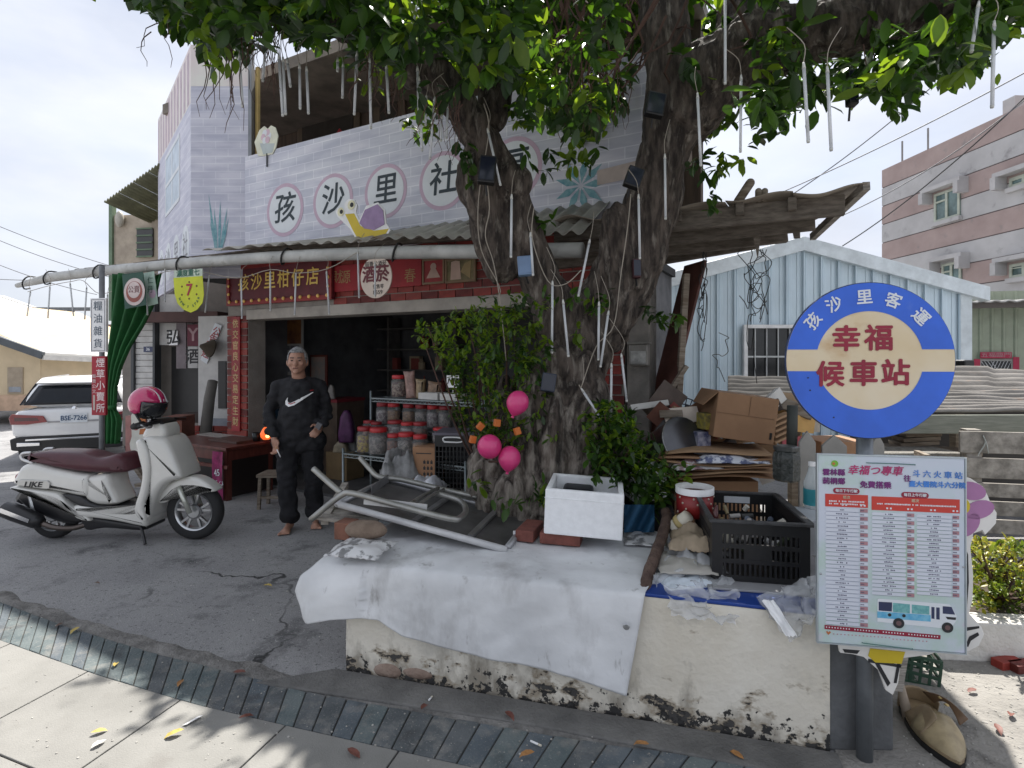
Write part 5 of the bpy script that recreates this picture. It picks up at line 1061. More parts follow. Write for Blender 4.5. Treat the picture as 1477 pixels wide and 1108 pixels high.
mb = MB(); mb.tube([SM @ Vector((zpt(95, 815)[0], .0, zpt(95, 860)[1])), SM @ Vector((zpt(60, 900)[0], 0, zpt(60, 905)[1]))], [.06, .05], 8); mb.build('mud_flap', sblk, SC)
mb = MB(); a, b = zpt(120, 850), zpt(150, 960); mb.tube([SM @ Vector((a[0], -.08, a[1])), SM @ Vector((b[0], -.09, b[1]))], .022, 8); mb.build('shock_absorber', steel, SC)
mb = MB(); a, b = zpt(470, 880), zpt(420, 800); mb.b2(a[0] - .06, a[0], -.01, .01, a[1], b[1], SM); 
# fork, headlamp, indicator, mirror stalk, handlebar, stand
for s in (-1, 1): mb = MB(); a, b = zpt(690, 838), fc; mb.tube([SM @ Vector((a[0], s * .085, a[1])), SM @ Vector((b[0], s * .085, .24))], .021, 10); mb.build('fork_leg', M_('fork_silver', (.55, .56, .50), .3, .6), SC, smooth=True)
mb = MB(); fe = [(596, 715), (625, 712), (650, 740), (662, 776), (640, 778), (615, 762)]; mb.pillow(zps(fe), .158, .02, SM); mb.build('headlamp', M_('lamp_lens', (.62, .66, .70), .08, spec=.8, coat=1), SC, smooth=True, sub=1)
mb = MB(); fe = [(612, 728), (632, 728), (648, 752), (640, 765), (622, 752)]; mb.pillow(zps(fe), .163, .01, SM); mb.build('lamp_reflector', M_('lamp_blue', (.12, .16, .24), .1, .6), SC, smooth=True)
mb = MB(); a = zpt(596, 778); mb.ell((a[0], -.155, a[1]), (.014, .02, .014), None, 10, 8, SM); mb.build('round_badge', M_('badge_gold', (.45, .28, .18), .3), SC, smooth=True)
mb = MB(); a = zpt(590, 598); mb.tube([SM @ Vector((a[0] + .03, -.32, a[1] - .02)), SM @ Vector((a[0] + .06, -.12, a[1])), SM @ Vector((a[0] + .06, .12, a[1])), SM @ Vector((a[0] + .03, .32, a[1] - .02))], .017, 10); hb = mb.build('handlebar', sblk, SC, smooth=True)
mb = MB(); a = zpt(575, 600); mb.tube([SM @ Vector((a[0] + .05, -.33, a[1] - .01)), SM @ Vector((a[0] + .04, -.2, a[1] + .0))], .024, 10); mb.build('grip', M_('rubber_black', (.03, .03, .03)), hb, smooth=True)
mb = MB(); mb.tube(smooth_path([SM @ Vector((a[0] + .09, -.3, a[1])), SM @ Vector((a[0] + .11, -.22, a[1] - .03)), SM @ Vector((a[0] + .09, -.17, a[1] - .02))], 3), .008, 6); mb.build('brake_lever', steel, hb, smooth=True)
for s in (): mb = MB(); mb.tube(smooth_path([SM @ Vector((a[0] + .05, s * .2, a[1])), SM @ Vector((a[0] + .08, s * .24, a[1] + .09)), SM @ Vector((a[0] + .05, s * .3, a[1] + .17))], 3), .006, 6); mb.ell((a[0] + .05, s * .33, a[1] + .18), (.016, .065, .042), None, 14, 8, SM); mb.build('mirror', sblk, SC, smooth=True)
mb = MB(); a, b = zpt(560, 985), zpt(600, 1012); mb.tube([SM @ Vector((a[0], -.12, a[1])), SM @ Vector((b[0], -.2, .02))], .012, 8); mb.build('side_stand', sblk, SC)
# helmet
HL = thing('helmet', 'pink open face helmet with smoked visor and white stripes on the scooter', 'helmet', SM @ Vector((zpt(580, 520)[0], 0, zpt(580, 520)[1])))
hc = Vector((zpt(583, 528)[0], -.12, zpt(583, 528)[1])); hot = M_('helmet_pink', (.50, .022, .12), .18, var=.05, coat=1)
mb = MB(); R = Matrix.Rotation(.18, 3, 'Y'); vs = []; mb.ell(hc, (.135, .125, .135), R, 28, 18)
keep = []
for f in mb.f:
    c = sum((mb.v[i] for i in f), Vector()) / len(f) - hc
    if c.z > -.075 and not (c.x > .02 and c.z < .01): keep.append(f)
mb.f = keep; mb.m = [0] * len(keep); mb.v = [SM @ v for v in mb.v]; mb.build('shell', hot, HL, smooth=True, solid=.012)
mb = MB(); mb.grid(24, 10, lambda u, v: SM @ (hc + R @ Vector((.012 + .141 * math.cos(lerp(-.75, .22, v)) * math.cos(lerp(-1.35, 1.35, u)), .136 * math.cos(lerp(-.75, .22, v)) * math.sin(lerp(-1.35, 1.35, u)), .140 * math.sin(lerp(-.75, .22, v)))))); mb.build('visor', M_('visor_smoke', (.02, .022, .026), .08, spec=.8, alpha=.85), HL, smooth=True, solid=.003)
for yy in (-.035, .0, .035):
    mb = MB(); pts = []
    for k in range(10): t = math.radians(15 + k * 9); pts.append(SM @ (hc + R @ Vector((.137 * math.cos(t), yy, .137 * math.sin(t) * (1 - (yy / .2) ** 2)))))
    for i in range(9): mb.bar(pts[i], pts[i + 1], .014, .004)
    mb.build('stripe', whitep, HL)
mb = MB(); mb.ell(hc + Vector((0, 0, -.02)), (.115, .105, .115), None, 18, 12, SM); mb.build('liner', M_('liner_black', (.015, .015, .015), .9), HL, smooth=True)
mb = MB(); mb.tube(smooth_path([SM @ (hc + Vector(p)) for p in ((-.02, -.11, -.08), (.02, -.09, -.16), (.05, -.04, -.2), (.02, .03, -.12))], 4), .009, 6); mb.build('strap', black, HL, smooth=True)
# ================================================================== PERSON
MO = P(432, 0, 4.98); MM = Matrix.Translation((MO.x, 4.98, 0)) @ rz(math.radians(12))
skin = M_('skin', (.40, .215, .15), .5, var=.1, scale=14, bump=.06); cloth_b = M_('black_cotton', (.012, .012, .015), .85, var=.3, scale=8, bump=.3, bscale=22)
trous = M_('black_trousers', (.011, .011, .014), .9, var=.3, scale=8, bump=.3, bscale=16)
PE = thing('person', 'grey haired man in black sweatshirt and trousers standing barefoot holding a cigarette', 'person', MM.to_translation())
Vv = Vector
# joints (x right in picture, y away, z up)
SL, SR = Vv((-.178, .01, 1.285)), Vv((.172, .03, 1.285)); EL, ER = Vv((-.265, .03, 1.06)), Vv((.235, .06, 1.07))
WLh, WRh = Vv((-.19, -.12, .84)), Vv((.19, -.14, .93)); HLp, HRp = Vv((-.09, 0, .84)), Vv((.09, .02, .84))
KL, KR = Vv((-.105, -.03, .47)), Vv((.115, .03, .47)); AL, AR = Vv((-.085, .02, .09)), Vv((.115, .13, .09))
HC = Vv((-.012, -.035, 1.512))
b = MB()
b.ell(HC, (.080, .096, .115), None, 24, 18); b.ell(HC + Vv((0, -.03, -.052)), (.058, .058, .062), None, 20, 14)          # skull, jaw
b.ell(HC + Vv((0, -.02, -.035)), (.068, .066, .062), None, 20, 14)
b.ell(HC + Vv((0, -.098, -.022)), (.017, .020, .026), None, 12, 8); b.cap(HC + Vv((0, -.082, .02)), HC + Vv((0, -.10, -.02)), .009, .013)   # nose
b.cap(HC + Vv((-.04, -.078, .028)), HC + Vv((.04, -.078, .028)), .012)                                               # brow
b.cap(HC + Vv((-.02, -.083, -.060)), HC + Vv((.02, -.083, -.060)), .010); b.ell(HC + Vv((0, -.075, -.095)), (.025, .02, .018))
for s in (-1, 1):
    b.ell(HC + Vv((s * .045, -.07, -.02)), (.022, .02, .02)); b.ell(HC + Vv((s * .084, .005, -.012)), (.010, .022, .032))
b.cap(HC + Vv((.0, .01, -.07)), Vv((-.005, .015, 1.35)), .056, .062); b.cap(SL, SR, .035); b.cap(Vv((0, 0, 1.26)), Vv((0, 0, .9)), .08, .10)
for s_, e_, w_ in ((SL, EL, WLh), (SR, ER, WRh)): b.cap(s_, e_, .036, .034); b.cap(e_, w_, .034, .027)
for h_, k_, a_ in ((HLp, KL, AL), (HRp, KR, AR)): b.cap(h_, k_, .075, .055); b.cap(k_, a_, .055, .036)
for a_, tw in ((AL, -.12), (AR, .18)):
    Rf = Matrix.Rotation(tw, 3, 'Z'); b.cap(a_ + Vv((0, .02, -.05)), a_ + Rf @ Vv((0, -.13, -.062)), .034, .027); b.ell(a_ + Vv((0, .02, -.05)), (.034, .045, .038))
    b.ell(a_ + Rf @ Vv((0, -.12, -.068)), (.045, .05, .02))
    for k in range(5): x = (-.036 + k * .018) * (1 if a_ is AR else -1) * -1; b.cap(a_ + Rf @ Vv((x, -.14, -.073)), a_ + Rf @ Vv((x * 1.1, -.185 + .006 * abs(k - 0), -.076)), .012 if k == 0 else .009)
# hands: palm, four fingers, thumb
def hand(wr, fw, up, side, curl):
    fw = fw.normalized(); side = side.normalized(); nrm = fw.cross(side).normalized()
    pc = wr + fw * .045; Rm = Matrix((side, fw, nrm)).transposed(); b.ell(pc, (.040, .050, .017), Rm, 14, 10); b.cap(wr - fw * .02, wr + fw * .03, .027, .026)
    for k in range(4):
        ln = (.036, .041, .038, .030)[k]; base = pc + fw * .04 + side * (.028 - .0185 * k); p1 = base + fw * ln * .9 + nrm * ln * curl * .35; p2 = p1 + (fw * (1 - curl) + nrm * curl).normalized() * ln * .75; p3 = p2 + (fw * (.5 - curl) + nrm * 1.0).normalized() * ln * .55
        b.cap(base, p1, .0095, .009, 8); b.cap(p1, p2, .009, .008, 8); b.cap(p2, p3, .008, .007, 8)
    tb = wr + fw * .02 + side * .035; t1 = tb + (side * .7 + fw * .8).normalized() * .034 + nrm * .012; t2 = t1 + (fw + nrm * .6).normalized() * .028
    b.cap(tb, t1, .013, .011, 8); b.cap(t1, t2, .011, .009, 8); return pc, nrm
hL = hand(WLh, Vv((.14, -.12, -.62)), None, Vv((.75, -.6, .1)), .75)
hR = hand(WRh, Vv((-.05, -.45, -.10)), None, Vv((-.6, 0.1, .75)), .6)
b.v = [MM @ v for v in b.v]
me = remesh(b, skin, .0075, 3, 'body'); body = link('body', me, PE)
for s in (-1, 1):
    mb = MB(); mb.ell(HC + Vv((s * .031, -.090, .006)), (.012, .006, .005), None, 10, 6, MM); mb.build('eye', M_('eye_dark', (.03, .022, .02), .25), PE, smooth=True)
    mb = MB(); mb.cap(HC + Vv((s * .018, -.094, .030)), HC + Vv((s * .048, -.084, .031)), .0045, .003, 8, MM); mb.build('eyebrow', M_('hair_dark', (.05, .045, .045), .8), PE, smooth=True)
mb = MB(); mb.cap(HC + Vv((-.02, -.092, -.060)), HC + Vv((.02, -.092, -.060)), .004, .004, 8, MM); mb.build('mouth', M_('lip', (.16, .06, .05), .5), PE, smooth=True)
# hair: short grey cap
mb = MB(); mb.ell(HC + Vv((0, .010, .014)), (.087, .099, .115), None, 30, 22); keep = []
for f in mb.f:
    c = sum((mb.v[i] for i in f), Vv()) / len(f) - HC
    if c.z > .074 - max(0, (c.y + .045)) * 1.5 - (.055 if abs(c.x) > .066 and c.y > -.04 else 0) and c.z > -.06: keep.append(f)
mb.f = keep; mb.m = [0] * len(keep)
mb.v = [MM @ (v + Vv((0, 0, 1)) * .004 * noise.noise(v * 60)) for v in mb.v]; mb.build('hair', M_('grey_hair', (.13, .13, .13), .75, col2=(.36, .36, .36), scale=60, bump=.6, bscale=180), PE, smooth=True, solid=.003)
# sweatshirt
s = MB()
s.ell(Vv((0, .01, 1.18)), (.185, .130, .165), None, 22, 14); s.ell(Vv((0, -.01, 1.02)), (.180, .145, .22), None, 22, 14); s.ell(Vv((0, 0, .90)), (.185, .145, .15), None, 22, 14); s.ell(Vv((0, -.008, 1.27)), (.145, .110, .078)); s.cap(Vv((-.12, 0, .80)), Vv((.12, 0, .80)), .115)
s.cap(SL + Vv((.06, 0, .01)), SR - Vv((.06, 0, -.01)), .070); s.cap(SL, EL, .062, .053); s.cap(EL, WLh + Vv((-.005, .01, .03)), .053, .040); s.cap(SR, ER, .062, .053); s.cap(ER, WRh + Vv((.005, .03, .01)), .053, .040)
s.cap(SL + Vv((.03, 0, .02)), Vv((-.05, .025, 1.335)), .052, .045); s.cap(SR + Vv((-.03, 0, .02)), Vv((.045, .025, 1.335)), .052, .045)
for k in range(14): 
    t = random.random(); q = random.choice(((SL, EL), (EL, WLh), (SR, ER), (ER, WRh))); p = q[0].lerp(q[1], t); s.cap(p + Vv((-.04, -.018, .012)), p + Vv((.04, -.022, -.012)), .024)
s.v = [MM @ v for v in s.v]
def wrinkle(me, a, f):
    n = len(me.vertices); co = np.empty(n * 3, 'f'); nr = np.empty(n * 3, 'f'); me.vertices.foreach_get('co', co); me.vertices.foreach_get('normal', nr); co = co.reshape(-1, 3); nr = nr.reshape(-1, 3)
    d = np.array([a * (abs(noise.noise((c[0] * f + 3 * c[2], c[1] * f, c[2] * f * 1.6 - 4 * c[0]))) - .2) + a * .5 * noise.noise((c[0] * f * 2.3, c[1] * f * 2.3, c[2] * f * 2.3)) for c in co]); co += nr * d[:, None]; me.vertices.foreach_set('co', co.reshape(-1)); me.update()
me = remesh(s, cloth_b, .010, 5, 'sweatshirt'); wrinkle(me, .022, 8); sh = link('sweatshirt', me, PE)
mb = MB(); mb.lathe([(.066, -.010), (.078, 0), (.066, .012)], (0, 0, 0), 22, MM @ Matrix.Translation((-.005, -.012, 1.352)) @ Matrix.Rotation(.28, 4, 'X')); mb.build('collar', cloth_b, PE, smooth=True)
# trousers
q = MB(); q.ell(Vv((0, .01, .82)), (.17, .125, .13), None, 20, 12)
for h_, k_, a_ in ((HLp, KL, AL), (HRp, KR, AR)): q.cap(h_, k_, .105, .083); q.cap(k_, a_ + Vv((0, .0, .03)), .083, .072); q.cap(a_ + Vv((-.02, -.02, .04)), a_ + Vv((.02, .01, .03)), .068)
for k in range(16): h_, a_ = random.choice(((HLp, AL), (HRp, AR))); p = h_.lerp(a_, random.uniform(.35, .95)); q.cap(p + Vv((-.05, -.055, .01)), p + Vv((.05, -.05, -.012)), .026)
q.v = [MM @ v for v in q.v]; me = remesh(q, trous, .011, 5, 'trousers'); wrinkle(me, .024, 7); link('trousers', me, PE)
# chest mark (white swoosh with red edge), cigarette, lighter
fr = MM @ frame((0, 0, 0), (1, 0, 0))
def chest(a, b2): return -(.147 + .012 * 0) - .0
dp = bpy.context.evaluated_depsgraph_get(); dp.update()
def on_chest(x, z, off):
    o_ = MM @ Vv((x, -1, z)); d_ = (MM.to_3x3() @ Vv((0, 1, 0))); ok, loc, nrm, ix = sh.ray_cast(o_, d_)
    return (loc - d_ * off) if ok else MM @ Vv((x, -.15, z))
def decal(name, top, bot, mat, off):
    n = len(top); mb = MB(); vs = [on_chest(x, z, off) for x, z in top] + [on_chest(x, z, off) for x, z in bot]
    mb.add(vs, [(i, i + 1, n + i + 1, n + i) for i in range(n - 1)]); mb.build(name, mat, PE, solid=.002, fix=True)
k_ = 1 / 161.6
def cz(zx, zy): px, py = 340 + zx / 3.572, 480 + zy / 3.572; return ((px - 432) * k_, (766 - py) * k_ )
tops = [(268, 352), (272, 362), (285, 366), (310, 354), (350, 333), (402, 306)]; bots = [(284, 332), (270, 366), (280, 380), (312, 370), (352, 346), (402, 307)]
tops = [(284, 332), (281, 345), (284, 357), (296, 360), (318, 350), (355, 330), (402, 306)]; bots = [(280, 334), (270, 350), (271, 368), (288, 378), (316, 370), (356, 343), (403, 309)]
decal('chest_swoosh', [cz(*p) for p in tops], [cz(*p) for p in bots], M_('swoosh_white', (.78, .78, .78), .6), .006)
decal('swoosh_shadow', [cz(x + 2, y + 1) for x, y in ((284, 358), (296, 361), (318, 352))], [cz(x + 2, y + 5) for x, y in ((284, 358), (296, 361), (318, 352))], redp, .009)
decal('red_letter_print', [cz(388, 296), cz(402, 294)], [cz(388, 301), cz(402, 299)], redp, .006)
CG = thing('cigarette', 'white cigarette held in the lowered hand of the man', 'cigarette', MM @ (hL[0])); 
p = MM @ (WLh + Vv((.035, -.06, -.085))); q_ = p + Vv((.035, -.01, -.065)); mb = MB(); mb.tube([p, q_], .0045, 8); mb.build('paper', white, CG, smooth=True); mb = MB(); mb.tube([p - (q_ - p) * .35, p - (q_ - p) * .001], .0046, 8); mb.build('filter', M_('filter_tan', (.5, .3, .14), .7), CG, smooth=True)
p = MM @ (hR[0] + Vv((-.0, -.03, .02))); mb = MB(); mb.box((0, 0, 0), (.05, .018, .085), Matrix.Translation(p) @ Matrix.Rotation(.5, 4, 'Y')); tag(mb.build('phone', M_('phone_grey', (.09, .09, .10), .3), bev=.004), 'small dark object held in the raised hand of the man', 'phone')
# ================================================================== FIG TREE
bark = M_('bark', (.022, .016, .013), .9, col2=(.105, .083, .068), scale=13, stretch=(1.5, 1.5, .38), bump=1.0, bscale=30, detail=10, contrast=(.40, .62))
add_stain(bark, (.27, .24, .205), 13, .54, .74, zmax=1.6, zsoft=.8, k=.13, stretch=(1.5, 1.5, .4)); add_stain(bark, (.018, .014, .012), 5, .58, .68, stretch=(1.5, 1.5, .4))
TO = P(800, 742, 3.8); TREE = thing('fig_tree', 'big old fig tree with forked trunk growing out of the planter', 'tree', (TO.x, TO.y, PH))
def path(l): return [P(x, y, d) for x, y, d, r in l], [r / F * d for x, y, d, r in l]
tb = MB()
def strand(l, n=12, k=3):
    p, r = path(l); q = smooth_path(p, k); rr = []
    for i in range(len(p) - 1): rr += [lerp(r[i], r[i + 1], j / k) for j in range(k)]
    rr.append(r[-1]); tb.tube(q, rr, n, jit=.04); tb.ell(q[-1], rr[-1] * .98, None, 10, 6); tb.ell(q[0], rr[0] * .98, None, 10, 6)
strand([(805, 760, 3.85, 66), (808, 690, 3.85, 56), (812, 620, 3.85, 52), (815, 560, 3.84, 52), (825, 490, 3.8, 54)], 20)
strand([(818, 520, 3.78, 42), (803, 455, 3.76, 35), (776, 395, 3.74, 29), (752, 330, 3.7, 28), (730, 275, 3.66, 29), (698, 205, 3.62, 24), (655, 145, 3.58, 27), (605, 95, 3.5, 33), (540, 58, 3.4, 26), (470, 25, 3.3, 19), (400, -10, 3.2, 13)], 16)
strand([(842, 510, 3.8, 40), (886, 435, 3.78, 44), (918, 365, 3.76, 43), (940, 290, 3.74, 38), (960, 220, 3.72, 37), (975, 160, 3.7, 43), (963, 80, 3.7, 34), (958, 0, 3.7, 36), (950, -120, 3.7, 30), (940, -260, 3.75, 20)], 16)
strand([(975, 180, 3.7, 44), (1030, 110, 3.6, 52), (1110, 62, 3.5, 48), (1210, 42, 3.3, 40), (1330, 12, 3.1, 32), (1480, -30, 2.9, 22), (1600, -60, 2.8, 12)], 16)
strand([(700, 235, 3.66, 34), (686, 268, 3.58, 26), (700, 320, 3.64, 26), (725, 380, 3.7, 30)], 12)
strand([(905, 400, 3.72, 40), (886, 340, 3.62, 22), (892, 302, 3.6, 12)], 10)
strand([(760, -20, 4.0, 20), (735, 60, 3.9, 24), (705, 170, 3.75, 24)], 10)
strand([(1040, 120, 3.65, 32), (1060, 30, 3.8, 26), (1120, -100, 4.0, 20)], 10)
# gnarled roots and burl in front
for l in ([(770, 545, 3.6, 18), (760, 600, 3.5, 20), (755, 660, 3.45, 22), (735, 720, 3.4, 24), (715, 750, 3.38, 20)],
          [(795, 530, 3.58, 26), (800, 590, 3.46, 24), (800, 660, 3.42, 27), (800, 740, 3.36, 30)],
          [(832, 530, 3.6, 22), (850, 580, 3.48, 26), (858, 640, 3.46, 27), (866, 690, 3.46, 22), (880, 745, 3.45, 20)],
          [(838, 540, 3.55, 20), (832, 600, 3.42, 20), (836, 660, 3.4, 24), (842, 745, 3.34, 26)],
          [(745, 590, 3.75, 30), (715, 640, 3.65, 28), (700, 690, 3.55, 26), (704, 745, 3.45, 20)],
          [(720, 660, 3.55, 20), (694, 700, 3.45, 15), (700, 740, 3.38, 14), (690, 752, 3.36, 12)],
          [(775, 640, 3.5, 20), (770, 700, 3.4, 18), (760, 752, 3.33, 20)], [(855, 560, 3.62, 20), (878, 620, 3.56, 18), (905, 690, 3.56, 18), (925, 750, 3.56, 14)],
          [(860, 500, 3.7, 22), (880, 470, 3.66, 18), (900, 430, 3.66, 14)], [(795, 500, 3.66, 18), (780, 450, 3.64, 14), (765, 400, 3.64, 11)],
          [(822, 480, 3.68, 22), (850, 420, 3.68, 16), (890, 350, 3.66, 14), (925, 260, 3.64, 12)]): strand(l, 10)
for k in range(22):
    x = random.uniform(690, 895); y0_ = random.uniform(540, 640); dd = 3.46 + .0000045 * (x - 795) ** 2 * 5; strand([(x + (800 - x) * .25 + random.uniform(-10, 10), y0_, dd + .08, 9), (x + random.uniform(-12, 12), lerp(y0_, 745, .4), dd, 11), (x + random.uniform(-14, 14), lerp(y0_, 745, .75), dd - .03, 12), (x + (x - 795) * .1, 752, dd - .07, 13)], 8)
for (px, py, d, r) in ((800, 527, 3.52, 30), (836, 530, 3.52, 24), (775, 552, 3.5, 18), (850, 590, 3.42, 22), (870, 660, 3.42, 18), (690, 262, 3.55, 20), (735, 265, 3.6, 30), (885, 318, 3.6, 18), (780, 700, 3.36, 22), (740, 705, 3.4, 26)): tb.ell(P(px, py, d), tuple(r / F * d * k for k in (1, .9, 1.1)), None, 12, 8)
me = remesh(tb, bark, .013, 2, 'trunk')
n = len(me.vertices); co = np.empty(n * 3, 'f'); me.vertices.foreach_get('co', co); co = co.reshape(-1, 3); nr = np.empty(n * 3, 'f'); me.vertices.foreach_get('normal', nr); nr = nr.reshape(-1, 3)
dsp = np.array([.030 * noise.noise((c[0] * 8, c[1] * 8, c[2] * 3)) + .016 * noise.noise((c[0] * 22, c[1] * 22, c[2] * 7)) + .06 * (min(.3, abs(noise.noise((c[0] * 11 + .5 * noise.noise(c * 5), c[1] * 11, c[2] * 1.8)))) - .2) * (1.5 if c[2] < 1.7 else .7) for c in [Vector(q) for q in co]])
co += nr * dsp[:, None]; me.vertices.foreach_set('co', co.reshape(-1)); me.update()
link('trunk', me, TREE)
# ---- leaves
LEAF_V = np.array([(0, 0, 0), (-.15, .20, .035), (.15, .20, .035), (0, .22, .0), (-.225, .50, .04), (.225, .50, .04), (0, .52, -.01), (-.165, .80, .01), (.165, .80, .01), (0, .82, -.05), (0, 1.0, -.11)])
LEAF_F = [(0, 3, 1), (0, 2, 3), (1, 3, 6, 4), (3, 2, 5, 6), (4, 6, 9, 7), (6, 5, 8, 9), (7, 9, 10), (9, 8, 10)]
lm = [leaf_mat('leaf_dark', (.013, .036, .008), (.026, .06, .012), (.05, .12, .008), .25), leaf_mat('leaf_mid', (.032, .082, .012), (.055, .115, .02), (.12, .26, .012), .34), leaf_mat('leaf_young', (.075, .14, .014), (.13, .20, .022), (.30, .45, .02), .45)]
def leaf_template(name, mat):
    me = bpy.data.meshes.new(name); me.from_pydata([tuple(v) for v in LEAF_V], [], LEAF_F); me.materials.append(mat); me.polygons.foreach_set('use_smooth', [True] * len(LEAF_F)); return me
LT = [leaf_template('leaf', m) for m in lm]
def rnd_unit():
    while True:
        v = Vector((random.uniform(-1, 1), random.uniform(-1, 1), random.uniform(-1, 1)))
        if .05 < v.length < 1: return v.normalized()
def leafM(p, d, up, L):
    d = d.normalized(); x = d.cross(up)
    if x.length < 1e-3: x = d.orthogonal()
    x.normalize(); z = x.cross(d)
    w = L * random.uniform(.85, 1.15)
    return Matrix(((x.x * w, d.x * L, z.x * w, p.x), (x.y * w, d.y * L, z.y * w, p.y), (x.z * w, d.z * L, z.z * w, p.z), (0, 0, 0, 1)))
def sprig(p, L, nl, droop=.4, spread=1.0, young=.12, axis=None):
    out = []; ax = axis or (rnd_unit() * .7 + Vector((0, 0, -droop))).normalized()
    base_k = 2 if random.random() < young else (1 if random.random() < .45 else 0)
    for i in range(nl):
        t = i / nl; q = p - ax * L * 1.6 * (1 - t) * random.uniform(.7, 1.2)
        d = (ax * (.35 + .5 * t) + rnd_unit() * .75 * spread).normalized(); d.z -= .15
        k = base_k if random.random() < .75 else random.randrange(2)
        out.append((leafM(q, d, (rnd_unit() * .45 + Vector((0, 0, 1))), L * random.uniform(.7, 1.15)), k))
    return out
def foliage(leaves, parent, nparts, mass_name):
    def score(M):
        t = M.to_translation(); 
        if t.y < .5: return 0
        px, py = CX + F * t.x / t.y, CY - F * (t.z - H) / t.y
        return 1 / t.y if (-20 < px < 1497 and -15 < py < 1120) else 0
    order = sorted(range(len(leaves)), key=lambda i: -score(leaves[i][0])); sel = set(order[:nparts])
    for i in order[:nparts]: link('leaf', LT[leaves[i][1]], parent, fr=leaves[i][0])
    rest = [l for i, l in enumerate(leaves) if i not in sel]
    if not rest: return
    V = np.concatenate([(LEAF_V @ np.array(M.to_3x3()).T + np.array(M.to_translation())) for M, k in rest]); nf = len(LEAF_F); nv = len(LEAF_V)
    me = bpy.data.meshes.new(mass_name)
    fs = [tuple(j + i * nv for j in f) for i in range(len(rest)) for f in LEAF_F]; me.from_pydata(V.tolist(), [], fs)
    for m in lm: me.materials.append(m)
    me.polygons.foreach_set('material_index', np.repeat([k for M, k in rest], nf).astype('i4')); me.polygons.foreach_set('use_smooth', [True] * len(fs)); me.update()
    tag(link(mass_name, me, parent), kind='stuff')
BND = [(130, -40), (165, 0), (200, 18), (225, 40), (255, 55), (290, 66), (300, 92), (340, 84), (370, 50), (395, 40), (410, 62), (440, 88), (480, 70), (520, 80), (560, 105), (590, 145), (605, 190), (640, 180), (665, 150), (700, 135), (735, 150), (760, 160), (790, 185), (815, 235), (850, 230), (880, 205), (910, 165), (925, 60), (985, 60), (1000, 225), (1040, 220), (1075, 170), (1110, 198), (1160, 180), (1200, 142), (1235, 155), (1265, 178), (1300, 160), (1340, 110), (1380, 140), (1410, 125), (1440, 55), (1477, 50), (1700, 50)]
def shadow_pt(p): t = p.z / SUN.z; return p.x - SUN.x * t, p.y - SUN.y * t
def inpoly(x, y, poly):
    c = False; j = len(poly) - 1
    for i in range(len(poly)):
        if ((poly[i][1] > y) != (poly[j][1] > y)) and x < (poly[j][0] - poly[i][0]) * (y - poly[i][1]) / (poly[j][1] - poly[i][1]) + poly[i][0]: c = not c
        j = i
    return c
def gpoly(l): return [(G(x, y).x, G(x, y).y) for x, y in l]
LIT = [gpoly([(-60, 955), (0, 962), (130, 990), (280, 1030), (400, 1062), (470, 1085), (440, 1180), (300, 1300), (-250, 1300)]), gpoly([(1300, 1000), (1290, 935), (1480, 900), (1700, 940), (1800, 1200), (1330, 1200)])]
def shaded_ok(p, keep=.012):  # shapes the crown: drops leaves so sun reaches the LIT ground
    x, y = shadow_pt(p)
    return not any(inpoly(x, y, q) for q in LIT) or random.random() < keep
LIMBS = [[(880, 260), (895, 60), (890, -160), (1060, -160), (1060, 20), (1140, -20), (1420, -80), (1420, 40), (1300, 75), (1180, 110), (1080, 150), (1010, 235), (980, 300)], [(700, 260), (640, 195), (560, 105), (600, 50), (700, 100), (760, 210)]]
lv = []
cnt = 0
while cnt < 2500:
    px = random.uniform(110, 1650); b_ = interp(px, BND) - (14 if px < 690 or px > 920 else 30); py = b_ - abs(random.gauss(0, 1)) * 105 - random.uniform(0, 12)
    if py < -420: continue
    d = random.uniform(2.5, 5.2); p = P(px, py, d)
    if p.z < 2.2 or p.z > 6.5: continue
    if d < 4.15 and any(inpoly(px, py, q) for q in LIMBS): continue          # the limbs stay in view
    if 780 < px < 925 and py < 150 and d < 4.3 and random.random() < .8: continue
    if not shaded_ok(p): cnt += .15; continue
    cnt += 1; lv += sprig(p, random.uniform(.095, .14), random.randrange(6, 10), young=(.09 if d < 4 else .22) + (.14 if 560 < px < 900 else 0))
cnt = 0
while cnt < 650:  # unseen upper crown, added to shade the planter and yard
    v = rnd_unit() * random.uniform(.55, 1.0); p = Vector((.4, 3.8, 4.3)) + Vector((v.x * 3.4, v.y * 2.8, v.z * 1.5))
    if p.y > .8:
        px, py = CX + F * p.x / p.y, CY - F * (p.z - H) / p.y
        if py > interp(px, BND) - 40 or (px < 130 and py > -40): continue
    if p.z < 3.1 or not shaded_ok(p): cnt += .1; continue
    cnt += 1; lv += sprig(p, random.uniform(.12, .16), 9)
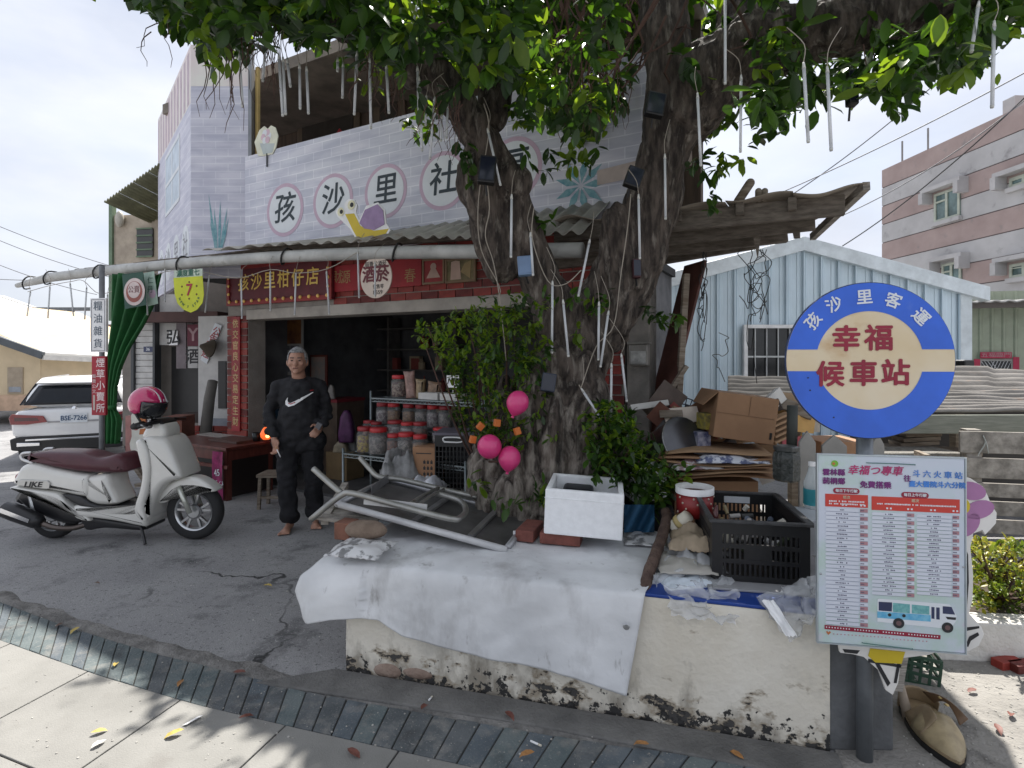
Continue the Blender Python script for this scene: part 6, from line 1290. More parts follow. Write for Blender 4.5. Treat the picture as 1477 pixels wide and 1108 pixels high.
# bright hanging sprigs at the fringe
for (px, py, d, nl, yg) in ((300, 75, 2.6, 7, .9), (310, 95, 2.6, 6, 1), (435, 20, 2.5, 6, .7), (1135, 70, 3.0, 8, .6), (1110, 105, 3.0, 7, .7), (670, 105, 3.9, 10, 1), (690, 125, 3.9, 9, 1), (735, 160, 3.7, 8, .9), (760, 170, 3.7, 8, .8), (820, 245, 3.6, 9, .9), (855, 235, 3.6, 8, .5), (800, 235, 3.6, 8, .8), (540, 118, 3.6, 9, .8), (610, 200, 3.5, 7, .2), (590, 190, 3.5, 6, .2), (672, 262, 3.4, 8, .1), (680, 240, 3.4, 7, .1), (770, 240, 3.5, 7, .1), (778, 320, 3.6, 8, .1), (1020, 260, 3.4, 9, .2), (1035, 240, 3.4, 9, .2), (1030, 300, 3.5, 7, .3), (1015, 225, 3.4, 9, .3), (1280, 165, 3.0, 8, .3), (1395, 110, 3.1, 7, 0), (1350, 100, 3.0, 7, 0), (1305, 150, 3.0, 7, 0), (955, 462, 3.5, 8, 0), (978, 470, 3.5, 7, 0), (940, 455, 3.5, 7, 0), (870, 440, 3.55, 7, .2), (850, 455, 3.5, 8, .2), (830, 430, 3.5, 7, .2), (835, 490, 3.5, 6, .2), (700, 700, 3.3, 6, .3), (770, 715, 3.2, 8, .3), (780, 725, 3.2, 8, .3), (745, 722, 3.25, 7, .2), (792, 722, 3.2, 7, .2)):
    for r in range(2): lv += sprig(P(px + random.uniform(-12, 12), py + random.uniform(-10, 10), d), .075 if py > 400 else .095, nl, young=yg, droop=.6)
for k in range(85): lv += sprig(P(random.uniform(690, 792), random.uniform(430, 640), random.uniform(3.28, 3.42)), random.uniform(.045, .06), 6, young=.45)
foliage(lv, TREE, 298, 'crown')
# twigs and hanging aerial roots in the crown
mb = MB()
for i in range(150):
    px = random.choice((random.uniform(180, 1450), random.uniform(780, 930))); b_ = interp(px, BND); py = b_ - random.uniform(20, 190); d = random.uniform(3.0, 4.8); p = P(px, py, d)
    if p.z > 5.2: continue
    q = p + Vector((random.uniform(-.3, .3), random.uniform(-.3, .3), random.uniform(.1, .4)))
    mb.tube(smooth_path([p, p.lerp(q, .4) + rnd_unit() * .05, q, q + Vector((random.uniform(-.2, .2), 0, .3))], 2), [.002, .003, .004, .006, .008, .009, .010], 4)
for (px, py, n_, ln) in ((325, 60, 14, .45), (375, 40, 16, .35), (400, 30, 8, .4), (240, 40, 3, .25), (640, 150, 14, .3), (530, 90, 10, .25), (870, 120, 18, .3), (560, 120, 12, .25), (1280, 70, 6, .3), (820, 90, 12, .3)):
    for k in range(n_):
        d = random.uniform(2.7, 3.4); p = P(px + random.gauss(0, 14), py + random.uniform(-15, 10), d); pts = [p]
        for j in range(5): pts.append(pts[-1] + Vector((random.gauss(0, .018), random.gauss(0, .018), -ln / 5 * random.uniform(.5, 1.2))))
        mb.tube(pts, [.003, .0028, .0024, .002, .0016, .001], 4)
tag(mb.build('twigs', M_('twig_brown', (.075, .040, .030), .9, var=.3), TREE, fix=False), kind='stuff')
# ---- two shrubs beside the trunk
def shrub(name, lab, root, outline, dr, ntw, L_, nparts, yg, axis_up=True, stems=8):
    t = thing(name, lab, 'shrub', root); xs = [p[0] for p in outline]; ys = [p[1] for p in outline]; lv = []; tips = []; k = 0
    while k < ntw:
        px, py = random.uniform(min(xs), max(xs)), random.uniform(min(ys), max(ys))
        if not inpoly(px, py, outline): continue
        p = P(px, py, random.uniform(*dr)); k += 1; tips.append(p)
        ax = ((p - root).normalized() + rnd_unit() * .6 + Vector((0, 0, .2))).normalized()
        lv += sprig(p, L_ * random.uniform(.8, 1.2), random.randrange(6, 9), young=yg if py > min(ys) + 60 else yg * 2.2, axis=ax)
    foliage(lv, t, nparts, 'foliage')
    mb = MB()
    for q in random.sample(tips, min(stems, len(tips))): mb.tube(smooth_path([root + rnd_unit() * .03, root.lerp(q, .5) + rnd_unit() * .05, q], 4), [.010, .009, .009, .008, .007, .006, .005, .004, .003], 5)
    mb.build('stem', M_('twig_brown', (.075, .04, .03)), t, smooth=True)
r1 = P(720, 690, 3.85); r1.z = PH - .02
shrub('shrub', 'light green small leaved bush spreading left of the trunk in front of the jars', r1, [(592, 468), (625, 458), (660, 446), (700, 436), (745, 440), (775, 470), (778, 540), (752, 600), (740, 640), (725, 668), (700, 625), (668, 618), (648, 600), (650, 560), (640, 520), (610, 490)], (3.4, 3.95), 340, .050, 290, .60, stems=30)
r2 = P(890, 738, 3.55); r2.z = PH - .02
shrub('shrub', 'glossy dark green fig shrub between the trunk and the second foam box', r2, [(838, 590), (868, 572), (905, 590), (935, 622), (960, 650), (992, 668), (985, 695), (955, 725), (925, 740), (900, 705), (862, 680), (845, 650)], (3.0, 3.4), 200, .066, 290, .18, stems=18)
r3 = P(705, 660, 3.5); 
shrub('shrub', 'small sprig of leaves growing around the pink balloons', r3, [(680, 605), (730, 600), (765, 630), (762, 655), (735, 645), (700, 632), (682, 640)], (3.28, 3.42), 26, .04, 150, .15, stems=6)
# ================================================================== LIGHT TUBES
tubem = M_('clear_tube', (.68, .70, .72), .18, var=.05, alpha=.72, spec=.8); capm = M_('tube_cap', (.55, .55, .52), .4); cordm = M_('pale_cord', (.33, .29, .24), .6)
def led(px0, y0, px1, y1, d, lab, grp, cord=None, r=.0075):
    a, b_ = P(px0, y0, d), P(px1, y1, d); t = thing('light_tube', lab, 'light tube', a, grp); u = (a - b_).normalized()
    mb = MB(); mb.tube([a - u * .03, b_ + u * .012], r, 8); mb.build('tube', tubem, t, smooth=True)
    mb = MB(); mb.tube([a, a - u * .028], [r * .6, r * 1.15], 8); mb.build('end_cap', capm, t, smooth=True); mb = MB(); mb.tube([b_, b_ + u * .0115], [r * .9, r * 1.1], 8); mb.build('end_cap', capm, t, smooth=True)
    c = cord or [a + Vector((random.uniform(-.02, .02), 0, .08)), a + Vector((random.uniform(-.08, .08), .02, random.uniform(.14, .22)))]
    mb = MB(); mb.tube(smooth_path([a] + c, 4), .0022, 4); mb.build('cord', cordm, t, smooth=True)
TG = 'light tubes hanging from the fig tree'
TUBES = ((345, 78, 350, 155, 2.9), (383, 66, 379, 118, 3.0), (402, 78, 408, 168, 2.9), (408, 82, 412, 166, 2.9), (414, 84, 419, 126, 3.0), (432, 92, 433, 158, 3.0), (442, 96, 445, 165, 3.0), (487, 83, 487, 104, 3.2), (495, 90, 494, 142, 3.2), (515, 74, 511, 166, 3.0), (533, 84, 535, 186, 3.0), (557, 92, 561, 164, 3.1), (602, 96, 605, 190, 3.2), (604, 110, 609, 218, 3.2), (615, 138, 614, 182, 3.4), (627, 140, 620, 230, 3.2), (637, 165, 636, 204, 3.4), (646, 150, 644, 200, 3.4), (601, 10, 592, 55, 2.8), (703, -60, 703, 38, 2.8), (703, 185, 722, 268, 3.3), (738, 280, 737, 372, 3.25), (765, 335, 769, 398, 3.3), (797, 405, 796, 510, 3.3), (812, 432, 820, 515, 3.3), (851, 345, 834, 428, 3.4), (864, 435, 863, 520, 3.35), (878, 448, 866, 530, 3.35), (882, 524, 881, 606, 3.35), (896, 510, 904, 580, 3.4), (1046, -10, 1046, 122, 2.8), (1006, 134, 1011, 240, 2.95), (1069, 108, 1068, 220, 2.9), (959, 222, 960, 317, 3.3), (921, 280, 923, 374, 3.3), (1159, 90, 1166, 206, 2.45), (1193, 96, 1199, 218, 2.45), (1412, 2, 1401, 76, 2.45), (1434, 30, 1431, 156, 2.45), (1300, 85, 1299, 118, 3.2), (1352, 40, 1352, 112, 3.2), (672, 20, 668, 60, 3.1))
ROWS = {}
for q in TUBES:
    x, y = (q[0] + q[2]) / 2, q[3]
    pl_ce = 'before the upper opening' if x < 570 and y < 260 else 'around the leaning left limb' if x < 730 and y < 280 else 'on the lower left limb' if x < 840 else 'on the right limb' if x < 1020 and y > 200 and x > 840 else 'below the thick right branch'
    ROWS.setdefault(pl_ce, []).append(q)
for pl_ce, row in ROWS.items():
    for i, q in enumerate(sorted(row, key=lambda q: q[0] + q[2])): led(*q, 'clear light tube, %s from the left of those hanging %s' % (ORD[i], pl_ce), TG)

led(838, 560, 880, 624, 3.3, 'clear light tube lying slanted against the burl of the trunk', None)
GG = 'light tubes hanging from the gutter pipe'
gx = [(x, y, d) for x, y, d in gp]
def gd(px): return interp(px, [(x, d) for x, y, d in gx]) - .12
for i, (x0, y0, x1, y1) in enumerate(((44, 420, 39, 456), (72, 413, 69, 459), (101, 408, 106, 456), (125, 414, 122, 461), (155, 424, 155, 475), (187, 412, 185, 461), (211, 404, 213, 455), (238, 388, 238, 436), (302, 397, 296, 451), (348, 402, 349, 460), (390, 391, 390, 449), (427, 394, 425, 455), (471, 391, 475, 454), (516, 362, 518, 430), (541, 378, 541, 428))): led(x0, y0, x1, y1, gd(x0), 'white light tube, %s from the left of those hanging under the grey gutter pipe' % ORD[i], GG, r=.0085)
mb = MB(); wp_ = [P(x, y, gd(x) + .02) for x, y in ((40, 421), (72, 412), (104, 406), (120, 405), (145, 424), (187, 410), (211, 402), (240, 392), (270, 390), (300, 394), (345, 401), (390, 389), (426, 394), (472, 388), (517, 363))]
mb.tube(smooth_path(wp_, 4), .004, 5); tag(mb.build('light_string_cord', cordm, smooth=True), 'pale cord swinging under the gutter that carries the light tubes', 'cord')
for i, (pts, lab) in enumerate(((((700, 245, 3.3), (706, 300, 3.4), (700, 340, 3.45), (712, 380, 3.5), (722, 440, 3.5), (730, 520, 3.5)), 'pale wire running down the left limb'), (((698, 150, 3.3), (705, 190, 3.3), (690, 290, 3.4), (694, 360, 3.5), (722, 420, 3.6), (700, 440, 3.55)), 'white looped wire hanging beside the left limb over the shop front'), (((910, 280, 3.4), (905, 330, 3.4), (895, 400, 3.45), (885, 470, 3.45), (860, 500, 3.45), (838, 560, 3.4)), 'pale wire looping down the right limb to the burl'), (((770, 300, 3.4), (768, 345, 3.4), (790, 405, 3.4), (815, 410, 3.4), (838, 390, 3.4)), 'pale wire sagging across the fork of the trunk'), (((835, 555, 3.35), (856, 600, 3.35), (850, 650, 3.35), (870, 680, 3.35), (910, 690, 3.3)), 'white wire trailing down from the slanted light tube'))):
    mb = MB(); mb.tube(smooth_path([P(*p) for p in pts], 5), .0035, 5); tag(mb.build('wire', cordm, smooth=True), lab, 'wire')
def lampbox(px, py, d, w, h, rot, m, lab, cat='floodlight'):
    fr = Matrix.Translation(P(px, py, d)) @ Matrix.Rotation(rot, 4, 'Y') @ Matrix.Rotation(-.15, 4, 'X'); t = thing('floodlight' if cat == 'floodlight' else 'junction_box', lab, cat, P(px, py, d))
    mb = MB(); mb.box((0, 0, 0), (w, .05, h), fr); mb.build('housing', m, t, bev=.006)
    mb = MB(); mb.box((0, -.027, 0), (w * .84, .003, h * .84), fr); mb.build('glass', M_('lamp_dark_glass', (.015, .018, .03), .1), t) if cat == 'floodlight' else mb.build('lid', m, t)
    mb = MB(); mb.tube([fr @ Vector((0, .02, -h / 2)), fr @ Vector((.01, .05, -h * .8))], .006, 6); mb.build('cable', black, t)
lampbox(945, 152, 3.35, .11, .15, .2, black, 'black box floodlight high on the right limb'); lampbox(914, 257, 3.4, .10, .13, .35, black, 'black tilted floodlight lower on the right limb'); lampbox(703, 246, 3.3, .10, .17, .1, black, 'black floodlight fixed on the left limb'); lampbox(791, 552, 3.32, .085, .11, .15, M_('navy_box', (.02, .028, .05), .4), 'small navy floodlight on the burl of the trunk'); lampbox(918, 388, 3.5, .05, .12, 0, M_('maroon_box', (.05, .015, .02), .5), 'slim maroon box on the right limb beside the fork'); lampbox(1228, 128, 3.0, .05, .2, .05, black, 'black floodlight seen edge on among the leaves at the right')
lampbox(758, 384, 3.4, .095, .12, -.08, M_('pale_blue_box', (.16, .24, .38), .45), 'pale blue plastic junction box on the left limb', 'junction box')
# balloons and orange blocks
ball = M_('pink_balloon', (.62, .045, .19), .28, var=.04, spec=.6)
def balloon(px, py, r, tip, lab):
    d = 3.2; c = P(px, py, d); R = r / F * d; t = thing('balloon', lab, 'balloon', c); ax = Vector(tip).normalized()
    mb = MB(); mb.lathe([(.001, R), (R * .45, R * .9), (R * .8, R * .6), (R, .05 * R), (R * .93, -R * .45), (R * .6, -R * .9), (R * .22, -R * 1.18), (R * .1, -R * 1.25)], (0, 0, 0), 24, Matrix.Translation(c) @ ax.to_track_quat('-Z', 'Y').to_matrix().to_4x4()); mb.build('skin', ball, t, smooth=True, sub=1)
    mb = MB(); mb.tube([c + ax * R * 1.24, c + ax * R * 1.42], [R * .1, R * .16], 10); mb.build('neck', ball, t, smooth=True)
balloon(747, 580, 17, (-.35, 0, -1), 'uppermost of the three pink balloons on the trunk'); balloon(706, 644, 18.5, (.1, .9, -.5), 'left and roundest pink balloon by the orange blocks'); balloon(735, 660, 17, (-.15, 0, -1), 'lower right pink balloon hanging point down')
orm = M_('orange_block', (.50, .13, .02), .6)
for i, (px, py, rt) in enumerate(((693, 615, .7), (682, 634, .2), (746, 622, -.3), (717, 610, .15))):
    mb = MB(); mb.box((0, 0, 0), (.036, .03, .042), Matrix.Translation(P(px, py, 3.24)) @ Matrix.Rotation(rt, 4, 'Y') @ rz(.4)); tag(mb.build('orange_block', orm, bev=.003), ('orange paper block above the left balloon', 'orange paper block left of the roundest balloon', 'orange paper block right of the balloons', 'orange paper block half hidden in the leaves')[i], 'block')
# ================================================================== TARPAULIN ON THE PLANTER
tarp = M_('tarp', (.58, .59, .60), .55, col2=(.74, .75, .76), scale=2.2, bump=.22, bscale=14, spec=.4)
add_stain(tarp, (.24, .23, .22), 3.2, .52, .80, stretch=(1, 1, .45)); add_stain(tarp, (.28, .27, .26), 14, .62, .74, stretch=(1, 1, .3)); add_stain(tarp, (.16, .13, .10), 6, .70, .78)
tbot = [hit(x, y, WF, .03) for x, y in ((450, 872), (458, 888), (487, 885), (520, 888), (548, 893), (581, 916), (657, 934), (750, 956), (830, 976), (904, 1001))]
aL_, aR_ = tbot[0][0], hit(904, 1001, WF, .03)[0]; aRt = hit(930, 850, WF, .03)[0]
TZ = PH + .03
TP = thing('tarpaulin', 'dirty off white tarpaulin draped over the left part of the planter wall', 'tarpaulin', wp(.6, PH, 0))
def tfn(u, v):
    # v 0..0.42 on top (back to front), then over the edge and down
    if v < .42:
        t = v / .42; c = lerp(-.80, .012, t); b = TZ + .012 * noise.noise((u * 6, t * 4, 2)) + .007 * noise.noise((u * 17, t * 9, 5)) + .02 * max(0, .12 - abs(noise.noise((u * 4 - t, t * 3 + u, 15)))) - .012 * max(0, t - .85) / .15
        a = lerp(-.02 - .11 * t, lerp(1.62, aRt, t), u); return wp(a, b, c)
    t = (v - .42) / .58; al = interp(t, [(0, -.13), (.25, -.19), (.55, -.205), (.85, -.175), (1, -.16)]); ar = lerp(aRt, aR_, t); a = lerp(al, ar, u)
    bb = interp(a, tbot); b = lerp(TZ - .014, bb, t)
    fold = .5 + .5 * math.sin(u * 15 + .6 * math.sin(u * 7)); c = .022 + .018 * (1 - (1 - min(t * 4, 1)) ** 2) + t * (.016 * fold * (1.6 - u)) + .006 * noise.noise((u * 9, t * 2.2, 7)) + .003 * noise.noise((u * 24, t * 6, 3)) + .012 * max(0, abs(noise.noise((u * 5 + t * 1.5, t * 1.2, 12))) - .3) * 2
    if a < .12: c += (.12 - a) * .25 * (.4 + t * .6) + .02 * math.sin(t * 3.2)
    return wp(a, b, max(c, .014 + .004 * t))
mb = MB(); mb.grid(120, 70, tfn); mb.build('sheet', tarp, TP, smooth=True, solid=.0015)
mb = MB(); mb.lathe([(.010, 0), (.014, .002), (.010, .004)], (0, 0, 0), 14, WF @ Matrix.Translation((aR_ - .0, tbot[-1][1] + .3, .06))); mb.build('eyelet', steel, TP)
# ================================================================== OVERTURNED FOLDING TABLE
A = P(728, 795, 2.82); Bc = P(487, 729, 3.05); vv = WF.to_3x3() @ Vector((0, 0, -1)); vv = Vector((vv.x, vv.y, .02)); Dp = .56
tn = (Bc - A).cross(vv).normalized(); tn = tn if tn.z > 0 else -tn
TBL = thing('folding_table', 'upside down metal folding table with bent tube legs resting on the tarpaulin', 'table', A)
XF = Matrix(((Bc - A).normalized(), vv.normalized(), tn)).transposed().to_4x4(); XF.translation = A
Lx = (Bc - A).length
def T(x, y, z=0): return XF @ Vector((x, y, z))
alu = M_('dull_aluminium', (.30, .30, .31), .38, .75, col2=(.42, .42, .43), scale=7, bump=.1); under = M_('table_underside', (.075, .075, .075), .42, .4, col2=(.16, .158, .155), scale=4); add_stain(under, (.075, .06, .045), 7, .58, .72)
mb = MB(); mb.box((Lx / 2, Dp / 2, -.006), (Lx, Dp, .012), XF); mb.build('tabletop', under, TBL)
rimm = M_('chipped_white_rim', (.42, .42, .43), .4, .1, col2=(.60, .60, .60), scale=5); add_stain(rimm, (.05, .045, .04), 16, .63, .67)
mb = MB(); mb.tube([T(-.01, .0, .008), T(Lx + .01, 0, .008)], .018, 12); mb.build('front_rim', rimm, TBL, smooth=True)
for (p, q) in ((T(-.005, .03, .008), T(-.005, Dp, .008)), (T(0, Dp, .008), T(Lx, Dp, .008)), (T(Lx, .03, .008), T(Lx, Dp, .008))): mb = MB(); mb.tube([p, q], .018, 10); mb.build('rim', alu, TBL, smooth=True)
for x in (.20, .52): mb = MB(); mb.bar(T(x, .03, .014), T(x, Dp - .03, .014), .03, .018, None, tn); mb.build('cross_bar', alu, TBL)
pipe = M_('galvanised_pipe', (.25, .25, .235), .38, .7, col2=(.38, .375, .35), scale=9); add_stain(pipe, (.16, .11, .07), 9, .62, .72)
d_ = lambda l: smooth_path([P(*p) for p in l], 4)
mb = MB(); mb.tube(d_([(448, 750, 2.98), (490, 716, 2.98), (510, 712, 2.97), (570, 728, 2.93), (648, 748, 2.88), (665, 746, 2.93), (672, 735, 3.05), (662, 722, 3.2), (628, 712, 3.3)]), .0165, 12); mb.build('leg_frame', pipe, TBL, smooth=True)
mb = MB(); mb.tube(d_([(452, 676, 3.08), (472, 694, 3.04), (492, 711, 2.99)]), .0165, 12); mb.build('leg', pipe, TBL, smooth=True)
mb = MB(); mb.tube(d_([(519, 660, 3.6), (534, 677, 3.55), (547, 688, 3.52), (580, 692, 3.5), (630, 704, 3.45), (692, 718, 3.4)]), .0165, 12); mb.build('leg_frame', pipe, TBL, smooth=True)
mb = MB(); mb.tube(d_([(590, 728, 2.96), (610, 715, 3.15), (632, 704, 3.4)]), .011, 8); mb.build('brace', pipe, TBL, smooth=True)
mb = MB(); mb.tube(d_([(598, 733, 2.95), (620, 717, 3.15), (640, 706, 3.4)]), .010, 8); mb.build('brace', pipe, TBL, smooth=True)
mb = MB(); mb.bar(P(525, 722, 2.97), P(616, 733, 2.93), .006, .04); mb.build('flat_strip', M_('pale_strip', (.5, .5, .49), .5), TBL)
mb = MB(); mb.bar(P(536, 707, 3.3), P(560, 690, 3.5), .004, .05); mb.build('bracket_plate', alu, TBL)
mb = MB(); mb.box((0, 0, 0), (.03, .004, .02), Matrix.Translation(T(-.0, .2, .03))); mb.build('white_tag', white, TBL)
# weathered slats under its left end, stone, newspaper in plastic bag
t = thing('slatted_crate_lid', 'weathered wooden slats lying under the left end of the table', 'slats', P(500, 745, 3.1))
for k in range(4): mb = MB(); mb.bar(P(461 + k * 13, 741 - k * 6 + 4, 3.05 + k * .12), P(540 + k * 9, 756 - k * 9, 3.0 + k * .12), .07, .02); mb.build('slat', greywood, t, bev=.003)
mb = MB(); mb.bar(P(468, 752, 3.04), P(498, 700, 3.6), .04, .04); mb.build('batten', greywood, t)
mb = MB(); mb.ell(P(528, 764, 2.84), (.115, .07, .045), Matrix.Rotation(-.25, 3, 'Z'), 18, 12); mb.v = [v + Vector((0, 0, 1)) * .006 * noise.noise(v * 18) for v in mb.v]; tag(mb.build('stone', M_('brown_stone', (.16, .115, .085), .9, col2=(.24, .18, .135), scale=9, bump=.4), smooth=True), 'smooth brown stone propping up the left end of the table', 'stone')
crumple('newspaper_bag', 'folded newspaper in clear plastic lying on the left corner of the tarpaulin', 'newspaper', Matrix.Translation(P(522, 792, 2.74)) @ rz(-.2), .27, .26, .055, M_('newsprint', (.20, .20, .20), .4, col2=(.62, .62, .62), scale=16, contrast=(.42, .5)), 2, amp=.8)
mb = MB(); mb.box((0, 0, 0), (.09, .1, .09), Matrix.Translation(P(500, 763, 2.98)) @ rz(-.26)); tag(mb.build('brick_support', M_('old_brick', (.20, .09, .06), .85, var=.25, bump=.3), bev=.004), 'old brick under the wooden slats at the left corner', 'brick')
# bricks and foam box
obm = M_('paver_brick', (.19, .065, .05), .85, var=.25, scale=12, bump=.3, bscale=60)
o = hit(812, 786, WF, 0)
def on_top(px, py, z): return G(px, py, z)
for i, (px, py, rt, lab) in enumerate(((811, 789, -.26, 'flat red brick under the front of the foam box'), (765, 782, 1.25, 'red brick set end on left of the foam box'))):
    p = on_top(px, py, TZ); mb = MB(); mb.box((0, 0, .03), (.215, .10, .06), Matrix.Translation(p + Vector((0, .06 if i == 0 else .09, .004))) @ rz(rt)); tag(mb.build('brick', obm, bev=.005), lab, 'brick')
p = on_top(880, 778, TZ) ; mb = MB(); mb.box((0, 0, .03), (.215, .10, .06), Matrix.Translation(p + Vector((0, .28, .004))) @ rz(-.26)); tag(mb.build('brick', obm, bev=.005), 'red brick hidden under the back right of the foam box', 'brick')
foam = M_('styrofoam', (.84, .85, .86), .75, var=.04, scale=30, bump=.12, bscale=220, spec=.2); add_stain(foam, (.45, .43, .40), 5, .68, .8)
def foambox(fr, w, d, h, lab, th=.028):
    t = thing('foam_box', lab, 'foam box', fr.to_translation()); mb = MB()
    mb.b2(0, w, 0, h, -th, 0); mb.b2(0, w, 0, h, -d, -d + th); mb.b2(0, th, 0, h, -d + th + .0005, -th - .0005); mb.b2(w - th, w, 0, h, -d + th + .0005, -th - .0005); mb.b2(th, w - th, 0, th, -d + th, -th); mb.build('box', foam, t, fr=fr, bev=.008)
    mb = MB(); g = .008
    for q in ((-.003, w + .003, h * .80, h * .815, 0.0, .003), (w * .33, w * .62, h * .02, h * .05, .0, .003)): mb.b2(*q)
    mb.build('moulding', foam, t, fr=fr, bev=.001); return t
FB = frame(P(784, 770, 2.87), (P(898, 781, 2.80) - P(784, 770, 2.87)).normalized() * 1); wbx = hit(898, 775, FB)[0]
fb = foambox(FB, wbx, .40, .235, 'large open white foam box standing on red bricks')
mb = MB(); mb.b2(.07, .24, .03, .195, -.36, -.20, FB); tag(mb.build('dark_bag', M_('dark_bag', (.012, .013, .02), .5), bev=.02), 'dark bundle inside the open foam box', 'bundle')
F2 = frame(P(912, 724, 3.25), (1, .1, 0)) @ Matrix.Rotation(.0, 4, 'Z'); foambox(F2, .21, .20, .20, 'second white foam box half hidden behind the fig shrub')
mb = MB(); mb.box((0, 0, 0), (.26, .24, .24), Matrix.Translation(P(938, 757, 3.33)) @ rz(-.2)); tag(mb.build('dark_crate', M_('crate_dark', (.03, .03, .035), .6), bev=.01), 'dark plastic crate under the second foam box', 'crate')  # crate in one even dark plastic colour
mb = MB(); mb.grid(14, 10, lambda u, v: P(900 + u * 44, 728 + v * 40, 3.05 + .06 * math.sin(u * 9 + v * 4))); tag(mb.build('blue_cloth', M_('blue_cloth', (.015, .08, .16), .7), smooth=True), 'blue cloth scrap behind the foam box', 'cloth')
# log
mb = MB(); lg = [P(928, 856, 2.40), P(936, 826, 2.50), P(947, 796, 2.63), P(956, 770, 2.78), P(962, 748, 2.95), P(960, 738, 3.02)]
mb.tube(smooth_path(lg, 5), .027, 12, jit=.07); t = thing('log', 'dark peeling branch lying over the front edge of the planter', 'log', lg[0]); mb.build('bark', M_('log_bark', (.06, .035, .028), .85, col2=(.13, .085, .065), scale=16, bump=.8, bscale=60), t, smooth=True)
mb = MB(); q = (lg[0] - lg[1]).normalized(); mb.lathe([(.023, 0), (.001, .002)], (0, 0, 0), 12, Matrix.Translation(lg[0] + q * .001) @ q.to_track_quat('Z', 'Y').to_matrix().to_4x4()); mb.build('cut_end', M_('cut_wood', (.16, .08, .06), .8), t)
# ================================================================== CLUTTER RIGHT OF THE TREE
CRf = frame(P(1027, 826, 2.47), (P(1160, 848, 2.40) - P(1027, 826, 2.47)) * 1.0 - Vector((0, 0, (P(1160, 848, 2.40) - P(1027, 826, 2.47)).z)))
cw_, cd_, ch2 = .405, .56, .255
CRf = Matrix.Translation((0, 0, PH + .03 - CRf.translation.z)) @ CRf
CRT = thing('black_crate', 'black slotted plastic crate full of oddments at the planter front', 'crate', CRf.to_translation())
def slotwall(w, h, fr, name):
    mb = MB(); mb.b2(0, w, h - .05, h, -.012, 0); mb.b2(0, w, 0, .025, -.012, 0); mb.b2(0, .045, .025, h - .05, -.012, 0); mb.b2(w - .045, w, .025, h - .05, -.012, 0)
    for y0 in (h * .30, h * .56): mb.b2(.045, w - .045, y0, y0 + .02, -.012, 0)
    n = int((w - .09) / .021)
    for k in range(n): x = .045 + (w - .09) * (k + .5) / n; mb.b2(x - .0048, x + .0048, .025, h - .05, -.010, -.002)
    mb.b2(w * .34, w * .62, h * .30, h * .56, -.011, -.001) if name == 'front' else None
    mb.build('side', black, CRT, fr=fr)
slotwall(cw_, ch2, CRf, 'front'); slotwall(cw_, ch2, CRf @ Matrix.Translation((0, 0, -cd_ + .012)), 'back')
slotwall(cd_ - .026, ch2, CRf @ Matrix.Translation((.012, 0, -.013)) @ Matrix.Rotation(math.pi / 2, 4, 'Y'), 'l'); slotwall(cd_ - .026, ch2, CRf @ Matrix.Translation((cw_, 0, -.013)) @ Matrix.Rotation(math.pi / 2, 4, 'Y'), 'r')
mb = MB(); mb.b2(.012, cw_ - .012, 0, .008, -cd_ + .013, -.013); mb.build('base', black, CRT, fr=CRf)
mb = MB()
for q in ((-.012, cw_ + .012, ch2 + .001, ch2 + .014, -.012, .014), (-.012, cw_ + .012, ch2 + .001, ch2 + .014, -cd_ - .002, -cd_ + .016), (-.012, .012, ch2 + .001, ch2 + .014, -cd_ + .017, -.013), (cw_ - .012, cw_ + .02, ch2 + .001, ch2 + .014, -cd_ + .017, -.013)): mb.b2(*q)
mb.build('rim', M_('worn_black', (.05, .05, .052), .6, var=.3, scale=20), CRT, fr=CRf, bev=.003)
mb = MB(); mb.b2(.15, .28, ch2 - .045, ch2 - .012, -cd_ + .0125, -cd_ + .016); mb.build('paper_label', M_('label_pale', (.5, .52, .54), .5), CRT, fr=CRf)
rc_ = [(.55, .52, .45), (.05, .05, .05), (.10, .12, .16), (.40, .38, .36), (.25, .20, .10), (.6, .6, .6), (.08, .10, .06)]
for k in range(26):
    a, c = random.uniform(.05, cw_ - .05), -random.uniform(.05, cd_ - .06); b_ = .06 + .14 * random.random(); mb = MB()
    p = CRf @ Vector((a, b_, c)); q = p + Vector((random.uniform(-.06, .06), random.uniform(-.05, .05), random.uniform(-.01, .05)))
    mb.tube([p, q], [random.uniform(.008, .016)] * 2, 10)
    tag(mb.build('small_item', M_('oddment_%d' % (k % 7), rc_[k % 7], .45)), 'small bottle or tube jumbled in the black crate', 'oddment', 'oddments in the black crate')
mb = MB(); p = CRf @ Vector((.055, .12, -.07)); mb.tube([p, p + Vector((.02, .0, .10))], [.028, .022], 12); t = tag(mb.build('small_cup', M_('cup_cream', (.62, .58, .48), .5), smooth=True), 'small white cup standing in the front corner of the black crate', 'cup')
mb = MB(); p = CRf @ Vector((.02, .15, -.08)); mb.tube([p, p + Vector((.01, 0, .10)), p + Vector((.012, 0, .16))], [.014, .013, .007], 10); tag(mb.build('bottle', M_('brown_bottle', (.08, .02, .02), .2), smooth=True), 'thin dark red bottle in the corner of the black crate', 'bottle')
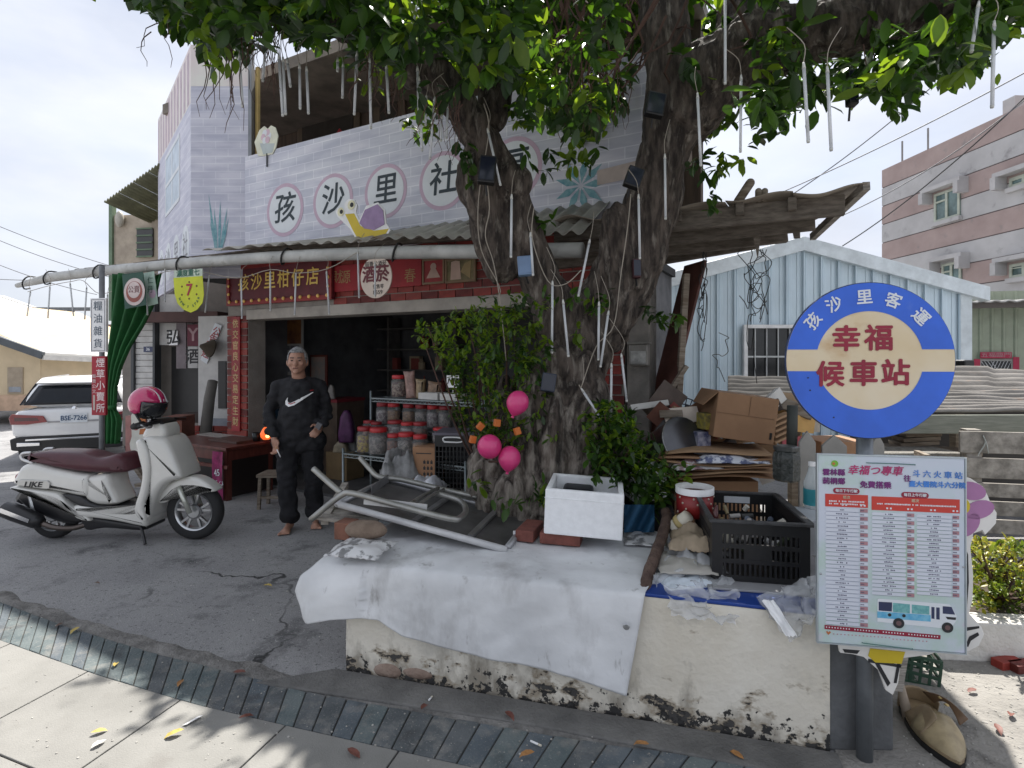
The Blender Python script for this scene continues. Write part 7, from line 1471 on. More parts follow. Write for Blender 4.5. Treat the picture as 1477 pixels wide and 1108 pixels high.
# sheets of plastic, cardboard and paper around the crate
pf_ = M_('clear_film', (.70, .72, .74), .15, var=.1, scale=20, alpha=.42, spec=.9, bump=.4, bscale=30)
board_under = MB(); board_under.b2(-.03, cw_ + .14, -.013, -.003, -.7, .085, CRf); tag(board_under.build('grey_board', M_('grey_board', (.30, .30, .31), .6, var=.15), bev=.003), 'flat grey board lying under the black crate', 'board')
def film(lab, quadpts, nu=26, nv=18, amp=.03, seed=0, mat=None, cat='plastic film', name='plastic_film', solid=0):
    q = [Vector(p) for p in quadpts]
    def fn(u, v):
        p = q[0].lerp(q[1], u).lerp(q[3].lerp(q[2], u), v); return p + Vector((noise.noise((u * 5, v * 5, seed)), noise.noise((u * 5, v * 5, seed + 9)), noise.noise((u * 6, v * 6, seed + 5)))) * amp + Vector((0, -.3, .5)) * amp * abs(noise.noise((u * 12, v * 12, seed)))
    mb = MB(); mb.grid(nu, nv, fn); return tag(mb.build(name, mat or pf_, smooth=True, solid=solid), lab, cat)
film('crumpled clear plastic bag spilling over the planter edge beside the log', [P(945, 800, 2.66), P(1030, 770, 2.75), P(1060, 868, 2.33), P(948, 866, 2.36)], amp=.06, seed=3)
film('clear plastic sheet hanging down the wall below the black crate', [P(960, 845, 2.36), P(1065, 855, 2.30), P(1062, 902, 2.25), P(968, 888, 2.29)], amp=.025, seed=6)
film('torn clear plastic bag hanging from the right end of the planter', [P(1090, 862, 2.27), P(1180, 828, 2.25), P(1184, 886, 2.15), P(1138, 926, 2.15)], amp=.035, seed=9)
film('white torn paper strip caught in the hanging plastic bag', [P(1098, 866, 2.22), P(1116, 866, 2.22), P(1150, 918, 2.14), P(1134, 918, 2.14)], 10, 8, .008, 4, white, 'paper', 'paper_strip')
crumple('crumpled_mask', 'crumpled white tissue inside the plastic bag by the log', 'tissue', Matrix.Translation(P(988, 842, 2.47)) @ rz(.2), .22, .14, .05, M_('tissue_white', (.6, .66, .72), .7), 5)
crumple('brown_paper', 'crumpled brown paper bag behind the log', 'paper bag', Matrix.Translation(P(1000, 782, 2.72)) @ rz(-.3), .22, .30, .08, M_('kraft_paper', (.34, .27, .19), .8, var=.15), 11)
crumple('paper_sheet', 'pale wrinkled paper sheet between the log and the crate', 'paper', Matrix.Translation(P(985, 812, 2.6)) @ rz(-.1), .25, .28, .04, M_('pale_paper', (.42, .40, .36), .8), 12)
crumple('newspaper_sheet', 'old newspaper sheet on the right rear corner of the tarpaulin', 'newspaper', Matrix.Translation(P(930, 777, 3.0)) @ rz(-.2), .22, .24, .025, M_('newsprint', (.2, .2, .2)), 21)
# red tin, cup
t = thing('red_tin', 'short red flowered tin drum with a white rim beside the crate', 'tin', P(1002, 745, 2.95)); o = P(1002, 742, 2.95)
mb = MB(); mb.lathe([(.094, 0), (.094, .115)], o, 24); mb.build('body', M_('red_tin', (.19, .012, .015), .4, col2=(.26, .02, .02), scale=9), t, smooth=True); mb = MB(); mb.lathe([(.099, .116), (.099, .15), (.090, .15), (.088, .118)], o, 24, cap=False); mb.build('rim', white, t, smooth=True)
for k in range(14): a = 3.3 + k * .21; mb = MB(); mb.ell(o + Vector((.0945 * math.cos(a), .0945 * math.sin(a), .02 + .027 * (k * 3 % 4))), (.006, .004, .006), None, 8, 6); mb.build('flower_print', M_('flower_print', (.5, .42, .34), .6), t)
o2 = P(984, 752, 2.86); CM2 = Matrix.Translation(o2) @ Matrix.Rotation(.55, 4, 'Y') @ Matrix.Rotation(.5, 4, 'X')
t = thing('paper_cup', 'cream paper cup lying tilted on the log', 'cup', o2); mb = MB(); mb.lathe([(.030, -.05), (.042, .05), (.046, .052), (.046, .056), (.040, .054), (.028, -.045), (.001, -.046)], (0, 0, 0), 20, CM2 @ Matrix.Rotation(math.pi, 4, 'X')); mb.build('cup', M_('cup_cream', (.62, .58, .48)), t, smooth=True)
mb = MB(); mb.lathe([(.0425, .0), (.0455, .018), (.0455, .03), (.0445, .03)], (0, 0, 0), 20, CM2 @ Matrix.Rotation(math.pi, 4, 'X') @ Matrix.Translation((0, 0, -.01)), cap=False); mb.build('print_band', M_('cup_band', (.45, .36, .16), .6), t, smooth=True)
# cardboard pile
pile = P(1030, 715, 3.3)
rot = rz(-.12)
for k in range(6):
    w, d = random.uniform(.55, .68), random.uniform(.40, .5); mb = MB(); M2 = Matrix.Translation(P(1030 + random.uniform(-8, 8), 0, 3.45) * 1.0) ; M2 = Matrix.Translation((P(1028, 0, 3.4).x + random.uniform(-.03, .03), 3.45, .985 - k * .028)) @ rz(-.15 + random.uniform(-.12, .12)) @ Matrix.Rotation(random.uniform(-.05, .02), 4, 'Y')
    mb.grid(12, 6, lambda u, v: ((u - .5) * w, (v - .5) * d, .012 * math.sin(u * 5 + k)), M2); tag(mb.build('cardboard_sheet', card if k % 2 else M_('cardboard_pale', (.33, .21, .12), .85, var=.1), smooth=True, solid=.007), 'flattened cardboard sheet, %s from the top of the pile under the newspapers' % ORD[k], 'cardboard', 'flattened cardboard sheets in the pile')
mb = MB(); mb.box((P(1020, 0, 3.4).x + .02, 3.5, .68), (.5, .4, .26)); tag(mb.build('cardboard_box', card, bev=.004), 'brown cardboard box supporting the cardboard pile', 'box')
for k, (px, py, w, d, rt, m, lab) in enumerate(((1050, 655, .40, .26, -.1, M_('newsprint_blue', (.10, .12, .22), .5, col2=(.58, .60, .66), scale=13, contrast=(.44, .5)), 'folded newspaper on top of the pile under the big box'), (1000, 665, .30, .2, .15, M_('newsprint_pink', (.25, .16, .17), .5, col2=(.55, .54, .54), scale=14, contrast=(.44, .52)), 'crumpled coloured newspaper left on the cardboard pile'))):
    crumple('newspaper', lab, 'newspaper', Matrix.Translation(P(px, py + 8, 3.3)) @ rz(rt), w, d, .06, m, 30 + k)
# big box, tilted
bx = Matrix.Translation(P(1028, 630, 3.35)) @ rz(-.10) @ Matrix.Rotation(.13, 4, 'Y')
t = thing('big_cardboard_box', 'large brown cardboard box tilted on top of the newspapers', 'box', bx.to_translation())
mb = MB(); mb.b2(0, .355, 0, .42, 0, .275, bx); mb.build('box', card, t, bev=.004)
mb = MB(); mb.b2(.004, .34, -.0025, -.0005, .150, .153, bx); mb.b2(.19, .193, -.0025, -.0005, .155, .27, bx); mb.build('seam', M_('card_dark', (.18, .10, .055), .85), t)
mb = MB(); mb.b2(.325, .338, -.003, -.0005, .03, .07, bx); mb.build('hand_hole', black, t)
mb = MB(); mb.add([bx @ Vector(p) for p in ((-.001, 0, .275), (-.07, .05, .18), (-.06, .35, .18), (-.001, .42, .275))], [(0, 1, 2, 3)]); mb.build('flap', card, t, solid=.005)
# metal pot, boards, carton, blue basket
o = P(972, 645, 3.55); t = thing('metal_pot', 'dented grey metal pot lying on its side behind the shrub', 'pot', o); mb = MB(); MX = Matrix.Translation(o) @ Matrix.Rotation(1.1, 4, 'X') @ Matrix.Rotation(.35, 4, 'Y'); mb.lathe([(.001, -.12), (.13, -.12), (.15, -.1), (.155, .10), (.165, .105), (.165, .12), (.148, .12), (.145, -.09)], (0, 0, 0), 28, MX, cap=False); mb.build('pot', M_('pot_metal', (.26, .26, .26), .32, .85, var=.2, scale=12), t, smooth=True)
mb = MB(); mb.lathe([(.001, .126), (.12, .13), (.16, .122)], (0, 0, 0), 28, MX, cap=False); mb.build('lid', M_('pot_lid', (.10, .10, .105), .3, .8), t, smooth=True)
for k, (a, b_, w, col, lab) in enumerate((((942, 590, 3.7), (1000, 640, 3.6), .14, (.14, .05, .03), 'dark red brown panel leaning over the metal pot'), ((985, 612, 3.75), (1040, 580, 3.7), .16, (.20, .10, .05), 'brown cardboard flap behind the big box'), ((945, 600, 3.85), (975, 560, 3.85), .2, (.12, .09, .075), 'dark plywood offcut behind the metal pot'))):
    mb = MB(); mb.bar(P(*a), P(*b_), .012, w, None, (0, 0, 1)); tag(mb.build('board', M_('board_%d' % k, col, .7, var=.25)), lab, 'board')
mb = MB(); mb.grid(3, 2, lambda u, v: P(955 + 50 * u + 6 * v, 590 + 22 * v - 4 * u, 3.68 - .05 * v)); tag(mb.build('sunlit_flap', M_('sunlit_card', (.66, .58, .50), .8), solid=.004), 'card flap coloured as if sunlit above the metal pot', 'card')  # sunlight painted into the pale colour of this flap
t = thing('blue_basket', 'dark blue lattice basket on the rubbish heap by the metal wall', 'basket', P(978, 586, 3.95)); o = P(980, 592, 3.95); MX = Matrix.Translation(o) @ Matrix.Rotation(-.5, 4, 'X') @ Matrix.Rotation(.1, 4, 'Y')
mb = MB()
for k in range(14):
    a = math.pi * 2 * k / 14; mb.bar((.06 * math.cos(a), .06 * math.sin(a), -.05), (.11 * math.cos(a), .11 * math.sin(a), .05), .006, .004, MX)
    for r_, h_ in ((.075, -.02), (.09, .01), (.11, .05)): a2 = math.pi * 2 * (k + 1) / 14; mb.bar((r_ * math.cos(a), r_ * math.sin(a), h_), (r_ * math.cos(a2), r_ * math.sin(a2), h_), .006, .006, MX)
mb.build('lattice', M_('navy_plastic', (.015, .03, .06), .5), t)
mb = MB(); mb.tube([P(966, 568, 3.95), P(975, 580, 3.95)], .022, 10); tag(mb.build('bottle', M_('teal_bottle', (.01, .07, .10), .3), smooth=True), 'teal bottle sticking up beside the blue basket', 'bottle')
for k, (px, py, w, h, col, c2, lab) in enumerate(((1018, 607, .075, .10, (.36, .30, .05), (.10, .09, .06), 'yellow printed carton left of the big box'), (1010, 632, .09, .09, (.03, .04, .12), (.35, .35, .42), 'blue printed carton below the yellow carton'), (1015, 655, .09, .06, (.02, .05, .02), (.05, .07, .04), 'dark green bag below the blue carton'))):
    mb = MB(); mb.box((0, 0, 0), (w, .1, h), Matrix.Translation(P(px, py, 3.5)) @ rz(.2)); tag(mb.build('carton', M_('carton_%d' % k, col, .5, col2=c2, scale=25), bev=.003), lab, 'carton')
for k in range(9):
    px, py = random.uniform(1110, 1165), random.uniform(575, 640); mb = MB(); mb.box((0, 0, 0), (.16, .012, random.uniform(.05, .12)), Matrix.Translation(P(px, py, 3.6 + k * .03)) @ Matrix.Rotation(random.uniform(-.7, .2), 4, 'Y') @ rz(random.uniform(-.5, .5)))
    tag(mb.build('packaging_scrap', M_('scrap_%d' % (k % 4), ((.50, .30, .10), (.45, .10, .12), (.38, .27, .17), (.55, .50, .42))[k % 4], .7)), 'bright piece of packaging in the heap behind the big box', 'packaging', 'packaging scraps in the heap')
for k in range(5): mb = MB(); mb.bar(P(1114, 606 + k * 8, 3.45), P(1136, 596 + k * 8, 3.5), .05, .014); tag(mb.build('corrugated_strip', M_('cardboard_pale', (.33, .21, .12))), 'corrugated cardboard strip, %s from the top of the little stack beside the big box' % ORD[k], 'cardboard', 'corrugated strips beside the big box')
SCR = [card, M_('cardboard_pale', (.33, .21, .12)), wood, M_('scrap_white', (.5, .49, .46), .6), M_('scrap_dark', (.05, .045, .045), .6), M_('scrap_red', (.22, .05, .04), .7)]
for k in range(44):
    px = random.uniform(935, 1150); py = random.uniform(575, 690); mb = MB(); mb.box((0, 0, 0), (random.uniform(.1, .3), random.uniform(.01, .05), random.uniform(.03, .16)), Matrix.Translation(P(px, py, random.uniform(3.6, 4.0))) @ Matrix.Rotation(random.uniform(-.8, .8), 4, 'Y') @ rz(random.uniform(-.6, .6)) @ Matrix.Rotation(random.uniform(-.6, .6), 4, 'X'))
    tag(mb.build('scrap_piece', SCR[k % 6], bev=.003), 'board, card or plastic offcut jumbled in the heap behind the cardboard pile', 'scrap', 'offcuts in the rubbish heap')
o = P(1134, 693, 2.95); t = thing('dark_canister', 'dark ribbed glass canister beside the grey pickets', 'canister', o)
mb = MB(); mb.lathe([(.058, 0), (.070, .012), (.072, .12), (.066, .15), (.058, .16)], o, 8); mb.build('body', M_('dark_glass', (.025, .03, .028), .15, col2=(.07, .075, .07), scale=30, bump=.5, bscale=60), t); mb = MB(); mb.lathe([(.062, .161), (.064, .18), (.05, .185)], o, 16); mb.build('lid', M_('canister_lid', (.08, .085, .085), .4, .5), t)
mb = MB(); mb.tube([P(1142, 650, 3.1), P(1143, 585, 3.1)], .028, 10); tag(mb.build('dark_post', M_('dark_green_post', (.04, .045, .04), .7), smooth=True), 'dark green post behind the canister left of the round sign', 'post')
# grey pickets
pk = M_('picket_grey', (.27, .26, .24), .8, var=.12)
PKT = thing('picket_fence', 'low grey picket boards behind the round bus stop sign', 'fence', P(1180, 740, 3.1))
for k, (x0, x1, y0) in enumerate(((1153, 1177, 622), (1186, 1222, 628), (1258, 1276, 626))):
    d = 3.05; fr = frame(P(x0, 760, d), (1, -.1, 0)); w = hit(x1, 700, fr)[0]; h = hit(x1, y0, fr)[1]; mb = MB(); mb.prism([(0, 0), (w, 0), (w, h * .88), (w * .8, h * .93), (w * .5, h), (w * .2, h * .93), (0, h * .88)], -.02, 0, fr); mb.build('picket', pk, PKT, bev=.003)
mb = MB(); mb.bar(P(1150, 668, 3.12), P(1290, 672, 3.0), .02, .05); mb.build('rail', pk, PKT)
o = P(1171, 742, 2.75); t = thing('water_bottle', 'clear plastic bottle with a teal label behind the timetable board', 'bottle', o); mb = MB(); mb.lathe([(.035, 0), (.038, .02), (.038, .16), (.02, .21), (.014, .24)], o, 14); mb.build('body', M_('bottle_clear', (.6, .66, .68), .12, alpha=.5), t, smooth=True); mb = MB(); mb.lathe([(.0385, .05), (.0385, .13)], o, 14, cap=False); mb.build('label', M_('teal_label', (.02, .22, .26), .5), t, smooth=True); mb = MB(); mb.lathe([(.016, .24), (.016, .26)], o, 12); mb.build('cap', white, t)
mb = MB(); mb.box((0, 0, 0), (.1, .25, .16), Matrix.Translation(P(1168, 765, 2.65)) @ rz(-.25)); tag(mb.build('grey_box', M_('pale_grey_box', (.42, .44, .47), .6), bev=.004), 'pale grey box between the crate and the timetable board', 'box')
# meter box on the concrete post
mf2 = FF @ Matrix.Translation((fx(921)[0], 0, .03)); a, b_ = hit(921, 512, FF, .1)
t = thing('meter_box', 'clear fronted electricity meter box on the concrete post', 'meter box', FF @ Vector((a, b_, .1))); mb = MB(); mb.b2(a - .075, a + .075, b_ - .085, b_ + .085, .032, .11, FF); mb.build('case', M_('meter_case', (.22, .21, .19), .3, var=.2), t, bev=.01); mb = MB(); mb.b2(a - .06, a + .06, b_ - .07, b_ + .03, .111, .118, FF); mb.build('window', M_('meter_glass', (.42, .42, .40), .1, var=.3, scale=15), t, bev=.003); mb = MB(); mb.b2(a - .085, a + .085, b_ + .086, b_ + .10, .03, .125, FF); mb.build('hood', M_('meter_case', (.22, .21, .19)), t)
# ================================================================== BUS STOP SIGN
postm = M_('post_steel', (.17, .185, .20), .45, .5, col2=(.27, .29, .31), scale=5, bump=.1)
PX = P(1247, 515, 2.135)
RS = thing('bus_stop_sign', 'round blue and cream bus stop sign on a grey post with red characters', 'sign', (PX.x, PX.y, 0))
mb = MB(); mb.tube([(PX.x, PX.y, 0), (PX.x, PX.y, 1.42)], .029, 16); mb.build('post', postm, RS, smooth=True)
yaw = math.radians(9); SC_ = P(1253, 520, 2.07); DF = frame(SC_, (math.cos(yaw), -math.sin(yaw), 0)); R_ = .2925
bluep = M_('sign_blue', (.028, .125, .62), .42, var=.10, scale=5); add_stain(bluep, (.10, .20, .60), 4, .60, .75); creamp = M_('sign_cream', (.66, .53, .33), .5, col2=(.72, .62, .45), scale=3.5, stretch=(1, 1, 4)); add_stain(creamp, (.52, .34, .17), 5, .56, .72, stretch=(.6, 1, 3))
flat('disc', disc(0, 0, R_, 0, 72), -.012, 0, DF, M_('sign_edge', (.03, .05, .12), .5), RS, bev=.002)
def ringseg(a0, a1, r0, r1, n=40): return [(r1 * math.cos(lerp(a0, a1, k / n)), r1 * math.sin(lerp(a0, a1, k / n))) for k in range(n + 1)] + [(r0 * math.cos(lerp(a1, a0, k / n)), r0 * math.sin(lerp(a1, a0, k / n))) for k in range(n + 1)]
hb_ = .041
def capseg(sgn, ri, ro, n=48):
    aO = math.asin(hb_ / ro); aI = math.asin(hb_ / ri)
    o = [(ro * math.cos(lerp(aO, math.pi - aO, k / n)), sgn * ro * math.sin(lerp(aO, math.pi - aO, k / n))) for k in range(n + 1)]
    i = [(ri * math.cos(lerp(math.pi - aI, aI, k / n)), sgn * ri * math.sin(lerp(math.pi - aI, aI, k / n))) for k in range(n + 1)]
    return o + i
flat('cream_field', disc(0, 0, R_ * .988, 0, 72), .0006, .002, DF, creamp, RS)
for sg in (1, -1):
    pts = capseg(sg, R_ * .628, R_ * .988); n = len(pts) // 2; mb = MB(); vs = [(x, y, .0032) for x, y in pts]; mb.add(vs, [(k, k + 1, 2 * n - 2 - k, 2 * n - 1 - k) for k in range(n - 1)]); mb.build('blue_band', bluep, RS, fr=DF)
crim = M_('crimson_print', (.27, .010, .035), .5, var=.1)
for ch, px, py in (('幸', 1220, 491), ('福', 1267, 490), ('候', 1197, 542), ('車', 1245, 541), ('站', 1291, 540)): a, b = hit(px, py, DF); text(ch, .101, DF, a, b, crim, RS, c=.004, bold=.028)
for ch, px, py in (('孩', 1173, 464), ('沙', 1203, 440), ('里', 1246, 430), ('客', 1287, 435), ('運', 1326, 458)):
    a, b = hit(px, py, DF); text(ch, .058, DF, a, b, whitep, RS, c=.005, rot=math.atan2(b, a) - math.pi / 2, bold=.02)
for (px, py) in ((1165, 545), (1168, 563), (1202, 602)): a, b = hit(px, py, DF); mb = MB(); mb.ell((a, b, .004), (.003, .003, .002), None, 8, 4); mb.build('rust_spot', ink, RS, fr=DF)
# timetable board
yaw2 = math.radians(9.5); TL0 = P(1180, 926, 2.06); BD = frame(TL0, (math.cos(yaw2), -math.sin(yaw2), 0), (.015, 0, 1)); bw = hit(1392, 800, BD)[0]; bh = hit(1181, 656, BD)[1]
bdm = M_('board_print', (.52, .60, .66), .3, col2=(.60, .62, .72), scale=3); add_stain(bdm, (.42, .58, .46), 3.2, .50, .68, rough=.3); add_stain(bdm, (.62, .52, .62), 4, .62, .75)
TBd = thing('timetable_board', 'pale printed bus timetable board with red headings and a bus picture', 'sign', TL0)
mb = MB(); mb.b2(0, bw, 0, bh, -.012, 0); mb.build('board', bdm, TBd, fr=BD, bev=.003)
mb = MB()
for q in ((-.004, bw + .004, -.004, .0), (-.004, bw + .004, bh, bh + .004), (-.004, 0, .0005, bh - .0005), (bw, bw + .004, .0005, bh - .0005)): mb.b2(*q, -.013, .003)
mb.build('edge_trim', M_('alu_trim', (.45, .50, .52), .4, .5), TBd, fr=BD)
def zb(zx, zy, big=True):  # zoom (1180,655) scale 6.714 ; second zoom (1180,800) same scale
    return hit(1180 + zx / 6.714, (655 if big else 800) + zy / 6.714, BD)
purp = M_('purple_print_text', (.16, .02, .16), .5); pinkt = M_('pink_print_text', (.42, .03, .14), .5); bluet = M_('blue_print_text', (.06, .22, .62), .5); redh = M_('red_header', (.55, .045, .03), .5, var=.04); rowm = M_('row_white', (.62, .65, .72), .4, var=.04); rows_ink = M_('row_ink', (.10, .10, .16), .6); row_red = M_('row_red', (.42, .22, .24), .6)
tilt = -.047 * 0 + math.atan2(zb(1370, 620)[1] - zb(70, 560)[1], zb(1370, 620)[0] - zb(70, 560)[0]) * 0
def tx(s, zx, zy, size, m, big=True, **k): a, b = zb(zx, zy, big); text(s, size, BD, a, b, m, TBd, c=.002, **k)
tx('雲林縣', 150, 180, .026, purp, bold=.03); tx('莿桐鄉', 150, 265, .026, purp, bold=.03)
tx('幸福つ專車', 545, 165, .037, pinkt, bold=.015, shear=.25); tx('免費搭乘', 555, 303, .0265, purp, bold=.035); tx('往', 862, 240, .025, purp, bold=.02)
for i, ch in enumerate('斗六火車站'): tx(ch, 950 + i * 102, 193 + i * 5, .027, bluet, bold=.012)
tx('臺大醫院斗六分院', 1150, 300, .0232, bluet, bold=.03)
a, b = zb(160, 92); flat('leaf_logo', disc(a, b, .012, 0, 20), .0006, .0015, BD, M_('logo_green', (.18, .45, .04), .5), TBd); flat('logo_mark', disc(a - .004, b, .005, 0, 10), .0017, .0022, BD, M_('orange_print', (.5, .16, .05)), TBd)
mb = MB(); (a0, b0), (a1, b1) = zb(470, 84), zb(935, 102); mb.tube([(a0, b0, .001), (a0, b0, .006), (lerp(a0, a1, .5), lerp(b0, b1, .5) + .001, .005), (a1, b1, .006), (a1, b1, .001)], .0016, 6, BD); mb.build('tie_wire', M_('tie_green', (.06, .16, .14), .5), TBd)
mb = MB(); (a0, b0), (a1, b1) = zb(425, 850, False), zb(910, 910, False); mb.tube([(a0, b0, .001), (a0, b0, .006), (a1, b1, .006), (a1, b1, .001)], .0016, 6, BD); mb.build('tie_wire', M_('tie_green', (.06, .16, .14)), TBd)
def pillrect(x0, x1, y0, y1, n=6):
    r = (y1 - y0) / 2; o = []
    for k in range(n + 1): t = -math.pi / 2 + math.pi * k / n; o.append((x1 - r + r * math.cos(t), (y0 + y1) / 2 + r * math.sin(t)))
    for k in range(n + 1): t = math.pi / 2 + math.pi * k / n; o.append((x0 + r + r * math.cos(t), (y0 + y1) / 2 + r * math.sin(t)))
    return o
for (zx, zy, s) in ((272, 357, '每日下午行駛'), (937, 398, '每日上午行駛')): a, b = zb(zx, zy); flat('badge', pillrect(a - .045, a + .045, b - .0105, b + .0105), .0006, .0016, BD, crim, TBd); text(s, .0125, BD, a, b, whitep, TBd, c=.002, bold=.02)
for (x0, y0, x1, y1, kind) in ((68, 383, 482, 522, 0), (517, 408, 1370, 575, 1)):
    (a0, b0), (a1, b1) = zb(x0, y0), zb(x1, y1); flat('heading', [(a0, b1), (a1, b1), (a1, b0), (a0, b0)], .0006, .0014, BD, redh, TBd)
    text('班次', .0125, BD, (a0 + a1) / 2, b0 - .011, M_('yellow_text', (.6, .5, .35), .5), TBd, c=.0018, bold=.02)
    mb = MB(); n = 22 if kind == 0 else 52
    for r in range(2 if kind == 0 else 1):
        for k in range(n): x = lerp(a0 + .012, a1 - .012, (k + .5) / n); 
        for k in range(n):
            if random.random() < .85: x = lerp(a0 + .012, a1 - .012, (k + .5) / n); yb = b0 - .026 - r * .0095; mb.b2(x - .0019, x + .0019, yb - random.uniform(.002, .003), yb + random.uniform(.002, .003), .0015, .0019)
    for x in ((a0 + (a1 - a0) * .45, a0 + (a1 - a0) * .88) if kind == 0 else (a0 + (a1 - a0) * .2, a0 + (a1 - a0) * .44, a0 + (a1 - a0) * .7, a0 + (a1 - a0) * .95)):
        for k in (-1, 1): mb.b2(x + k * .006 - .003, x + k * .006 + .003, b1 + .005, b1 + .011, .0015, .0019)
    tag(mb.build('small_print', whitep, TBd, fr=BD), kind='stuff')
for col, (xa, xb, xt, ya, yb, n) in enumerate(((68, 395, 480, (540, True), (655, False), 29), (517, 850, 930, (583, True), (370, False), 21), (950, 1290, 1365, (605, True), (370, False), 21))):
    (a0, bt), (a1, _), (a2, _), (_, bb) = zb(xa, *ya), zb(xb, *ya), zb(xt, *ya), zb(xa, *yb)
    bt = (zb(xa, ya[0])[1] + zb(xb, ya[0])[1]) / 2
    mr = MB(); mi = MB(); mred = MB(); mg = MB()
    for k in range(n):
        y = lerp(bt, bb, k / (n - 1)); h = (bt - bb) / (n - 1); mr.prism(pillrect(a0, a1, y - h * .38, y + h * .38, 4), .0006, .0012); mg.b2(a0 + .004, a2, y - h * .52, y - h * .46, .0004, .0009)
        (mred if k % 2 == 0 else mr).b2(a1 + .004, a2, y - h * .4, y + h * .42, .0004, .0011)
        m = random.randrange(3, 10); xc = (a0 + a1) / 2
        for j in range(m):
            if random.random() < .88: x = xc + (j - m / 2 + .5) * .0052; mi.b2(x - .0018, x + .0018, y - random.uniform(.0014, .0028), y + random.uniform(.0014, .0028), .0013, .0017)
        for j in range(4): x = a1 + .006 + j * .0032; mi.b2(x - .001, x + .001, y - .002, y + .002, .0013, .0017)
    for m_2, nm, mt in ((mr, 'row_plates', rowm), (mred, 'row_red', row_red), (mi, 'row_print', rows_ink), (mg, 'row_lines', M_('row_line', (.30, .32, .40), .5))): tag(m_2.build(nm, mt, TBd, fr=BD), kind='stuff')
def zpoly(l, big=False): return [zb(x, y, big) for x, y in l]
flat('bus_body', zpoly([(572, 648), (575, 430), (590, 425), (1270, 480), (1300, 520), (1340, 590), (1335, 640), (1300, 690), (1200, 712)]), .0006, .0012, BD, whitep, TBd)
for k, pl_ in enumerate(([(585, 455), (715, 462), (712, 550), (585, 540)], [(722, 465), (888, 480), (886, 568), (722, 555)], [(905, 482), (1075, 498), (1075, 580), (905, 568)], [(1095, 505), (1125, 508), (1125, 622), (1095, 618)], [(1142, 510), (1175, 512), (1175, 628), (1142, 625)], [(1205, 498), (1290, 505), (1325, 580), (1205, 570)])): flat('bus_window', zpoly(pl_), .0013, .0017, BD, M_('bus_glass_teal', (.10, .32, .34), .3, col2=(.22, .50, .48), scale=60) if k in (1, 2) else M_('bus_glass_dark', (.03, .04, .10), .3), TBd)
flat('bus_stripe', zpoly([(572, 548), (1088, 585), (1088, 648), (572, 610)]), .0013, .0018, BD, M_('bus_blue', (.08, .36, .60), .4, col2=(.20, .50, .66), scale=40), TBd)
for (zx, zy) in ((690, 582), (828, 590)): a, b = zb(zx, zy, False); flat('bus_spot', disc(a, b, .006, 0, 14), .002, .0024, BD, ink, TBd)
for (zx, zy) in ((778, 662), (1250, 705)): a, b = zb(zx, zy, False); flat('bus_wheel', disc(a, b, .0185, 0, 24), .002, .0026, BD, ink, TBd); flat('bus_hub', disc(a, b, .009, 0, 16), .0028, .0032, BD, M_('hub_brown', (.14, .08, .08), .5), TBd)
flat('headlight', zpoly([(1232, 600), (1335, 608), (1330, 632), (1250, 625)]), .0013, .0018, BD, ink, TBd)
(a0, b0), (a1, b1) = zb(62, 700, False), zb(1182, 797, False); flat('notice_strip', zpoly([(62, 720), (1182, 820), (1185, 780), (62, 680)]), .0006, .0014, BD, crim, TBd)
mb = MB()
for k in range(40):
    if k in (9, 19, 28): continue
    a, b = zb(80 + k * 27.5, 700 + k * 27.5 * .088, False); mb.b2(a - .0018, a + .0018, b - .0022, b + .0022, .0015, .002)
tag(mb.build('small_print', whitep, TBd, fr=BD), kind='stuff')
mb = MB()
for k in range(26): a, b = zb(150 + k * 36, 768 + k * 2.4 + (12 if k > 15 else 0), False); mb.b2(a - .002, a + .002, b - .0018, b + .0018, .0006, .001)
tag(mb.build('small_print', M_('faint_red', (.5, .25, .28), .6), TBd, fr=BD), kind='stuff')
a, b = zb(98, 757, False); flat('heart_logo', [(a - .008, b + .003), (a - .003, b + .007), (a, b + .002), (a + .005, b + .007), (a + .009, b + .002), (a, b - .008)], .0006, .0014, BD, M_('orange_print', (.5, .16, .05)), TBd)
for (zx, zy, big) in ((25, 185, False), (1408, 120, False)): a, b = zb(zx, zy, big); mb = MB(); mb.ell((a, b, .001), (.004, .004, .003), None, 10, 6); mb.build('screw', steel, TBd, smooth=True, fr=BD)
# concrete block at the foot of the post
CBk = frame(G(1198, 1088) + Vector((0, .015, 0)), (1, -.02, 0)); mb = MB(); bw2 = hit(1290, 1080, CBk)[0]; mb.b2(0, bw2, 0, .44, -.26, 0, CBk)
dk = M_('dark_concrete', (.085, .088, .09), .85, col2=(.15, .155, .16), scale=5, bump=.3, bscale=40); add_stain(dk, (.30, .31, .32), 7, .66, .74)
tag(mb.build('concrete_block', dk, bev=.012), 'dark concrete block around the foot of the bus stop post', 'block')
# flower and figure cut-out behind the board
CU2 = thing('flower_figure_cutout', 'painted cut-out with a purple petalled flower and limbs behind the timetable board', 'cutout', G(1290, 1010)); KF = frame(P(1290, 1000, 2.06), (1, -.167, 0)); kp = lambda l: [hit(x, y, KF) for x, y in l]
outl = [(1330, 690), (1375, 684), (1400, 690), (1418, 702), (1425, 715), (1430, 728), (1438, 740), (1437, 755), (1428, 765), (1421, 772), (1417, 765), (1404, 770), (1400, 790), (1404, 830), (1403, 865), (1398, 885), (1416, 905), (1420, 915), (1412, 932), (1396, 940), (1380, 930), (1340, 945), (1300, 950), (1296, 985), (1288, 1003), (1278, 996), (1268, 968), (1246, 948), (1230, 944), (1212, 942), (1210, 930)]
flat('board', kp(outl), -.015, 0, KF, M_('cutout_white', (.74, .72, .68), .5, var=.05), CU2, bev=.002)
pt = M_('petal_purple', (.38, .17, .34), .5, var=.08)
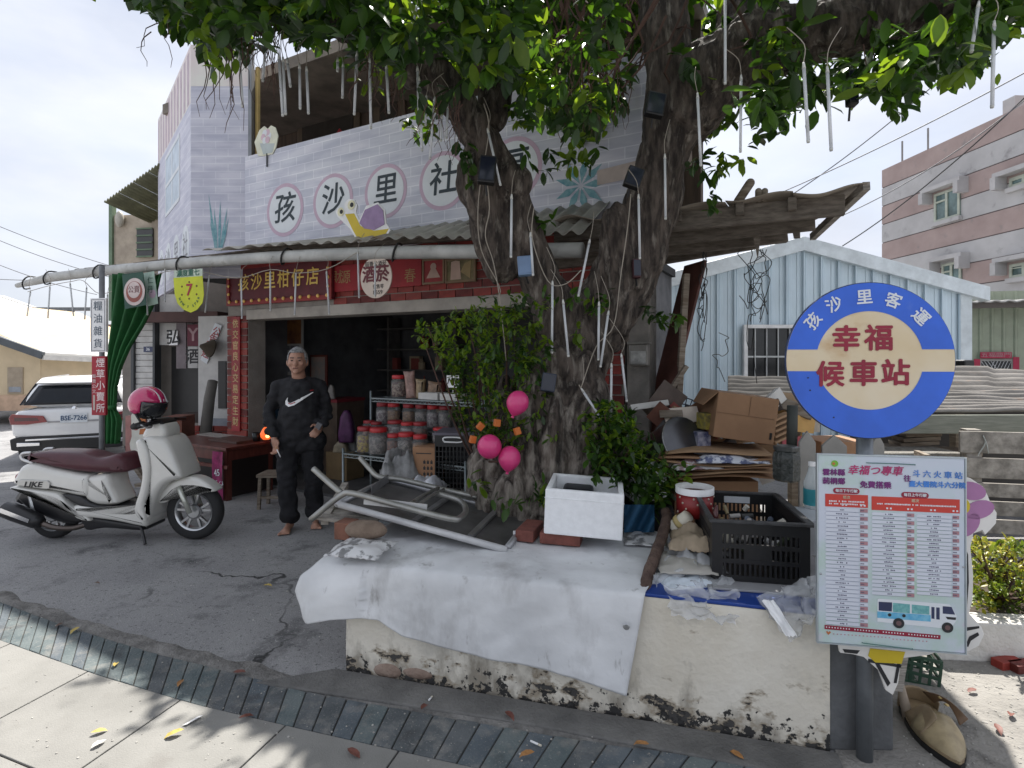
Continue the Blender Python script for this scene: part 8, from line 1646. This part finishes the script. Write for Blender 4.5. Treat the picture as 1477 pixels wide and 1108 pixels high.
for (c, rx, ry, rt) in (((1400, 708), 22, 13, .2), ((1412, 735), 22, 13, -.25), ((1398, 757), 19, 12, -.9)):
    l = [(c[0] + rx * math.cos(t) * math.cos(rt) - ry * math.sin(t) * math.sin(rt), c[1] - (rx * math.cos(t) * math.sin(rt) + ry * math.sin(t) * math.cos(rt)) * -1) for t in [2 * math.pi * k / 20 for k in range(20)]]
    flat('petal', kp(l), .001, .003, KF, pt, CU2)
l = [(1391 + 7 * math.cos(2 * math.pi * k / 14), 730 + 10 * math.sin(2 * math.pi * k / 14)) for k in range(14)]; flat('flower_centre', kp(l), .004, .005, KF, yel, CU2)
flat('stem_line', kp([(1392, 790), (1396, 800), (1397, 840), (1394, 880), (1390, 880)]), .001, .002, KF, ink, CU2)
flat('body_patch', kp([(1255, 935), (1305, 940), (1300, 957), (1262, 955), (1252, 946)]), .001, .003, KF, yel, CU2)
for l in ([(1215, 936), (1240, 938), (1236, 943), (1218, 941)], [(1262, 957), (1268, 957), (1284, 985), (1280, 990)], [(1294, 955), (1299, 955), (1293, 985), (1289, 985)], [(1252, 950), (1300, 959), (1299, 963), (1252, 955)], [(1398, 918), (1410, 912), (1412, 916), (1400, 924), (1396, 933), (1392, 931)], [(1392, 905), (1412, 903), (1412, 906), (1393, 910)]): flat('outline_mark', kp(l), .001, .002, KF, ink, CU2)
mb = MB(); mb.bar(KF @ Vector((.02, -.0, -.03)), KF @ Vector((.10, .55, -.03)), .03, .03); mb.build('back_stake', greywood, CU2)
# green crate, sandal, bamboo stick, scraps
gc = G(1336, 992); t = thing('green_crate', 'small dark green slotted crate on the ground behind the timetable board', 'crate', gc); gm = M_('crate_green', (.02, .06, .035), .55); GX = Matrix.Translation(gc + Vector((-.01, .1, .0))) @ rz(-.35) @ Matrix.Rotation(.1, 4, 'Y')
mb = MB(); w, d, h = .20, .16, .13
for z in (.0, .045, .09, .125):
    for (x0, x1, y0, y1) in ((-w / 2, w / 2, -d / 2, -d / 2 + .008), (-w / 2, w / 2, d / 2 - .008, d / 2), (-w / 2, -w / 2 + .008, -d / 2 + .0085, d / 2 - .0085), (w / 2 - .008, w / 2, -d / 2 + .0085, d / 2 - .0085)): mb.b2(x0, x1, y0, y1, z, z + .014, GX)
for k in range(6):
    x = lerp(-w / 2 + .004, w / 2 - .004, k / 5)
    for y in (-d / 2 + .003, d / 2 - .003): mb.b2(x - .006, x + .006, y - .0025, y + .0025, .0145, .124, GX)
mb.b2(-w / 2 + .009, w / 2 - .009, -d / 2 + .009, d / 2 - .009, .002, .008, GX); mb.build('lattice', gm, t)
sdl = M_('sandal_tan', (.27, .20, .12), .5, var=.15, scale=20); sdk = M_('sandal_dark', (.15, .09, .05), .55, var=.2)
SX = Matrix.Translation(G(1345, 1062) + Vector((0, 0, .006))) @ rz(math.radians(-104)) @ Matrix.Scale(1.42, 4)
t = thing('shoe', 'worn tan leather shoe with curled strap and eyelets on the sunlit cement', 'shoe', SX.to_translation())
sole = [(-.135, .0), (-.12, .034), (-.06, .040), (.0, .044), (.06, .040), (.11, .024), (.15, .0), (.11, -.026), (.06, -.042), (.0, -.046), (-.06, -.040), (-.12, -.032)]
mb = MB(); mb.prism(closed([(x, y * 1.3) for x, y in sole], 2), 0, .016, SX); mb.build('sole', black, t)
mb = MB(); mb.prism(closed([(x * .98, y * 1.25) for x, y in sole], 2), .0165, .024, SX); mb.build('insole', sdl, t)
mb = MB(); mb.grid(8, 12, lambda u, v: (lerp(.01, .148, u), .058 * (1 - u ** 2.2) * math.cos(math.pi * v), .02 + .055 * (1 - u ** 1.6) * math.sin(math.pi * v) + .004 * noise.noise((u * 6, v * 6, 2))), SX); mb.build('toe_cap', M_('shoe_gold', (.34, .27, .16), .42, var=.2, scale=20), t, smooth=True, solid=.003)
mb = MB(); mb.grid(8, 5, lambda u, v: (lerp(-.06, .08, u), .03 - .03 * v + .05 * u * v, .06 + .045 * math.sin(2.6 * u) * (1 - .4 * v) + .03 * v), SX); mb.build('curled_flap', sdk, t, smooth=True, solid=.004)
mb = MB(); mb.grid(8, 5, lambda u, v: (lerp(-.05, .06, u), -.055 + .04 * v, .03 + .06 * math.sin(1.8 * u + .3) * v), SX); mb.build('curled_flap', sdl, t, smooth=True, solid=.004)
for k in range(2): mb = MB(); mb.lathe([(.004, 0), (.007, .002), (.004, .004)], (0, 0, 0), 10, SX @ Matrix.Translation((.0 + .035 * k, .02, .108))); mb.build('eyelet', M_('brass', (.45, .33, .15), .3, .9), t)
mb = MB(); mb.grid(6, 10, lambda u, v: (-.09 - .045 * math.sin(math.pi * v) + .01 * u, .052 * math.cos(math.pi * v), .02 + .05 * u * (.6 + .4 * math.sin(math.pi * v))), SX); mb.build('heel_counter', sdl, t, smooth=True, solid=.004)
mb = MB(); mb.tube([G(1311, 1040, .01), P(1304, 1010, 2.36), P(1297, 980, 2.40)], [.022, .018, .014], 8); tag(mb.build('stake', M_('pale_stick', (.33, .27, .21), .8), smooth=True), 'pale wooden stake stuck up beside the concrete block', 'stick')
# ================================================================== RIGHT PLANTER, PALLET, SHACK
rp = thing('kerb_planter', 'low whitewashed kerb planter with a yellow green bush at the right edge', 'planter', G(1400, 960)); RPf = frame(G(1385, 955), (1, -.10, 0)); whw = M_('whitewash', (.52, .50, .46), .9, col2=(.66, .64, .60), scale=4, bump=.5, bscale=40); add_stain(whw, (.22, .20, .17), 5, .56, .72)
mb = MB(); mb.b2(-.12, 2.2, 0, .205, -.13, 0, RPf); mb.build('wall', whw, rp, bev=.012); mb = MB(); mb.b2(-.12, 0, 0, .2, -.7, -.131, RPf); mb.build('wall', whw, rp, bev=.012); mb = MB(); mb.b2(.001, 2.2, 0, .16, -.9, -.131, RPf); mb.build('soil', soil, rp)
for k, (px, py) in enumerate(((1440, 955), (1462, 960))): mb = MB(); mb.box((0, 0, .02), (.13, .06, .05), Matrix.Translation(G(px, py) + Vector((0, -.05, 0))) @ rz(.2)); mb.build('brick', brickm[k], rp, bev=.004)
lm_old = lm[:]
lm[0] = leaf_mat('shrub_mid', (.06, .10, .012), (.10, .15, .02), (.2, .3, .02), .3); lm[1] = leaf_mat('shrub_lime', (.13, .19, .015), (.22, .27, .025), (.35, .42, .03), .3); lm[2] = leaf_mat('shrub_yellow', (.28, .27, .02), (.36, .32, .03), (.4, .4, .04), .3)
LT_old = LT[:]; LT[:] = [leaf_template('leaf', m) for m in lm]
rb = RPf @ Vector((.45, .15, -.4))
shrub('shrub', 'yellow green clipped bush in the low white kerb planter', rb, [(1398, 782), (1415, 772), (1440, 768), (1500, 790), (1540, 830), (1540, 900), (1470, 892), (1420, 880), (1400, 860), (1396, 820)], (2.9, 3.35), 340, .036, 290, .3, stems=22)
lm[:] = lm_old; LT[:] = LT_old
PLT = thing('pallet_fence', 'weathered wooden pallet boards standing behind the timetable board at the right', 'fence', P(1430, 740, 3.6)); pF = frame(P(1385, 760, 3.75), (1, -.2, 0))
for k, (y0, y1, x0) in enumerate(((622, 653, 1385), (660, 689, 1392), (696, 716, 1396), (722, 742, 1398), (748, 768, 1400))): (a0, b0), (_, b1) = hit(x0, y1, pF), hit(x0, y0, pF); mb = MB(); mb.b2(a0, a0 + 1.4, b0, b1, -.022, .0 + .004 * (k % 2)); mb.build('plank', greywood, PLT, fr=pF, bev=.004)
for a in (.05, .75): mb = MB(); mb.b2(a, a + .09, .0, hit(1385, 620, pF)[1], -.10, -.023); mb.build('bearer', greywood, PLT, fr=pF)
mb = MB(); (a, b) = hit(1417, 628, pF); mb.tube(smooth_path([(a, b, .006), (a + .01, b - .05, .012), (a - .025, b - .12, .01), (a - .03, b - .14, .008)], 3), .004, 5, pF); mb.tube(smooth_path([(a, b, .006), (a + .015, b - .05, .014), (a + .03, b - .12, .01)], 3), .004, 5, pF); tag(mb.build('rope_knot', M_('rope_grey', (.42, .44, .42), .8), smooth=True), 'knotted grey string tied on the top pallet board', 'string')
SKr = thing('scrap_shack', 'low scrap shelter with sunlit rippled metal sheets behind the round sign', 'shelter', P(1400, 700, 4.4))
rs = M_('zinc_sheet', (.17, .16, .15), .8, 0, spec=.12, col2=(.26, .245, .23), scale=3, bump=.15); add_stain(rs, (.33, .20, .13), 4, .60, .78, stretch=(1, 4, 1))
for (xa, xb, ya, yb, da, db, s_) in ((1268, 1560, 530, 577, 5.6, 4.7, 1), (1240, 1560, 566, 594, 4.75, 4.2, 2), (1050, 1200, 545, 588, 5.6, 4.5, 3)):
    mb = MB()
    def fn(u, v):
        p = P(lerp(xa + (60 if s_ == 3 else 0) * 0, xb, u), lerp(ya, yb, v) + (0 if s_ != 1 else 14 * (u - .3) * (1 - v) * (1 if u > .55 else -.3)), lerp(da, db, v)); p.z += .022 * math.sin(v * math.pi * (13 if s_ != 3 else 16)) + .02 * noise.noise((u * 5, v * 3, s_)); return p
    mb.grid(30, 80, fn); mb.build('roof_sheet', rs if s_ < 3 else M_('zinc_shaded', (.075, .073, .07), .9, spec=.05, col2=(.13, .125, .12), scale=4), SKr, smooth=True, solid=.006)  # last sheet: tree and eave shade put into a darker zinc colour
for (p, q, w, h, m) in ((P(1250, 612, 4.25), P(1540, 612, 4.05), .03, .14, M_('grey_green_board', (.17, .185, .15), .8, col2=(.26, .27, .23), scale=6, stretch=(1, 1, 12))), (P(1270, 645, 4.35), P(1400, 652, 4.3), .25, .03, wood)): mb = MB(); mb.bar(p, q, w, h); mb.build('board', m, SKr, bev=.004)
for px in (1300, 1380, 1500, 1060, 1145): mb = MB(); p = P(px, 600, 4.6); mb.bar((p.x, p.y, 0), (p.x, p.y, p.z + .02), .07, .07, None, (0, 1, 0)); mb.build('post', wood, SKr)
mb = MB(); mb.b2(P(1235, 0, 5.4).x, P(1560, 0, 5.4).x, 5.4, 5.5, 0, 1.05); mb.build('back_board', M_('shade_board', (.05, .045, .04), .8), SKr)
for k in range(4): mb = MB(); mb.bar(P(1290 + k * 4, 640 - k * 7, 4.45), P(1345 + k * 2, 636 - k * 6, 4.4), .2, .03); tag(mb.build('plank', wood, bev=.003), 'stored plank, %s from the bottom of the stack under the scrap shelter' % ORD[k], 'plank', 'planks stored under the scrap shelter')
mb = MB(); mb.b2(P(1262, 0, 4.0).x, P(1384, 0, 4.0).x, 3.95, 4.25, 0, P(0, 652, 4.0).z); tag(mb.build('rough_ledge', M_('pebble_concrete', (.15, .14, .125), .95, col2=(.27, .255, .23), scale=30, bump=.8, bscale=70), bev=.01), 'rough pebbled concrete ledge under the scrap shelter', 'ledge')
mb = MB(); mb.bar(P(1322, 655, 3.7), P(1338, 662, 3.4), .03, .05); tag(mb.build('wood_wedge', wood), 'small pale wood wedge poking over the timetable board', 'wood')
mb = MB(); mb.box((0, 0, 0), (.3, .3, .3), Matrix.Translation(P(1199, 665, 3.7))); tag(mb.build('carton', M_('carton_tan', (.34, .185, .10)), bev=.004), 'tan carton behind the grey pickets', 'carton')
mb = MB(); mb.box((0, 0, 0), (.16, .16, .12), Matrix.Translation(P(1388, 527, 6.2)) @ rz(.3)); tag(mb.build('black_tub', black, bev=.02), 'small black tub on the scrap shelter roof', 'tub')
# ================================================================== PALE METAL HOUSE
MH = thing('metal_house', 'pale blue corrugated metal house with a shallow gable behind the sign', 'house', P(1155, 515, 8)); hF = frame((0, 8.0, 0), (1, 0, 0)); hp = lambda x, y: hit(x, y, hF)
pale = M_('pale_blue_metal', (.57, .68, .75), .45, .15, var=.06, scale=1.5, stretch=(3, 1, .4)); 
lx, rx = hp(935, 500)[0], hp(1382, 500)[0]; rdg = hp(1155, 352); le, re_ = hp(935, 412), hp(1395, 412)
def roofz(x): return lerp(le[1], rdg[1], (x - le[0]) / (rdg[0] - le[0])) if x < rdg[0] else lerp(rdg[1], re_[1], (x - rdg[0]) / (re_[0] - rdg[0]))
n = 18; pw = (rx - lx) / n
for k in range(n):
    x0, x1 = lx + k * pw, lx + (k + 1) * pw - .012; mb = MB(); xs = []; m = 8
    prof = [(0, 0), (.10, .0), (.13, .008), (.30, .008), (.33, 0), (.62, 0), (.65, .008), (.82, .008), (.85, 0), (1, 0)]
    vs = []; 
    for (u, c) in prof: x = lerp(x0, x1, u); vs.append((x, 0, c)); vs.append((x, roofz(x) - .08, c))
    mb.add(vs, [(2 * i, 2 * i + 2, 2 * i + 3, 2 * i + 1) for i in range(len(prof) - 1)]); mb.build('wall_panel', pale, MH, fr=hF, fix=False)
    mb = MB(); mb.b2(x1 - .004, x1 + .016, 0, roofz(x1) - .085, .009, .045); mb.build('seam_rib', pale, MH, fr=hF)
mb = MB(); mb.b2(lx, rx, 0, roofz(lx) - .1, -.08, -.02); mb.build('wall_core', pale, MH, fr=hF)
mb = MB(); mb.b2(rx - .002, rx + .16, 0, roofz(rx) - .10, -.03, .05); mb.build('corner_trim', M_('pale_trim', (.60, .66, .69), .4), MH, fr=hF)
tm = M_('roof_trim', (.66, .72, .75), .4, .1)
for (a, b) in ((le, rdg), (rdg, (re_[0] + .25, re_[1] - .12))):
    d = Vector((b[0] - a[0], b[1] - a[1])).normalized(); mb = MB(); off = .012 if a is le else 0; mb.prism([(a[0], a[1] - .11), (b[0], b[1] - .11), (b[0], b[1] + .09), (a[0], a[1] + .09)], -.05 + off, .10 + off, hF); mb.build('verge_trim', tm, MH, bev=.004)
    mb = MB(); mb.prism([(a[0], a[1] + .07), (b[0], b[1] + .07), (b[0], b[1] + .10), (a[0], a[1] + .10)], -5, -.051, hF); mb.build('roof', tm, MH)
mb = MB(); mb.b2(rx - .0, rx + .02, 0, roofz(rx) - .2, -5, -.09, hF); mb.build('side_wall', pale, MH)
(a0, b0), (a1, b1) = hp(1074, 560), hp(1192, 474); b0 -= .3
mb = MB(); mb.b2(a0, a1, b0, b1, .05, .06); wn = mb.build('window', M_('window_black', (.02, .022, .025), .15), MH, fr=hF)
mb = MB()
for q in ((a0 - .05, a0, b0 - .05, b1 + .05), (a1, a1 + .05, b0 - .05, b1 + .05), (a0 + .0005, a1 - .0005, b1, b1 + .05), (a0 + .0005, a1 - .0005, b0 - .05, b0)): mb.b2(*q, .045, .11)
mb.build('frame', white, wn, fr=hF)
for k in range(7): x = lerp(a0, a1, (k + .7) / 7.2); mb = MB(); mb.tube([(x, b0, .085), (x, b1, .085)], .009, 6); mb.build('bar', M_('bar_white', (.6, .62, .62), .4), wn, fr=hF)
for y in (lerp(b1, b0, .35), lerp(b1, b0, .75)): mb = MB(); mb.b2(a0, a1, y - .012, y + .012, .075, .095); mb.build('bar', M_('bar_white', (.6, .62, .62)), wn, fr=hF)
# ================================================================== GREEN METAL HOUSE, far right
GH = thing('green_house', 'pale green corrugated metal house with red couplets round its window', 'house', P(1440, 515, 8.6)); gd_ = (Vector((830 - CX, F, 0)) * -1).normalized(); g0 = P(1377, 515, 9.6); gF2 = frame((g0.x, g0.y, 0), gd_)
gH = frame((P(1377, 0, 9.3).x, 9.3, 0), (1, -.25, 0)); gq = lambda x, y: hit(x, y, gH)
gm2 = M_('pale_green_metal', (.30, .335, .25), .5, .1, var=.08); zt = gq(1385, 443)[1]
for k in range(16):
    x0 = k * .165; vs = []
    for (u, c) in ((0, 0), (.12, .02), (.28, .02), (.40, 0), (1, 0)): vs += [(x0 + .1649 * u, 0, c), (x0 + .1649 * u, zt + .25, c)]
    mb = MB(); mb.add(vs, [(2 * i, 2 * i + 2, 2 * i + 3, 2 * i + 1) for i in range(4)]); mb.build('wall_panel', gm2, GH, fr=gH, fix=False)
mb = MB(); mb.b2(0, 2.7, 0, zt + .2, -.2, -.02); mb.build('wall_core', gm2, GH, fr=gH)
mb = MB(); mb.grid(60, 3, lambda u, v: (-.1 + u * 2.9, zt + .06 - .02 + v * .10 + .015 * math.sin(u * 100), .55 - v * 3)); mb.build('roof', M_('grey_white_sheet', (.50, .49, .47), .6, .1, var=.15), GH, fr=gH, smooth=True, solid=.02)
mb = MB(); mb.b2(-.1, 2.8, zt - .06, zt + .02, .44, .50); mb.build('fascia', M_('brown_fascia', (.10, .085, .075), .7), GH, fr=gH)
(a0, b0), (a1, b1) = gq(1413, 560), gq(1456, 521)
mb = MB(); mb.b2(a0, a1, b0, b1, .022, .03); wn = mb.build('window', M_('window_black', (.02, .022, .025)), GH, fr=gH)
mb = MB()
for k in range(10): x = lerp(a0, a1, k / 9); mb.bar((x, b0, .04), (lerp(a0, a1, ((k + 4) % 10) / 9), b1, .04), .006, .006)
mb.build('lattice', steel, wn, fr=gH)
mb = MB()
for q in ((a0 - .03, a0, b0, b1 + .03), (a1, a1 + .03, b0, b1 + .03), (a0 + .0005, a1 - .0005, b1, b1 + .03)): mb.b2(*q, .02, .05)
mb.build('frame', M_('grey_frame', (.28, .27, .25), .6), wn, fr=gH)
for (x0, y0, x1, y1, lab) in ((1411, 517, 1456, 508, 'short red couplet with pale characters over the window of the green house'), (1402, 560, 1411, 518, 'red couplet left of the window of the green house'), (1458, 545, 1467, 515, 'red couplet right of the window of the green house')):
    (p0, q0), (p1, q1) = gq(x0, y0), gq(x1, y1); t = thing('couplet', lab, 'couplet', gH @ Vector((p0, q0, .03))); mb = MB(); mb.b2(p0, p1, q0, q1, .055, .06); mb.build('paper', M_('couplet_pink_red', (.38, .02, .06), .6), t, fr=gH)
    if x1 - x0 > 30: text('五福臨門', .085, gH, (p0 + p1) / 2, (q0 + q1) / 2, M_('pale_pink', (.4, .25, .26)), t, c=.062, sx=1.25)
# ================================================================== PINK AND GREY APARTMENT BLOCK
PB = thing('apartment_block', 'pink and grey banded concrete apartment block at the right with hooded windows', 'building', P(1400, 500, 18)); bd = Vector((690 - CX, F, 0)).normalized() * -1; bo = P(1272, 0, 19); bF = frame((bo.x, bo.y, 0), bd); bq = lambda x, y: hit(x, y, bF)
topz = bq(1272, 246)[1]
pinkw = M_('pink_render', (.31, .235, .22), .85, col2=(.38, .295, .275), scale=1.2); greyw = M_('grey_render', (.38, .37, .37), .85, col2=(.46, .45, .45), scale=1.2)
for m in (pinkw, greyw): add_stain(m, (.20, .19, .19), 1.6, .60, .80, stretch=(1.5, 1.5, .25))
edges = [topz, bq(1272, 288)[1], bq(1272, 324)[1], bq(1272, 360)[1], bq(1272, 395)[1], bq(1272, 425)[1], bq(1272, 450)[1], 0]
step = (edges[0] - bq(1272, 378)[1]) / 5
ys = [topz - step * k for k in range(12) if topz - step * k > .3] + [0]
for k in range(len(ys) - 1):
    mb = MB(); mb.b2(0, 14, ys[k + 1] + .03, ys[k], -7, 0); mb.build('band', greyw if k % 2 else pinkw, PB, fr=bF)
mb = MB(); mb.b2(.02, 13.98, 0, topz - .03, -6.98, -.02); mb.build('core', M_('dark_gap', (.12, .10, .10), .9), PB, fr=bF)
def bwin(x0, y0, x1, y1):
    (a0, b0), (a1, b1) = bq(x0, y1), bq(x1, y0); mb = MB(); mb.b2(a0, a1, b0, b1, .001, .02); w_ = mb.build('window', M_('window_green_glass', (.05, .08, .075), .1, col2=(.16, .24, .24), scale=1.5), PB, fr=bF)
    mb = MB(); t_ = .07
    for q in ((a0, a0 + t_, b0, b1), (a1 - t_, a1, b0, b1), (a0 + t_, a1 - t_, b1 - t_, b1), (a0 + t_, a1 - t_, b0, b0 + t_), ((a0 + a1) / 2 - .04, (a0 + a1) / 2 + .04, b0 + t_, b1 - t_), (a0 + t_, (a0 + a1) / 2 - .04, lerp(b0, b1, .66), lerp(b0, b1, .72))): mb.b2(*q, .021, .05)
    mb.build('frame', M_('pale_green_frame', (.40, .43, .36), .5), w_, fr=bF)
    mb = MB(); mb.b2(a0 - .25, a1 + .25, b1 + .08, b1 + .20, .001, .28); mb.build('hood', greyw, PB, fr=bF); mb = MB(); mb.b2(a0 - .25, a0 - .1, b1 - .25, b1 + .079, .001, .34); mb.build('hood_bracket', greyw, PB, fr=bF); mb = MB(); mb.b2(a1 + .1, a1 + .25, b1 - .25, b1 + .079, .001, .34); mb.build('hood_bracket', greyw, PB, fr=bF)
    mb = MB(); mb.b2(a0 - .05, a1 + .05, b0 - .12, b0 - .001, .001, .12); mb.build('sill', greyw, PB, fr=bF)
bwin(1349, 268, 1386, 322); bwin(1458, 244, 1500, 272); bwin(1360, 376, 1388, 420); bwin(1458, 375, 1500, 402)
for px in (1281, 1317): a = bq(px, 240)[0]; mb = MB(); mb.tube([(a, topz, -.5), (a, topz + .9, -.5)], .03, 6); mb.build('rod', M_('rod_grey', (.2, .2, .2), .6), PB, fr=bF)
a = bq(1436, 170)[0]; mb = MB(); mb.b2(a - .1, a + .25, topz, topz + .5, -.6, -.3); mb.build('roof_stub', greyw, PB, fr=bF)
WT = thing('water_tank', 'silver cylindrical water tank on the roof of the apartment block', 'water tank', bF @ Vector((bq(1475, 150)[0], topz, -2))); o = bF @ Vector((bq(1478, 150)[0] + .6, topz, -1.6)); mb = MB(); mb.lathe([(.85, 0), (.87, .3), (.85, .6), (.87, .9), (.85, 1.2), (.86, 1.5), (.4, 1.8), (.001, 1.85)], o, 28); mb.build('tank', M_('tank_steel', (.55, .57, .60), .3, .6), WT, smooth=True)
# ================================================================== POWER LINES
def pl_(lab, a, b, da, db, r, sag, m=None):
    p, q = P(*a, da), P(*b, db); pts = [p.lerp(q, k / 20) + Vector((0, 0, -sag * 4 * (k / 20) * (1 - k / 20))) for k in range(21)]; mb = MB(); mb.tube(pts, r, 5); tag(mb.build('power_line', m or M_('cable_dark', (.12, .12, .13), .6), smooth=True), lab, 'cable')
pl_('upper grey power cable rising from the eave to the top right', (1110, 285), (1560, 60), 12, 9, .012, .1); pl_('second grey power cable beside the upper one', (1125, 292), (1350, 120), 12, 11, .012, .1)
pl_('long sagging cable crossing in front of the apartment block', (1180, 325), (1520, 110), 11, 9, .010, .25); pl_('dark cable crossing the pink bands down to the metal house', (1215, 355), (1540, 80), 12, 9, .012, .2, M_('cable_black', (.03, .03, .03), .6))
for k, (a, b, lab) in enumerate((((-40, 310), (200, 395), 'uppermost faint power cable on the left'), ((-40, 330), (160, 400), 'second faint power cable on the left'), ((-40, 366), (140, 425), 'lowest slanting power cable on the left'), ((-60, 398), (130, 400), 'level power cable at the left edge'), ((-60, 405), (135, 465), 'thin slanting cable over the bungalow'), ((-60, 448), (60, 446), 'level thin cable above the white roof'))): pl_(lab, a, b, 22, 24, .014, .15)
# ================================================================== LITTER ON THE GROUND
lf = [M_('dry_leaf_%d' % i, c, .6, var=.25, scale=60) for i, c in enumerate(((.15, .05, .035), (.48, .36, .09), (.34, .16, .05), (.55, .53, .48), (.12, .07, .05)))]
def gleaf(px, py, L_, k, lab, z=.014):
    p = G(px, py); p.z = z; M2 = Matrix.Translation(p) @ rz(random.uniform(0, 6.28)) @ Matrix.Rotation(random.uniform(-.15, .15), 4, 'X')
    mb = MB(); mb.add([tuple(v * L_ * np.array((1, 1, random.uniform(.8, 2.2))) + np.array((0, -.5 * L_, .15 * L_))) for v in LEAF_V], LEAF_F, M2); tag(mb.build('fallen_leaf', lf[k], smooth=True), lab, 'leaf')
for (px, py, k, lab) in ((167, 964, 1, 'curled yellow leaf on the tile band at the left'), (260, 991, 2, 'brown leaf lying in the middle of the tile band'), (345, 976, 0, 'reddish leaf at the far edge of the tile band'), (355, 1041, 0, 'curled red leaf at the near edge of the tile band'), (510, 1094, 0, 'curled red leaf on the sidewalk in front of the planter'), (143, 1062, 1, 'curled golden leaf on the sunlit sidewalk'), (142, 1080, 3, 'pale dry leaf on the sunlit sidewalk'), (251, 1066, 1, 'bright yellow leaf on the sunlit sidewalk'), (386, 849, 1, 'yellow leaf on the asphalt yard'), (108, 914, 1, 'small yellow leaf at the far left of the tile band'), (86, 906, 4, 'dark twig like leaf on the tile band'), (140, 845, 4, 'dark leaf on the asphalt at the left'), (735, 1043, 0, 'red leaf on the cement footing'), (612, 1030, 0, 'small rusty leaf by the tile band joint'), (1062, 1096, 2, 'orange leaf in front of the planter corner'), (925, 1085, 2, 'tan leaf at the foot of the planter'), (760, 1100, 2, 'brown leaf below the cigarette end'), (1478 - 20, 1057 - 20, 0, 'red leaf on the cement yard'), (1440, 1058, 0, 'dark red leaf on the cement yard near the sandal'), (1402, 1002, 0, 'red brown leaf in the shade of the kerb planter')): gleaf(px, py, random.uniform(.055, .075) if k != 4 else .05, k, lab, .026 if 600 < px < 1000 else .014)
def butt(px, py, L_, rt, lab):
    p = G(px, py); p.z = .024; d = Vector((math.cos(rt), math.sin(rt), 0)) * L_ / 2; t = thing('cigarette_end', lab, 'cigarette end', p); mb = MB(); mb.tube([p - d, p + d * .4], .004, 8); mb.build('paper', white, t, smooth=True); mb = MB(); mb.tube([p + d * .41, p + d], .0041, 8); mb.build('filter', M_('filter_white', (.6, .55, .45), .7), t, smooth=True)
butt(773, 1081, .05, -.6, 'white cigarette end on the tiles in front of the planter'); butt(621, 1015, .03, 1.2, 'short cigarette end near the planter footing')
mb = MB(); p = G(278, 1045); mb.grid(3, 5, lambda u, v: (p.x + (u - .5) * .02 + (v - .5) * .035, p.y + (v - .5) * .06, .016 + .004 * u)); tag(mb.build('paper_scrap', white), 'folded white paper scrap on the edge of the sunlit sidewalk', 'paper')
mb = MB()
for k in range(420):
    px, py = random.uniform(-20, 1180), random.uniform(780, 1108); p = G(px, py); r = random.uniform(.0015, .006); p.z = .012
    mb.ell(p, (r, r * random.uniform(.6, 1.2), r * .7), None, 5, 3)
for k in range(220):
    px, py = random.uniform(1300, 1477), random.uniform(960, 1108); p = G(px, py); r = random.uniform(.0015, .006); p.z = .007; mb.ell(p, (r, r, r * .7), None, 5, 3)
tag(mb.build('grit', M_('grit', (.22, .21, .19), .9, col2=(.5, .48, .44), scale=30)), 'scattered grit and crumbs of cement on the ground', 'grit', kind='stuff')
flush_text()
